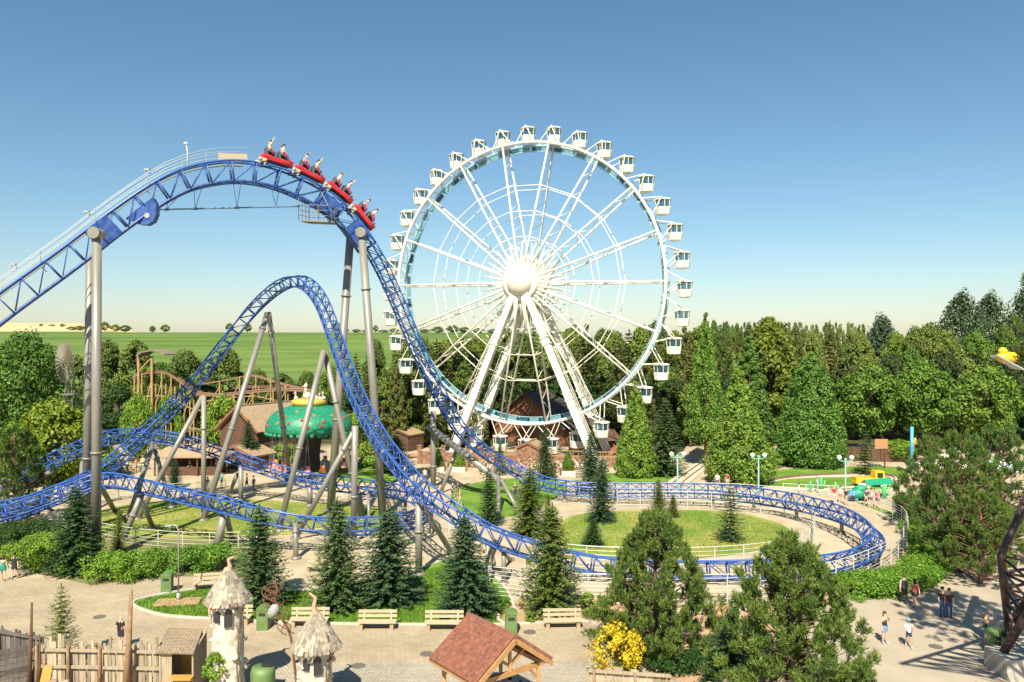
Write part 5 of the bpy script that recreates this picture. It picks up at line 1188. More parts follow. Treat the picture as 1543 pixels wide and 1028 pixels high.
def flowers(name, pix, Y, w, d, h, n, label, mats=(bl, wb, F_hedge)):
    x0 = P(pix[0], 600, Y).x; c = np.stack([RNG.uniform(-w / 2, w / 2, n), RNG.uniform(-d / 2, d / 2, n), RNG.uniform(.1, h, n) * RNG.uniform(.5, 1, n)], 1)
    o = place(name, cards(c, rdir(n), rdir(n) + np.array([0, -.5, .8]), RNG.uniform(.15, .34, n), RNG.uniform(.12, .26, n), mats[0], name)); o.location = (x0, Y, 0)
    for mm in mats[1:]: o.data.materials.append(mm)
    o.data.polygons.foreach_set('material_index', RNG.integers(0, len(mats), n).astype(np.int32)); return props(o, label, 'flower bed', kind='stuff')
flowers('flower_bed', (800, 0), 98, 9, 3.5, 1.5, 1500, 'bed of pink and white blossoms in front of the wheel platform', (bl, wb, F_hedge, F_gold, F_olive))
flowers('flower_bed', (885, 0), 99, 5, 2.5, 1.4, 700, 'pale shrubs and blossoms below the right end of the wheel platform', (F_hedge, wb, F_olive, bl))
flowers('flower_bed', (700, 0), 101, 7, 1.5, 1.3, 700, 'low shrubs and rosy blossoms before the terracotta garden wall', (F_hedge, bl, F_olive, F_hedge))
flowers('flower_bed', (745, 0), 96, 4, 3, 1.1, 450, 'pink blossoms left of the tiny spruce below the wheel', (bl, wb, F_hedge))
flowers('flower_bed', (170, 0), 98, 8, 3, 1.3, 900, 'white and pink blossoms behind the tall grey column', (bl, wb, F_hedge, F_hedge))
flowers('flower_bed', (40, 0), 92, 9, 4, 1.6, 1300, 'pale blossoms and shrubs at the left edge above the low track', (wb, F_hedge, gb, F_hedge, F_olive))
flowers('flower_bed', (1410, 0), 96, 6, 4, 1.1, 500, 'pink blossoms behind the loose pines on the right', (bl, wb, F_hedge))
def topiary(px, py, Y, label, g):
    o = thing('potted_conifer', label, 'potted plant', (P(px, py, Y).x, Y, 0), 0, g); c = place('crown', T['thuja'][0], o, (0, 0, .6)); c.scale = (.34, .34, .24)
    m = MB(); m.box((o.location.x, Y, .3), (1.6, 1.6, .6)); m.build('pot', [wh], o); m = MB(); n = 60
    pts = np.stack([RNG.uniform(-.8, .8, n), RNG.uniform(-.8, .8, n), RNG.uniform(.6, .85, n)], 1); place('blossoms', cards(pts, rdir(n), rdir(n), np.full(n, .2), np.full(n, .16), fm, 'blossoms'), o)
topiary(692, 700, 98, 'clipped conifer in a white box planter left of the first drop foot', 'clipped conifers in box planters')
topiary(856, 710, 95, 'clipped conifer in a white box planter below the wheel platform', 'clipped conifers in box planters')
topiary(660, 700, 98, 'clipped conifer in a planter behind the grey twin column', 'clipped conifers in box planters')
def rocks(name, px, py, n, w, label, c=(.40, .22, .15)):
    g = G(px, py); m = MB()
    for i in range(n): m.ball((g.x + random.uniform(-w, w), g.y + random.uniform(-.5, .5), random.uniform(.1, .5)), random.uniform(.3, .65), 7, (random.uniform(.8, 1.3), 1, .75))
    o = m.build(name, [M('red_rock', c, .9, col2=tuple(x * .8 for x in c), vs=2)]); props(o, label, 'rocks')
rocks('rock_pile', 560, 694, 8, 1.6, 'pile of reddish rocks beside the green mound')
rocks('rock_pile', 640, 690, 10, 2.2, 'row of reddish rocks behind the twin grey column')
# terracotta garden wall behind the plaza
m = MB(); 
w0 = thing('garden_wall', 'terracotta garden wall with pillars behind the forecourt', 'wall', (P(670, 690, 103).x, 103, 0))
a = Vector((P(632, 690, 104).x, 104, 0)); b = Vector((P(742, 690, 102).x, 102, 0)); m.beam(a + wz * .8, b + wz * .8, .3, 1.6); m.build('panel', [terra], w0)
for k in range(7): q = a + (b - a) * k / 6; m = MB(); m.box(q + wz * 1.15, (.5, .5, 2.3)); m.box(q + wz * 2.35, (.65, .65, .12)); m.build('pillar', [terra], w0)
# ---------------------------------------------------------------- fences
def fence(pts, h, nr, sp, label, mat=fencew, rail=.018, post=.04, closed=False, name='railing_fence', top=.03, pts_world=False, smooth=5, cat='fence'):
    g = [Vector((p[0], p[1], 0)) if pts_world else G(*p) for p in pts]; c = [Vector(p) for p in crom([(p.x, p.y, 0) for p in g], smooth, closed)] if smooth else g
    ctr = sum(c, Vector()) / len(c); o = thing(name, label, cat, (ctr.x, ctr.y, 0)); m = MB()
    for k in range(nr): z = .12 + (h - .12) * (k / (nr - 1)); m.tube([p + wz * z for p in c], top if k == nr - 1 else rail, 5, closed=closed)
    m.build('rails', [mat], o); ds = [0]
    for a, b in zip(c[:-1], c[1:]): ds.append(ds[-1] + (b - a).length)
    n = max(2, min(98, int(ds[-1] / sp)))
    for k in range(n + 1):
        s = ds[-1] * k / n; i = max(0, min(len(c) - 2, next((j for j in range(len(ds) - 1) if ds[j + 1] >= s), len(c) - 2))); t = (s - ds[i]) / max(1e-6, ds[i + 1] - ds[i]); p = c[i] + (c[i + 1] - c[i]) * t
        q = MB(); q.tube([p, p + wz * (h + .03)], post, 6); q.build('post', [mat], o)
    return o
fence([(736, 898), (820, 907), (900, 911), (1000, 913), (1100, 911), (1180, 905), (1250, 891), (1310, 869), (1350, 845), (1368, 818), (1358, 796), (1328, 780)], 1.85, 8, 2.1, 'white railing fence around the outside of the oval turn, curving beside the laurel hedge')
fence([(842, 752), (900, 757), (1000, 755), (1100, 756), (1200, 765), (1260, 775)], 1.8, 7, 2.3, 'white railing fence behind the far side of the oval turn')
fence([(838, 852), (900, 858), (1000, 860), (1100, 857), (1180, 846), (1216, 828), (1228, 806), (1214, 790), (1170, 777), (1080, 768), (1000, 766), (930, 767)], 1.6, 6, 2.2, 'white railing fence around the oval lawn inside the turn')
fence([(150, 812), (210, 822), (300, 828), (400, 826), (500, 822), (560, 830)], 1.3, 5, 2.0, 'pale railing fence behind the front hedges on the left', mat=M('aged_fence', (.50, .48, .38), .6))
fence([(452, 755), (520, 758), (600, 752), (640, 744)], 1.6, 7, 1.6, 'grey railing fence in front of the swing ride queue')
fence([(40, 800), (100, 795), (150, 812)], 1.3, 5, 2.0, 'pale railing fence at the far left below the low track', mat=M('aged_fence', (.50, .48, .38), .6))
fence([(150, 756), (200, 752), (262, 748), (340, 742)], 1.3, 6, 1.6, 'grey queue railing behind the left lawn', mat=M('aged_fence', (.50, .48, .38), .6))
fence([(600, 790), (660, 800), (720, 815), (740, 850), (738, 880)], 1.5, 6, 1.8, 'white railing fence beside the foot of the near grey column')
fence([(1180, 743), (1260, 747), (1340, 750), (1400, 762), (1460, 780)], 1.0, 3, 2.2, 'low pale green railing beside the path on the right', mat=M('pale_green_rail', (.45, .60, .42), .5))
# ---------------------------------------------------------------- lamps, signs, children's rides
mint = M('mint_paint', (.22, .50, .40), .4); opal = M('opal_globe', (.80, .80, .70), .25)
lamp0 = None
for px, py, lab in [(1021, 741, 'mint green double globe lamp at the left, by the dark pointed spruce'), (1143, 743, 'mint green double globe lamp in the middle, beside the broad sequoia'), (1274, 748, 'mint green double globe lamp at the right, by the yellow ride car')]:
    g = G(px, py); top = 3.7
    if lamp0 is None:
        lamp0 = thing('street_lamp', lab, 'street lamp', (g.x, g.y, 0), 0, 'double globe lamps'); x, y = g.x, g.y
        m = MB(); m.tube([(x, y, 0), (x, y, .5), (x, y, top)], [.14, .085, .06], 10); m.tube([(x, y, 0), (x, y, .25)], .2, 12); m.build('pole', [mint], lamp0, True)
        m = MB(); m.tube([(x - .62, y, top + .02), (x - .3, y, top - .12), (x, y, top - .02), (x + .3, y, top - .12), (x + .62, y, top + .02)], .05, 6); m.ball((x, y, top + .12), .13, 10); m.build('arm', [mint], lamp0, True)
        for s in (-1, 1):
            m = MB(); m.ball((x + .64 * s, y, top + .30), .245, 14); gl = m.build('globe', [opal], lamp0, True); XF[gl.name] = XF[lamp0.name]
            m = MB(); m.tube([(x + .64 * s, y, top + .0), (x + .64 * s, y, top + .1)], .14, 10); m.build('collar', [mint], gl)
    else: copy_thing(lamp0, lab, loc=(g.x, g.y, 0))
ye = M('yellow_gloss', (.78, .46, .02), .3)
def at(o, x, y, z): return Vector((o.location.x + x, o.location.y + y, z))
g = G(1312, 734); tr = thing('ride_truck', 'small yellow toy truck ride car with a cab and driver on the lawn', 'ride car', tuple(g))
m = MB(); m.box(at(tr, -.85, 0, .85), (1.9, 1.2, .5)); m.box(at(tr, -.85, 0, .55), (2.0, 1.0, .2)); m.build('bed', [ye], tr)
m = MB(); m.box(at(tr, .75, 0, 1.15), (1.1, 1.25, 1.3), taper=.88); m.box(at(tr, 1.5, 0, .75), (.6, 1.1, .6)); cb = m.build('cab', [ye], tr); XF[cb.name] = XF[tr.name]
m = MB(); m.box(at(tr, .75, -.60, 1.4), (.6, .12, .5)); m.build('window', [M('window_dark', (.02, .025, .03), .1)], cb)
m = MB(); m.box(at(tr, .1, 0, .5), (3.6, .9, .16)); m.build('chassis', [dark], tr)
for x in (-1.3, -.6, 1.1):
    for y in (-.6, .6): m = MB(); c = at(tr, x, y, .32); m.tube([c - Vector((0, .12, 0)), c + Vector((0, .12, 0))], .32, 12); m.tube([c - Vector((0, .15, 0)), c + Vector((0, .15, 0))], .14, 8); m.build('wheel', [white], tr)
g = G(1294, 754); bc = thing('ride_car', 'small green and blue toy ride car in front of the yellow truck', 'ride car', tuple(g))
m = MB(); m.box(at(bc, 0, 0, .75), (1.3, 1.1, .9), taper=.75); m.ball(at(bc, .2, 0, 1.2), .6, 12, (1.1, .9, .6)); m.build('body', [M('toy_green', (.02, .28, .14), .35)], bc, True)
m = MB(); m.box(at(bc, -.75, -.1, .55), (.9, .9, .9), taper=.8); m.build('bonnet', [M('toy_blue', (.12, .30, .50), .35)], bc)
for x in (-.9, .5):
    for y in (-.55, .55): m = MB(); c = at(bc, x, y, .3); m.tube([c - Vector((0, .1, 0)), c + Vector((0, .1, 0))], .3, 12); m.build('wheel', [dark], bc)
g = G(1322, 748); cn = thing('ride_canopy', 'small peaked green and pink awning beside the toy ride cars', 'awning', tuple(g))
m = MB(); m.slab([at(cn, -1.3, -.9, 1.3), at(cn, 1.3, -.9, 1.5), at(cn, 1.3, .2, 1.9), at(cn, -1.3, .2, 1.7)], .08); m.build('green_side', [M('toy_green', (.02, .28, .14), .35)], cn)
m = MB(); m.slab([at(cn, -1.3, .2, 1.7), at(cn, 1.3, .2, 1.9), at(cn, 1.3, 1.1, 1.4), at(cn, -1.3, 1.1, 1.2)], .08); m.build('pink_side', [pk], cn)
for x in (-1.1, 1.1): m = MB(); m.tube([at(cn, x, 0, 0), at(cn, x, 0, 1.7)], .05, 6); m.build('post', [mint], cn)
ct = M('cactus_green', (.10, .42, .16), .5)
for k, (px, py, s) in enumerate([(1221, 741, .62), (1237, 738, .8), (1259, 742, .62), (1332, 752, .85)]):
    g = G(px, py); o = thing('toy_cactus', 'bright green toy cactus figure, %s' % ['leftmost by the white shirted person', 'tallest of the three left ones', 'beside the right double lamp', 'standing right of the toy awning'][k], 'ornament', tuple(g), 0, 'toy cactus figures')
    m = MB(); m.tube([at(o, 0, 0, 0), at(o, 0, 0, 1.5 * s), at(o, 0, 0, 1.8 * s)], [.24 * s, .24 * s, .08], 9)
    for q in (-1, 1): m.tube([at(o, 0, 0, .7 * s), at(o, .5 * q * s, 0, .75 * s), at(o, .52 * q * s, 0, 1.3 * s)], [.12 * s, .12 * s, .08 * s], 7)
    m.build('stem', [ct], o, True)
g = G(1327, 706); sg = thing('sign', 'plain brown wooden sign board on a post before the board fence', 'sign', tuple(g))
m = MB(); m.box(at(sg, 0, -.12, 3.1), (1.6, .12, 1.2)); m.build('board', [M('orange_brown_board', (.45, .20, .09), .8)], sg); m = MB(); m.beam(at(sg, .5, 0, 0), at(sg, .5, 0, 3.4), .14, .14); m.build('post', [wood_d], sg)
g = G(1374, 714); bp = thing('totem_pole', 'tall blue pole with an orange yellow pennant board', 'pole', tuple(g)); zt_ = 16 - (643 - 514) / 1200 * g.y
m = MB(); m.tube([at(bp, 0, 0, 0), at(bp, 0, 0, zt_)], .2, 10); m.build('pole', [M('sky_blue_paint', (.05, .26, .50), .4, col2=(.10, .36, .55), vs=1)], bp, True)
m = MB(); m.ball(at(bp, .40, 0, zt_ - 2.0), .35, 10, (.7, .4, 2.0)); m.build('pennant', [M('amber_paint', (.65, .36, .03), .5)], bp, True)
bf = thing('board_fence', 'dark brown board fence under the leafy trees on the right', 'fence', (P(1310, 700, 106).x, 106, 0)); m = MB(); a = Vector((P(1255, 700, 106.5).x, 106.5, 0)); b = Vector((P(1372, 700, 105).x, 105, 0))
m.beam(a + wz * .9, b + wz * .9, .12, 1.7); m.beam(a + wz * 1.82, b + wz * 1.82, .2, .14); m.build('boards', [wood_d], bf)
for k in range(9): q = a + (b - a) * k / 8; m = MB(); m.beam(q - Vector((0, .12, 0)), q + wz * 2.0 - Vector((0, .12, 0)), .18, .18); m.build('post', [wood_d], bf)
# little railway track climbing between the conifers, and ride rails on the lawn
def rails(name, pts, gauge, label, z=.06, world=False):
    c = [Vector((p[0], p[1], 0)) for p in crom([tuple(G(*p)) for p in pts], 6)]; ctr = c[len(c) // 2]; o = thing(name, label, 'rails', tuple(ctr))
    m = MB(); s = MB(); w = MB()
    for i in range(len(c) - 1):
        d = (c[i + 1] - c[i]).normalized(); n = Vector((-d.y, d.x, 0)); w.beam(c[i] + wz * z, c[i + 1] + wz * z, gauge * 2.6, .06)
        for q in (-1, 1): m.beam(c[i] + n * gauge / 2 * q + wz * (z + .1), c[i + 1] + n * gauge / 2 * q + wz * (z + .1), .07, .10)
    w.build('bed', [pathm], o); m.build('rail', [M('rusty_rail', (.16, .09, .06), .7)], o); return o
rails('railway', [(1020, 730), (1035, 718), (1052, 706), (1064, 698)], .9, 'small railway track running back between the conifers')
rails('railway', [(1150, 728), (1190, 720), (1260, 716), (1330, 716), (1352, 724), (1320, 732), (1250, 735)], .5, 'looping ride rail on the lawn of the toy cars')
rails('railway', [(1165, 700), (1190, 694), (1225, 692), (1250, 700)], .6, 'curved ride rail behind the lawn under the dome shaped conifer')
# roofs half hidden at the right, tents at the left
def tent(px, py, Y, w, label, roofc, h=3.6):
    o = thing('tent', label, 'tent', (P(px, py, Y).x, Y, 0)); x = o.location.x; m = MB(); m.add([(x - w / 2, Y - w / 2, 2.2), (x + w / 2, Y - w / 2, 2.2), (x + w / 2, Y + w / 2, 2.2), (x - w / 2, Y + w / 2, 2.2), (x, Y, h)], [(0, 1, 4), (1, 2, 4), (2, 3, 4), (3, 0, 4), (3, 2, 1, 0)])
    m.build('roof', [roofc], o)
    for a in (-1, 1):
        for b in (-1, 1): m = MB(); m.tube([(x + a * w * .45, Y + b * w * .45, 0), (x + a * w * .45, Y + b * w * .45, 2.2)], .06, 6); m.build('pole', [white], o)
tent(1424, 690, 88, 4.0, 'white pavilion tent half hidden by the loose pines', white); tent(1512, 702, 86, 5.0, 'pale turquoise roofed kiosk tent at the right edge', M('turquoise_roof', (.42, .62, .56), .5))
tent(18, 672, 100, 5.0, 'white tent under the trees at the left edge', white, 4.2); tent(64, 668, 102, 4.0, 'smaller white tent beside the weeping shrub tree', white, 3.8)
# yellow flying craft of another ride
fc_ = thing('flying_craft', 'yellow ride craft with a pilot on a slanting grey wing', 'ride car', tuple(P(1517, 546, 70))); c = P(1517, 542, 70); Ry = Matrix.Rotation(R(28), 3, 'Y')
m = MB(); m.box(c + Vector((0, 0, -.25)), (2.5, 1.3, .13), Ry); m.build('wing', [galv], fc_)
m = MB(); m.ball(c + Vector((.1, 0, .2)), .8, 14, (1.4, .7, .62)); m.ball(c + Vector((-.35, 0, .72)), .38, 12); m.build('body', [ye], fc_, True)
m = MB(); m.tube([c + Vector((.9, 0, -.1)), c + Vector((2.2, 0, -.3))], .14, 8); m.build('tail', [ye], fc_); m = MB(); m.tube([c + Vector((2.2, 0, -.5)), c + Vector((4.0, .5, -4)), c + Vector((4.5, .5, -c.z))], .22, 10); m.build('arm', [dark], fc_, True)
# ---------------------------------------------------------------- foreground: benches, bins, kiosk, fences, turrets, pavilion
pine_w = M('pale_bench_wood', (.47, .40, .265), .8, col2=(.39, .32, .205), vs=5, stretch=(1, 6, 6)); logw = M('log_wood', (.32, .22, .13), .85, col2=(.40, .29, .18), vs=4)
bench0 = None
for px, py, rz, lab in [(568, 948, 0, 'wooden bench in front of the second and third front spruces'), (466, 944, 0, 'wooden bench half hidden behind the right turret roof'), (669, 949, 0, 'wooden bench just left of the tiled pavilion roof'), (848, 946, R(3), 'wooden bench on the paving right of the tiled roof, before the mulch bed'),
                        (317, 888, R(12), 'wooden bench by the thin pole at the far side of the grass island'), (350, 940, 0, 'wooden bench behind the left turret'), (484, 862, R(-6), 'log seat on the sandy strip between the first two front spruces')]:
    g = G(px, py)
    if bench0 is None:
        bench0 = thing('park_bench', lab, 'bench', tuple(g), rz, 'wooden benches along the plaza'); X = lambda x, y, z: Vector((g.x + x, g.y + y, z)); W_ = 2.15
        for s in (-1, 1): m = MB(); m.tube([X(s * .85, -.25, .0), X(s * .85, .28, .0)], .01, 4) if False else None; m.beam(X(s * .85, -.28, .16), X(s * .85, .30, .16), .2, .32); m.build('leg', [logw], bench0)
        for s in (-1, 1): m = MB(); m.beam(X(s * .75, .24, .3), X(s * .75, .36, .98), .09, .08); m.build('upright', [pine_w], bench0)
        m = MB()
        for k in range(3): m.box(X(0, -.2 + k * .19, .43), (W_, .165, .07))
        m.build('seat', [pine_w], bench0)
        m = MB()
        for k in range(2): m.box(X(0, .27 + k * .06, .66 + k * .23), (W_, .055, .16))
        m.build('backrest', [pine_w], bench0)
    else: copy_thing(bench0, lab, loc=tuple(g), rz=rz)
grn = M('bin_green', (.10, .17, .05), .55, col2=(.13, .21, .07), vs=2)
bin0 = None
for px, py, lab in [(397, 948, 'green litter bin behind the rusty sculpture'), (770, 955, 'green litter bin between the tiled roof and the right bench'), (252, 893, 'green litter bin beside the thin pole and the hedge'), (1500, 986, 'green litter bin against the concrete block of the steel tower')]:
    g = G(px, py)
    if bin0 is None:
        bin0 = thing('litter_bin', lab, 'bin', tuple(g), 0, 'green litter bins'); m = MB(); m.box((g.x, g.y, .56), (.62, .55, 1.08)); m.build('body', [grn], bin0)
        m = MB(); pr = [(-.33, 0), (.33, 0), (.33, .10), (.2, .2), (0, .24), (-.2, .2), (-.33, .10)]; m.add([(g.x + a, g.y - .30, 1.10 + b) for a, b in pr] + [(g.x + a, g.y + .30, 1.10 + b) for a, b in pr], [tuple(range(7)), tuple(range(7, 14))[::-1]] + [(i, 7 + i, 7 + (i + 1) % 7, (i + 1) % 7) for i in range(7)]); m.build('lid', [grn], bin0)
        m = MB(); m.box((g.x, g.y - .29, .90), (.36, .02, .16)); m.build('opening', [dark], bin0)
    else: copy_thing(bin0, lab, loc=tuple(g), rz=.1)
g = G(396, 1046); bn = thing('waste_barrel', 'round green barrel with a black lid at the bottom between the turrets', 'barrel', tuple(g)); m = MB(); m.lathe([(.45, 0), (.55, .4), (.55, 1.0), (.48, 1.25)], tuple(g), 18); m.build('body', [grn], bn, True); m = MB(); m.box(at(bn, .2, .1, 1.34), (.45, .4, .14)); m.build('lid', [black], bn)
g = G(269, 906); pl = thing('lamp_pole', 'thin grey pole set in a mulch square on the grass island', 'pole', tuple(g)); zt_ = 16 - (792 - 514) / 1200 * g.y
m = MB(); m.tube([at(pl, 0, 0, 0), at(pl, 0, 0, .5)], .13, 10); m.tube([at(pl, 0, 0, .5), at(pl, 0, 0, zt_ - .3), at(pl, -.12, 0, zt_), at(pl, -.5, 0, zt_ + .05)], .045, 8); m.build('pole', [galv], pl, True); m = MB(); m.box(at(pl, -.6, 0, zt_), (.4, .16, .1)); m.build('lamp_head', [galv], pl)
m = MB(); m.box((g.x + .1, g.y - .3, .07), (2.6, 1.3, .06), Matrix.Rotation(.15, 3, 'Z')); o = m.build('mulch_square', [bedm]); o['kind'] = 'structure'
# weathered paling fences: every pale its own height and shade
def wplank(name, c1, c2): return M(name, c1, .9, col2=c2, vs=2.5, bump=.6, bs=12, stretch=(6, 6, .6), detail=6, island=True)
palm = wplank('weathered_pales', (.31, .245, .165), (.44, .36, .25)); pald = wplank('shaded_weathered_boards', (.10, .085, .075), (.17, .14, .12)); stick = M('brown_stick', (.20, .115, .06), .85, col2=(.29, .18, .10), vs=5)  # dark boards carry the shade of the lower left wall in their colour
def palisade(a, b, z0, z1, label, mat=palm, w=.16, wob=.3, posts=3, name='paling_fence', rail_z=(.55, .95), facing=-1):
    a = Vector(a); b = Vector(b); L = (b - a).length; d = (b - a) / L; n = Vector((-d.y, d.x, 0)); o = thing(name, label, 'fence', tuple((a + b) / 2)); m = MB(); x = 0
    while x < L:
        ww = random.uniform(.7, 1.3) * w; h = (z1 + (random.random() ** 2) * wob - random.random() * .12); tl = random.uniform(-.03, .03); p = a + d * (x + ww / 2); th = .05
        q = p + d * tl * h; hw_ = ww / 2 - .008; tip = random.uniform(-.6, .6) * hw_; k = random.uniform(.02, .16)
        prof = [p - d * hw_ + wz * z0, p + d * hw_ + wz * z0, q + d * hw_ + wz * (h - k), q + d * tip + wz * h, q - d * hw_ + wz * (h - k * random.random())]
        off = n * random.uniform(-.015, .015)
        m.slab([r + off for r in prof], th if True else 0); x += ww + random.uniform(.004, .02)
    m.build('pales', [mat], o)
    m = MB()
    for rz in rail_z: m.beam(a + n * facing * .09 + wz * z1 * rz, b + n * facing * .09 + wz * (z1 * rz + random.uniform(-.04, .04)), .09, .13)
    m.build('rail', [mat], o)
    for k in range(posts):
        q = a + d * (L * (k + .15) / posts) + n * facing * .22; m = MB(); m.tube([q, q + wz * z1 * .55 + d * .03, q + wz * (z1 + random.uniform(-.1, .15))], [.09, .08, .06], 7); m.build('post', [stick], o, True)
    return o
A_ = P(50, 970, 36.3); B_ = P(240, 977, 36.0)
palisade((A_.x, 36.4, 0), (B_.x, 36.1, 0), .02, 2.15, 'weathered paling fence at the lower left in front of the man in black', posts=4, rail_z=(.55, .90), wob=.55)
A2 = P(-20, 955, 37.5); B2 = P(62, 966, 36.8)
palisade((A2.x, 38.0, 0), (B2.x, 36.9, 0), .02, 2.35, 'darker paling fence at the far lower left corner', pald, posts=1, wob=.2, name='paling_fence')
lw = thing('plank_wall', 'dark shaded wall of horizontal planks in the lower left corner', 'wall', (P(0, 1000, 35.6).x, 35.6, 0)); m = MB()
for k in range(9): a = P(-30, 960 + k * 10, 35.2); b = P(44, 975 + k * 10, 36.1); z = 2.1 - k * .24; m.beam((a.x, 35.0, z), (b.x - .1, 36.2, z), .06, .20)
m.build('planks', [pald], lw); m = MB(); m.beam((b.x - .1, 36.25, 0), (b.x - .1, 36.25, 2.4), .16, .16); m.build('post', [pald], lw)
C_ = P(888, 1018, 35.0); D_ = P(1010, 1026, 34.6); E_ = P(1180, 1040, 34.0)
palisade((C_.x, 35.6, 0), (P(1010, 0, 35.0).x, 35.0, 0), .02, 1.38, 'paling fence at the bottom below the yellow shrub', w=.34, wob=.25, posts=2)
palisade((P(1012, 0, 34.6).x, 34.9, 0), (P(1210, 0, 34.2).x, 34.0, 0), .02, 1.12, 'uneven paling fence at the bottom below the large pine', w=.26, wob=.55, posts=2)
def pole(p0, p1, r, label, mat, name='wooden_pole'):
    o = thing(name, label, 'pole', (p0[0], p0[1], 0)); m = MB(); p0 = Vector(p0); p1 = Vector(p1); mid = (p0 + p1) / 2 + Vector((.03, 0, 0)); m.tube([p0, mid, p1], [r, r * .85, r * .5], 8); m.build('shaft', [mat], o, True)
q = P(188, 1040, 35.5); r_ = P(198, 889, 35.8); pole((q.x, q.y, 0), tuple(r_), .15, 'tall slender brown pole beside the man in black', stick)
q = P(43, 1010, 36.0); r_ = P(48, 908, 36.0); pole((q.x, q.y, 0), tuple(r_), .09, 'dark upright pole at the lower left beside the young conifer', wood_d)
q = P(58, 1010, 36.0); r_ = P(60, 956, 36.0); pole((q.x, q.y, 0), tuple(r_), .06, 'short dark pole next to the tall dark one', wood_d)
o = thing('wooden_slide', 'orange brown curved board leaning behind the logs', 'ornament', (P(70, 1000, 34.5).x, 34.5, 0)); m = MB(); p = o.location
m.slab([Vector((p.x - .22, 34.2, .6)), Vector((p.x + .18, 34.2, .6)), Vector((p.x + .26, 34.5, 1.9)), Vector((p.x - .12, 34.5, 1.95)), Vector((p.x - .2, 34.4, 1.4))], .1); m.build('board', [M('orange_wood', (.52, .25, .05), .6)], o)
o = thing('log_pile', 'stack of split logs at the bottom left', 'log pile', (P(60, 1020, 33).x, 33.3, 0)); p = o.location
for k in range(7): m = MB(); z = .35 + (k // 3) * .42 + .1 * (k % 2); m.tube([(p.x - 1.3 + .1 * k, 32.9 + (k % 3) * .35, z + .25), (p.x + 1.2 - .1 * k, 33.2 + (k % 3) * .35, z + .55)], .19, 9); m.build('log', [pine_w if k % 2 else logw], o, True)
# shingle roofed booth
o = thing('wooden_booth', 'small weathered booth with a slanting shingle roof and amber interior', 'booth', (P(268, 990, 36.5).x, 36.5, 0)); bx = o.location.x
ra = P(252, 946, 37.6); rb = P(306, 947, 37.6); rc = P(292, 984, 35.8); rd = P(235, 983, 35.8)
m = MB(); m.slab([rd, rc, rb, ra], .08); rfo = m.build('roof', [brickmat('shingles', (.25, .19, .125), (.34, .265, .18), (.10, .075, .05), 3.0, bw=.5, rh=.32, ms=.03, off=.37)], o)
m = MB()
for a, b in (((rd.x + .15, 35.95), (rd.x + .15, 37.5)), ((rc.x - .08, 35.95), (rc.x - .08, 37.5))): zz = rd.z - .1; m.slab([Vector((a[0], a[1], 0)), Vector((b[0], b[1], 0)), Vector((b[0], b[1], ra.z - .15)), Vector((a[0], a[1], zz))], .07)
m.beam((rd.x + .15, 37.5, 1.2), (rc.x - .08, 37.5, 1.2), .07, 2.4); m.build('side_wall', [palm], o)
m = MB(); m.slab([Vector((rd.x + .15, 36.0, 0)), Vector((rd.x + .62, 36.0, 0)), Vector((rd.x + .62, 36.0, zz)), Vector((rd.x + .15, 36.0, zz))], .06); m.slab([Vector((rd.x + .6, 36.0, 0)), Vector((rc.x - .08, 36.0, 0)), Vector((rc.x - .08, 36.0, .8)), Vector((rd.x + .6, 36.0, .8))], .06); m.build('front_wall', [palm], o)
m = MB(); m.box(((rd.x + rc.x) / 2 + .2, 37.3, 1.2), (1.1, .05, 1.4)); m.build('inner_panel', [M('amber_board', (.50, .30, .07), .6)], o)
m = MB(); m.box(((rd.x + rc.x) / 2 + .28, 35.85, .85), (1.0, .5, .06)); m.build('counter', [M('orange_wood', (.52, .25, .05), .6)], o)
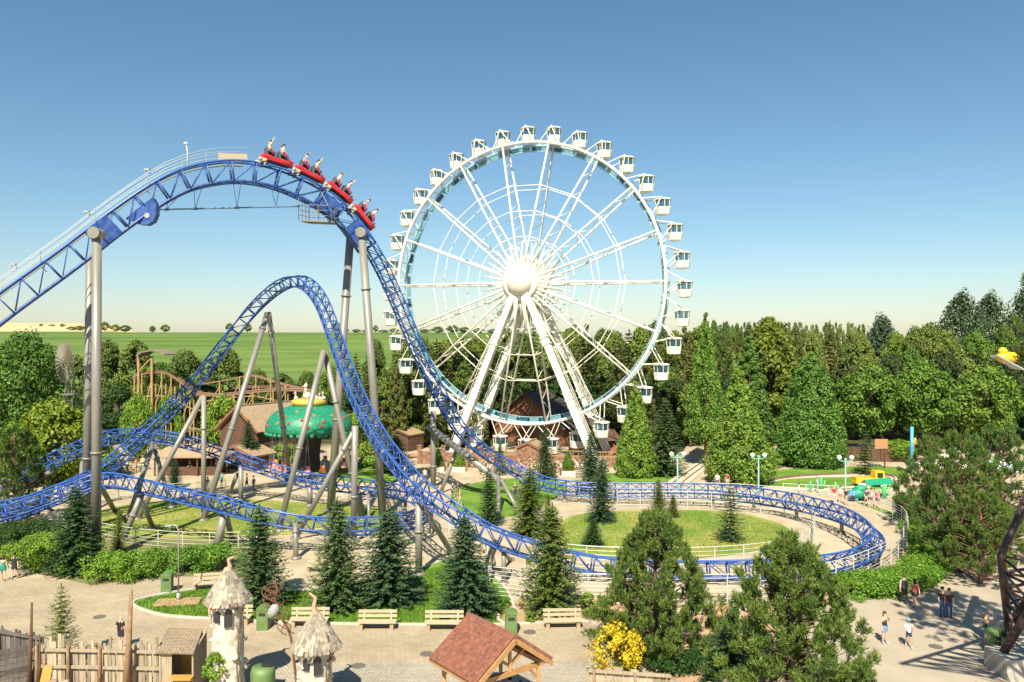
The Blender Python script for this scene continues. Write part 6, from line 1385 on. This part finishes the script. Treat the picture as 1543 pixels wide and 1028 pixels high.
# stone turrets
stone = M('whitewashed_stone', (.66, .61, .50), .95, col2=(.38, .33, .25), vs=3.2, bump=1.0, bs=4, detail=9); shing = M('round_shingles', (.40, .345, .26), .9, col2=(.25, .21, .16), vs=5, island=True); terrac = M('clay_finial', (.48, .27, .18), .8)
def turret(px, Y, ztip, zcap, zeave, rw, rb, label, bend, seed):
    rg = random.Random(seed); x = (px - 771.5) / 1200 * Y; o = thing('stone_turret', label, 'turret', (x, Y, 0), 0, 'stone turrets with shingled caps')
    m = MB(); pr = [(rb * 1.12, 0), (rb * 1.0, .6), (rb * .92, 1.6), (rb * .9, zeave - .6), (rb * .98, zeave + .1)]; n = 26; vs_ = []
    P2 = []
    for i in range(19):
        t = i / 18 * (len(pr) - 1); a = int(min(t, len(pr) - 2)); f = t - a; P2.append((pr[a][0] * (1 - f) + pr[a + 1][0] * f, pr[a][1] * (1 - f) + pr[a + 1][1] * f))
    m.lathe(P2, (x, Y, 0), n); m.v = [(v_[0] + rg.uniform(-.035, .035), v_[1] + rg.uniform(-.035, .035), v_[2] + rg.uniform(-.02, .02)) for v_ in m.v]
    for k in range(26):
        a = rg.uniform(0, 6.283); z = rg.uniform(.3, zeave - .2); r = rb * .93; m.ball((x + r * math.cos(a), Y + r * math.sin(a), z), rg.uniform(.12, .2), 7, (1, 1, .6))
    bd = m.build('tower_wall', [stone], o, True); XF[bd.name] = XF[o.name]
    for a, w, h, z in ((R(290), .34, .8, zeave - .55), (R(250), .3, .5, zeave - .5)):
        c = Vector((x + rb * .93 * math.cos(a), Y + rb * .93 * math.sin(a), z)); t_ = Vector((-math.sin(a), math.cos(a), 0)); nn = Vector((math.cos(a), math.sin(a), 0))
        m = MB(); m.slab([c - t_ * w / 2 - wz * h / 2 + nn * .09, c + t_ * w / 2 - wz * h / 2 + nn * .09, c + t_ * w / 2 + wz * h * .3 + nn * .09, c + wz * h / 2 + nn * .09, c - t_ * w / 2 + wz * h * .3 + nn * .09], .1); m.build('window_opening', [dark], bd)
    m = MB(); rows = 9
    m.lathe([(rw * .9, zeave + .06), (.14, zcap)], (x, Y, 0), 20)
    for k in range(rows):
        f = k / rows; r0 = rw * (1 - f) + .16 * f; z = zeave + (zcap - zeave) * f; sl_ = (zcap - zeave) / (rw - .16); ns = max(7, int(r0 * 6.283 / .17))
        for j in range(ns):
            a = (j + .5 * (k % 2)) / ns * 6.283 + rg.uniform(-.04, .04); ca, sa = math.cos(a), math.sin(a); L = .42; w = .155 * rg.uniform(.85, 1.1); rr_ = r0 + .05; dn = Vector((ca, sa, -sl_ * .9)).normalized(); t_ = Vector((-sa, ca, 0)); up = t_.cross(dn) * -1
            if up.z < 0: up = -up
            b_ = Vector((x + rr_ * ca, Y + rr_ * sa, z + rg.uniform(-.02, .03))) + up * .075
            m.slab([b_ + t_ * w / 2 - dn * L, b_ - t_ * w / 2 - dn * L, b_ - t_ * w / 2, b_ - t_ * w * .3 + dn * .05, b_ + t_ * w * .3 + dn * .05, b_ + t_ * w / 2], .035)
    rf = m.build('shingle_roof', [shing], o); XF[rf.name] = XF[o.name]
    m = MB(); hgt_ = ztip - zcap; m.tube([(x, Y, zcap - .12), (x, Y, zcap + .1), (x + bend * .1, Y, zcap + hgt_ * .45), (x + bend * .02, Y, zcap + hgt_ * .8), (x + bend * .3, Y, ztip)], [.24, .17, .10, .075, .03], 9); m.lathe([(.24, zcap - .16), (.27, zcap - .08), (.2, zcap + .02)], (x, Y, 0), 12); m.build('finial', [terrac], rf, True)
    m = MB(); m.tube([(x + rb * .95, Y - .4, 0), (x + rb * 1.05, Y - .5, 1.2), (x + rb * .85, Y - .55, 2.2), (x + rb * 1.0, Y - .45, zeave - .4), (x + rb * 1.25, Y - .5, zeave)], .035, 6); m.tube([(x + rb * 1.0, Y - .5, 0), (x + rb * .8, Y - .6, 1.6), (x + rb * 1.05, Y - .5, 2.6), (x + rb * .8, Y - .6, 3.4)], .03, 6); m.build('vine', [bark], o, True)
turret(343.5, 35.9, 16 - .27 * 35.9, 16 - .291 * 35.9, 16 - .326 * 35.9, 0.95, .74, 'taller whitewashed stone turret with a shingled cone cap and clay finial', 1, 1)
turret(476, 35.0, 16 - .316 * 35, 16 - .347 * 35, 16 - .384 * 35, 1.02, .74, 'shorter whitewashed stone turret with a curled finial, right of the other', -1, 2)
# rusty sculpture between the turrets
o = thing('iron_sculpture', 'rusty twisted iron branches holding a glass lantern between the turrets', 'sculpture', (P(440, 1000, 37).x, 37, 0)); rust = M('rusty_iron', (.19, .085, .04), .8, col2=(.12, .055, .03), vs=6)
b_ = P(447, 985, 37); b_.z = 0; m = MB(); pp = [b_, P(438, 960, 37), P(424, 930, 37), P(414, 905, 37), P(418, 890, 37), P(414, 876, 37)]; m.tube(crom(pp, 6), [.09] * 31 if False else .06, 6)
for s_ in range(4):
    ph = s_ * 1.6; pts_ = [];
    for k in range(28): t = k / 27; c = P(434 - 26 * t ** .8, 955 - 72 * t, 37); pts_.append(c + Vector((math.sin(t * 9 + ph) * (.28 + .1 * s_ * t), math.cos(t * 8 + ph) * .2, 0)))
    m.tube(pts_, .024, 5)
for k in range(3):
    c = P(405 + 4 * k, 902 - 6 * k, 37); m.tube([c + Vector((math.cos(j * .7) * (.42 - .03 * j), math.sin(j * .7) * .1, math.sin(j * .7) * (.42 - .03 * j))) for j in range(13)], .02, 5)
m.build('branches', [rust], o, True); m = MB(); c = P(412, 921, 36.9); m.lathe([(.02, .38), (.2, .25), (.26, 0), (.2, -.3), (.02, -.36)], c, 10, Matrix.Rotation(.5, 3, 'Y')); m.build('lantern', [M('lantern_glass', (.30, .31, .27), .15)], o, True)
# tiled pavilion
rb0 = P(706, 928, 34.8); rf0 = P(776, 961, 32.2); dr = (rf0 - rb0); dr.z = 0; Ld = dr.length; dr.normalize(); pr_ = Vector((-dr.y, dr.x, 0)); pr_ = pr_ if pr_.x > 0 else -pr_
zr_ = 4.02; ze_ = 2.6; hw2 = 1.97; rb0.z = rf0.z = zr_; mid = (rb0 + rf0) / 2
o = thing('tiled_pavilion', 'open wooden pavilion with a red brown tiled gable roof at the bottom', 'pavilion', (mid.x, mid.y, 0)); amb = M('honey_timber', (.34, .185, .075), .7, col2=(.42, .24, .095), vs=3, stretch=(1, 1, 1))
tilem = M('clay_tiles', (.20, .075, .048), .85, col2=(.27, .105, .065), vs=6, bump=.2, island=.45); tiled_ = M('weathered_clay_tiles', (.15, .06, .045), .9, col2=(.24, .10, .065), vs=7, island=.45)
m = MB(); sl = math.hypot(hw2, zr_ - ze_)
for sg in (1, -1):
    dn = (pr_ * sg * hw2 + wz * (ze_ - zr_)) / sl; nn = dr.cross(dn) if dr.cross(dn).z > 0 else dn.cross(dr)
    m.mat(1); q = [rb0 - nn * .02, rf0 - nn * .02, rf0 + dn * sl - nn * .02, rb0 + dn * sl - nn * .02]
    if (q[1] - q[0]).cross(q[2] - q[0]).z < 0: q = q[::-1]
    m.slab(q, .06); nrw, ncl = 13, 27
    for i in range(nrw):
        for j in range(ncl):
            a = rb0 + dr * (Ld * (j + .04) / ncl) + dn * (sl * (i / nrw)) + nn * .035; b = a + dr * (Ld * .84 / ncl); e = dn * (sl * 1.12 / nrw) - nn * .0; up_ = nn * .035; md = (a + b) / 2 + nn * .085
            m.mat(0 if random.random() < .72 else 1); m.add([a, md, b, b + e + up_ * .6, md + e + up_, a + e + up_ * .6, a - nn * .03 + e, b - nn * .03 + e], [(0, 1, 4, 5), (1, 2, 3, 4), (5, 4, 3, 7, 6), (0, 5, 6), (2, 7, 3)])
m.mat(1); m.tube([rb0 - dr * .06 + wz * .04, rf0 + dr * .06 + wz * .04], .10, 8)
rf_ = m.build('roof', [tilem, tiled_], o); XF[rf_.name] = XF[o.name]
m = MB()
for e_, dd_ in ((rf0, .05), (rb0, -.05)):
    for sg in (1, -1): m.beam(e_ + dr * dd_ - wz * .12, e_ + dr * dd_ + pr_ * sg * hw2 + wz * (ze_ - zr_ - .12), .07, .2)
for sg in (1, -1): m.beam(rb0 + pr_ * sg * (hw2 - .05) + wz * (ze_ - zr_ - .1), rf0 + pr_ * sg * (hw2 - .05) + wz * (ze_ - zr_ - .1), .06, .16)
m.build('barge_board', [amb], rf_)
for e_, dd_ in ((rf0, -.35), (rb0, .35)):
    c = e_ + dr * dd_; m = MB(); t0 = c + pr_ * -1.55 + wz * (2.45 - zr_); t1 = c + pr_ * 1.55 + wz * (2.45 - zr_); m.beam(t0, t1, .15, .2); m.beam(c + wz * (2.5 - zr_), c - wz * .15, .16, .16)
    m.beam(c + wz * (2.75 - zr_), c + pr_ * .75 + wz * (3.3 - zr_), .1, .12); m.beam(c + wz * (2.75 - zr_), c - pr_ * .75 + wz * (3.3 - zr_), .1, .12); m.build('tie_beam', [amb], o)
    for sg in (1, -1): m = MB(); q = c + pr_ * sg * 1.5; m.beam((q.x, q.y, 0), (q.x, q.y, 2.55), .17, .17); m.beam(Vector((q.x, q.y, 1.9)), Vector((q.x, q.y, 2.4)) - pr_ * sg * .5, .1, .1); m.build('post', [amb], o)
for sg in (1, -1): m = MB(); m.beam(rb0 + pr_ * sg * 1.5 + wz * (2.62 - zr_), rf0 + pr_ * sg * 1.5 + wz * (2.62 - zr_), .14, .18); m.build('wall_plate', [amb], o)
o = thing('grill_table', 'dark serving table under the tiled pavilion', 'table', (mid.x + .3, mid.y - .4, 0)); m = MB(); m.box((mid.x + .35, mid.y - .5, .95), (1.9, .9, .1)); m.build('top', [black], o)
for a in (-.8, .8):
    for b in (-.35, .35): m = MB(); m.beam((mid.x + .35 + a, mid.y - .5 + b, 0), (mid.x + .35 + a, mid.y - .5 + b, .9), .08, .08); m.build('leg', [black], o)
# brown steel tower at the right edge
tw = thing('steel_tower', 'brown lattice steel tower of another ride on concrete blocks at the right edge', 'tower', (P(1535, 960, 40).x, 40, 0)); bs_ = M('brown_steel', (.055, .030, .024), .5, col2=(.04, .022, .018), vs=2); psteel = M('pink_brown_steel', (.22, .13, .11), .55)
k0 = P(1508, 838, 40.6); f0_ = P(1522, 966, 40.2); f0_.z = 1.0; tp0 = P(1575, 690, 41); f1_ = P(1512, 986, 38.4); f1_.z = 1.0; k1 = P(1575, 880, 38.6); k2 = P(1600, 830, 42)
for nm, pts_, r in (('main_leg', [f0_, k0, tp0], .20), ('main_leg', [f1_, k1, P(1620, 720, 38)], .20), ('main_leg', [Vector((26.4, 42.2, 1.0)), k2, P(1640, 640, 43)], .2)):
    m = MB(); m.tube(pts_, r, 12); m.build(nm, [bs_], tw, True)
m = MB()
for i in range(5):
    t = i / 5; a = f0_ + (k0 - f0_) * t; b = f1_ + (k1 - f1_) * (t + .1); c = Vector((26.4, 42.2, 1)) + (k2 - Vector((26.4, 42.2, 1))) * t; m.mat(1 if i % 2 else 0)
    m.tube([a, b], .07, 6); a2 = f0_ + (k0 - f0_) * (t + .2); m.tube([a2, b], .07, 6); m.mat(0); m.tube([a, c], .08, 6); m.tube([a2, c], .07, 6); m.tube([b, c], .07, 6)
m.build('bracing', [bs_, psteel], tw, True)
for q, s_ in ((f0_, (1.8, 1.6, 1.6)), (f1_, (2.0, 1.8, 1.5)), (Vector((26.6, 42.4, 1)), (2, 2, 1.5))): m = MB(); m.box((q.x + .55, q.y - .1, .5 if s_[2] < 2 else .5), (s_[0], s_[1], 1.0)); m.build('concrete_block', [concrete], tw)
# the tower's arm above and right of the frame, whose truss shadow falls on the path
m = MB(); A1 = Vector((15.6 + 1.0, 24.2, 17.2)); B1 = Vector((21.6, 33.0, 9.6)); A3 = A1 + Vector((3.4, -1.8, .2)); B3 = B1 + Vector((2.6, -2.6, .3)); C1 = Vector((25.6, 36.0, 8.6)); C3 = Vector((27.0, 35.0, 8.4))
def truss(a, b, c, d, n):
    for s0, s1 in ((a, b), (c, d)): m.tube([s0, s1], .13, 7)
    for i in range(n): p0 = a + (b - a) * i / n; p1 = a + (b - a) * (i + 1) / n; q0 = c + (d - c) * i / n; q1 = c + (d - c) * (i + 1) / n; m.tube([p0, q1], .07, 5); m.tube([q0, p1], .07, 5); m.tube([p0, q0], .07, 5)
truss(A1, B1, A3, B3, 5); truss(B1, C1, B3, C3, 2); m.tube([C1, k1], .14, 8); m.tube([C3, k1], .1, 8); m.build('truss_arm', [bs_], tw, True)
# ---------------------------------------------------------------- people on the ground
def who(px, py, label, face=0, h=1.7, z=.02, **kw):
    g = G(px, py, z); return person(label, (g.x, g.y, z), face, h, **kw)
who(1333, 970, 'woman in a black top and denim shorts walking with a hand at her face', R(20), 1.70, top=(.02, .02, .025), bottom=(.16, .28, .42), kind='phone', female=True, sleeve='none', hair='brown', long_hair=True)
who(1369, 975, 'boy in a blue cap, white shirt and dark shorts on the path', R(-10), 1.48, top=(.75, .73, .68), bottom=(.03, .04, .09), kind='walk', hat=(.12, .32, .42), sk=1)
who(1362, 910, 'man with a grey patterned shirt and backpack beside the laurel hedge', R(170), 1.78, top=(.35, .34, .28), bottom=(.02, .02, .02), kind='walk', legs='trousers', extra='pack')
who(1378, 915, 'woman in a pink red blouse beside the man with a backpack', R(175), 1.68, top=(.45, .10, .12), bottom=(.02, .02, .02), kind='walk2', legs='skirt', female=True, hair='black', long_hair=True)
who(1420, 930, 'person in black with blue jeans in the pine shade, left one', R(10), 1.75, top=(.02, .02, .02), bottom=(.06, .12, .25), legs='trousers', hair='black')
who(1430, 931, 'person in brown with blue jeans in the pine shade, right one', R(-15), 1.70, top=(.08, .04, .03), bottom=(.06, .12, .25), legs='trousers', hair='brown')
who(1485, 972, 'woman in a dark top and denim shorts raising a phone by the green bin', R(60), 1.68, top=(.06, .05, .05), bottom=(.16, .28, .42), kind='phone2', female=True, sleeve='none', hair='brown', long_hair=True)
who(1388, 794, 'woman in a white cap with a blue bag walking up the path', R(150), 1.68, top=(.55, .40, .34), bottom=(.55, .45, .38), kind='walk', female=True, hat=(.75, .73, .68), extra='bag')
for a in [(1257, 758, 'person in a red shirt beside the low green railing', (.55, .04, .03), (.55, .5, .42)), (1266, 757, 'person in a white shirt between the red and the black shirted ones', (.75, .72, .66), (.35, .2, .16)), (1275, 761, 'person in a black top next to the right double lamp', (.02, .02, .02), (.5, .36, .28)),
          (1305, 762, 'leftmost of the three people before the toy awning, dark top', (.07, .05, .08), (.5, .45, .4)), (1313, 764, 'middle one of the three people before the toy awning, pale top', (.6, .5, .45), (.1, .1, .14)), (1322, 765, 'rightmost of the three people before the toy awning, pink top', (.55, .2, .22), (.06, .07, .12)),
          (1204, 752, 'person in a white shirt behind the far railing of the oval turn', (.75, .73, .68), (.3, .28, .26)), (1081, 736, 'person in white seated area beside the small railway, left of two', (.74, .7, .62), (.1, .1, .15)), (1096, 735, 'person in dark red beside the small railway, right of two', (.25, .04, .05), (.5, .45, .4))]:
    who(a[0], a[1], a[2], random.uniform(0, 6), random.uniform(1.6, 1.78), top=a[3], bottom=a[4], kind=random.choice(['walk', 'stand', 'walk2']), hair=random.choice(['brown', 'black', 'blond']))
who(5, 875, 'woman in a green top and skirt walking at the left edge', R(200), 1.68, top=(.03, .28, .20), bottom=(.01, .22, .13), kind='walk', legs='skirt', female=True, long_hair=True, sleeve='none')
who(22, 873, 'man in a black shirt and shorts walking beside the woman in green', R(190), 1.78, top=(.02, .02, .025), bottom=(.03, .03, .035), kind='walk2', hair='black')
who(182, 978, 'bald man in a black shirt standing behind the lower left paling fence', R(160), 1.78, top=(.012, .014, .02), bottom=(.03, .03, .04), hair='none', sk=0)
who(321, 945, 'person in a bright pink red top half hidden by the taller turret', R(30), 1.65, top=(.65, .02, .07), bottom=(.5, .45, .4), kind='walk', female=True)
who(1112, 936, 'person in white clothes between the two foreground pines', R(40), 1.72, top=(.78, .76, .72), bottom=(.7, .68, .64), legs='trousers', hair='grey')
ib = thing('info_board', 'small pinkish notice board between the two foreground pines', 'sign', tuple(G(1087, 960))); m = MB(); m.box(at(ib, 0, 0, 1.35), (.75, .08, .8)); m.build('board', [M('salmon_board', (.62, .32, .22), .7)], ib)
for s_ in (-1, 1): m = MB(); m.beam(at(ib, s_ * .3, .06, 0), at(ib, s_ * .3, .06, 1.6), .07, .07); m.build('post', [wood_d], ib)
for k, (dx, dy) in enumerate(((.9, .55), (1.35, .15), (1.75, -.3))): person(['first', 'second', 'third'][k] + ' dark haired person from the left inside the tiled pavilion', (mid.x + dx - .1, mid.y + dy - .2, .02), R(30 * k), 1.68, top=[(.05, .05, .07), (.04, .09, .16), (.3, .28, .25)][k], bottom=(.04, .04, .06), legs='trousers', hair='black')
crowd = [(372, 738, 'dark haired woman with a bag by the short grey column', (.45, .4, .35), (.05, .06, .1)), (382, 742, 'person in dark clothes next to the dark haired woman', (.04, .04, .05), (.04, .04, .06)), (318, 712, 'person in hot pink below the low track', (.75, .08, .22), (.5, .4, .35)), (326, 714, 'person in white and pink below the low track', (.7, .5, .48), (.4, .3, .28)),
         (334, 736, 'person in teal beside the grey leg', (.05, .40, .38), (.05, .06, .08)), (313, 742, 'person in navy at the queue railing', (.04, .06, .16), (.3, .3, .3)), (252, 704, 'person in red by the snack stall', (.6, .08, .06), (.4, .35, .3)), (240, 706, 'person in white by the snack stall', (.7, .66, .6), (.05, .06, .12)),
         (205, 712, 'person in orange in the crowd behind the left lawn', (.6, .25, .1), (.3, .25, .2)), (184, 710, 'person in pink in the crowd behind the left lawn', (.65, .25, .3), (.5, .45, .4)), (192, 711, 'person in white in the crowd behind the left lawn', (.7, .68, .62), (.06, .08, .15)), (176, 714, 'person in brown in the crowd behind the left lawn', (.2, .1, .06), (.1, .1, .12)), (215, 708, 'person in pale yellow in the crowd behind the left lawn', (.62, .55, .3), (.1, .1, .15)),
         (418, 722, 'person in white beside the swing ride fence', (.7, .68, .64), (.1, .12, .2)), (432, 724, 'person in salmon beside the swing ride fence', (.62, .3, .25), (.1, .1, .1)), (690, 750, 'person in dark clothes left of the foot of the slanting tube', (.05, .04, .05), (.05, .05, .06)), (682, 752, 'person in blue left of the foot of the slanting tube', (.06, .12, .25), (.04, .04, .05)), (776, 752, 'person in navy under the slanting tube by the lawn', (.03, .04, .08), (.04, .05, .1)),
         (693, 764, 'person in pink beside the lower track near the slanting tube', (.6, .2, .22), (.4, .35, .3)), (610, 722, 'person in a pale shirt behind the first drop foot', (.6, .58, .5), (.05, .06, .1)), (845, 716, 'person in pale pink under the wheel platform', (.6, .42, .4), (.1, .1, .12)), (870, 716, 'person in white under the wheel platform', (.7, .68, .62), (.1, .12, .2)), (345, 760, 'child in yellow on the left lawn edge', (.6, .5, .08), (.1, .1, .2)),
         (60, 690, 'person in pink among the blossoms at the left', (.62, .3, .32), (.1, .1, .12)), (110, 700, 'person in white left of the tall column', (.68, .66, .6), (.2, .2, .22)), (470, 712, 'person standing in a tan shirt below the green dome', (.5, .36, .24), (.2, .15, .1)), (286, 716, 'person in black at the snack stall counter', (.03, .03, .03), (.05, .05, .07)), (1232, 742, 'person in pale blue among the toy cactus figures', (.3, .45, .6), (.4, .35, .3))]
for a in crowd: who(a[0], a[1], a[2], random.uniform(0, 6.2), random.uniform(1.2, 1.3) if 'child' in a[2] else random.uniform(1.6, 1.8), top=a[3], bottom=a[4], kind=random.choice(['walk', 'stand', 'walk2']), hair=random.choice(['brown', 'black', 'blond', 'brown']), legs=random.choice(['shorts', 'trousers']), sk=random.choice([0, 0, 1]))

_P = [(742, 714, (.6, .3, .3)), (752, 716, (.62, .58, .5)), (770, 715, (.1, .12, .3)), (784, 717, (.65, .25, .28)), (812, 716, (.65, .6, .52)), (836, 720, (.35, .1, .1)), (888, 722, (.6, .5, .2)), (724, 722, (.15, .3, .25)), (640, 728, (.6, .55, .48)), (655, 726, (.1, .1, .12))]
for k, (px, py, c1) in enumerate(sorted(_P)):
    who(px, py, ORD[k] + ' visitor from the left strolling in front of the wheel platform', random.uniform(0, 6.2), random.uniform(1.6, 1.8), top=c1, bottom=random.choice([(.05, .06, .1), (.4, .35, .3)]), kind=random.choice(['walk', 'stand', 'walk2']), hair=random.choice(['brown', 'black', 'blond']), group='visitors before the wheel platform')
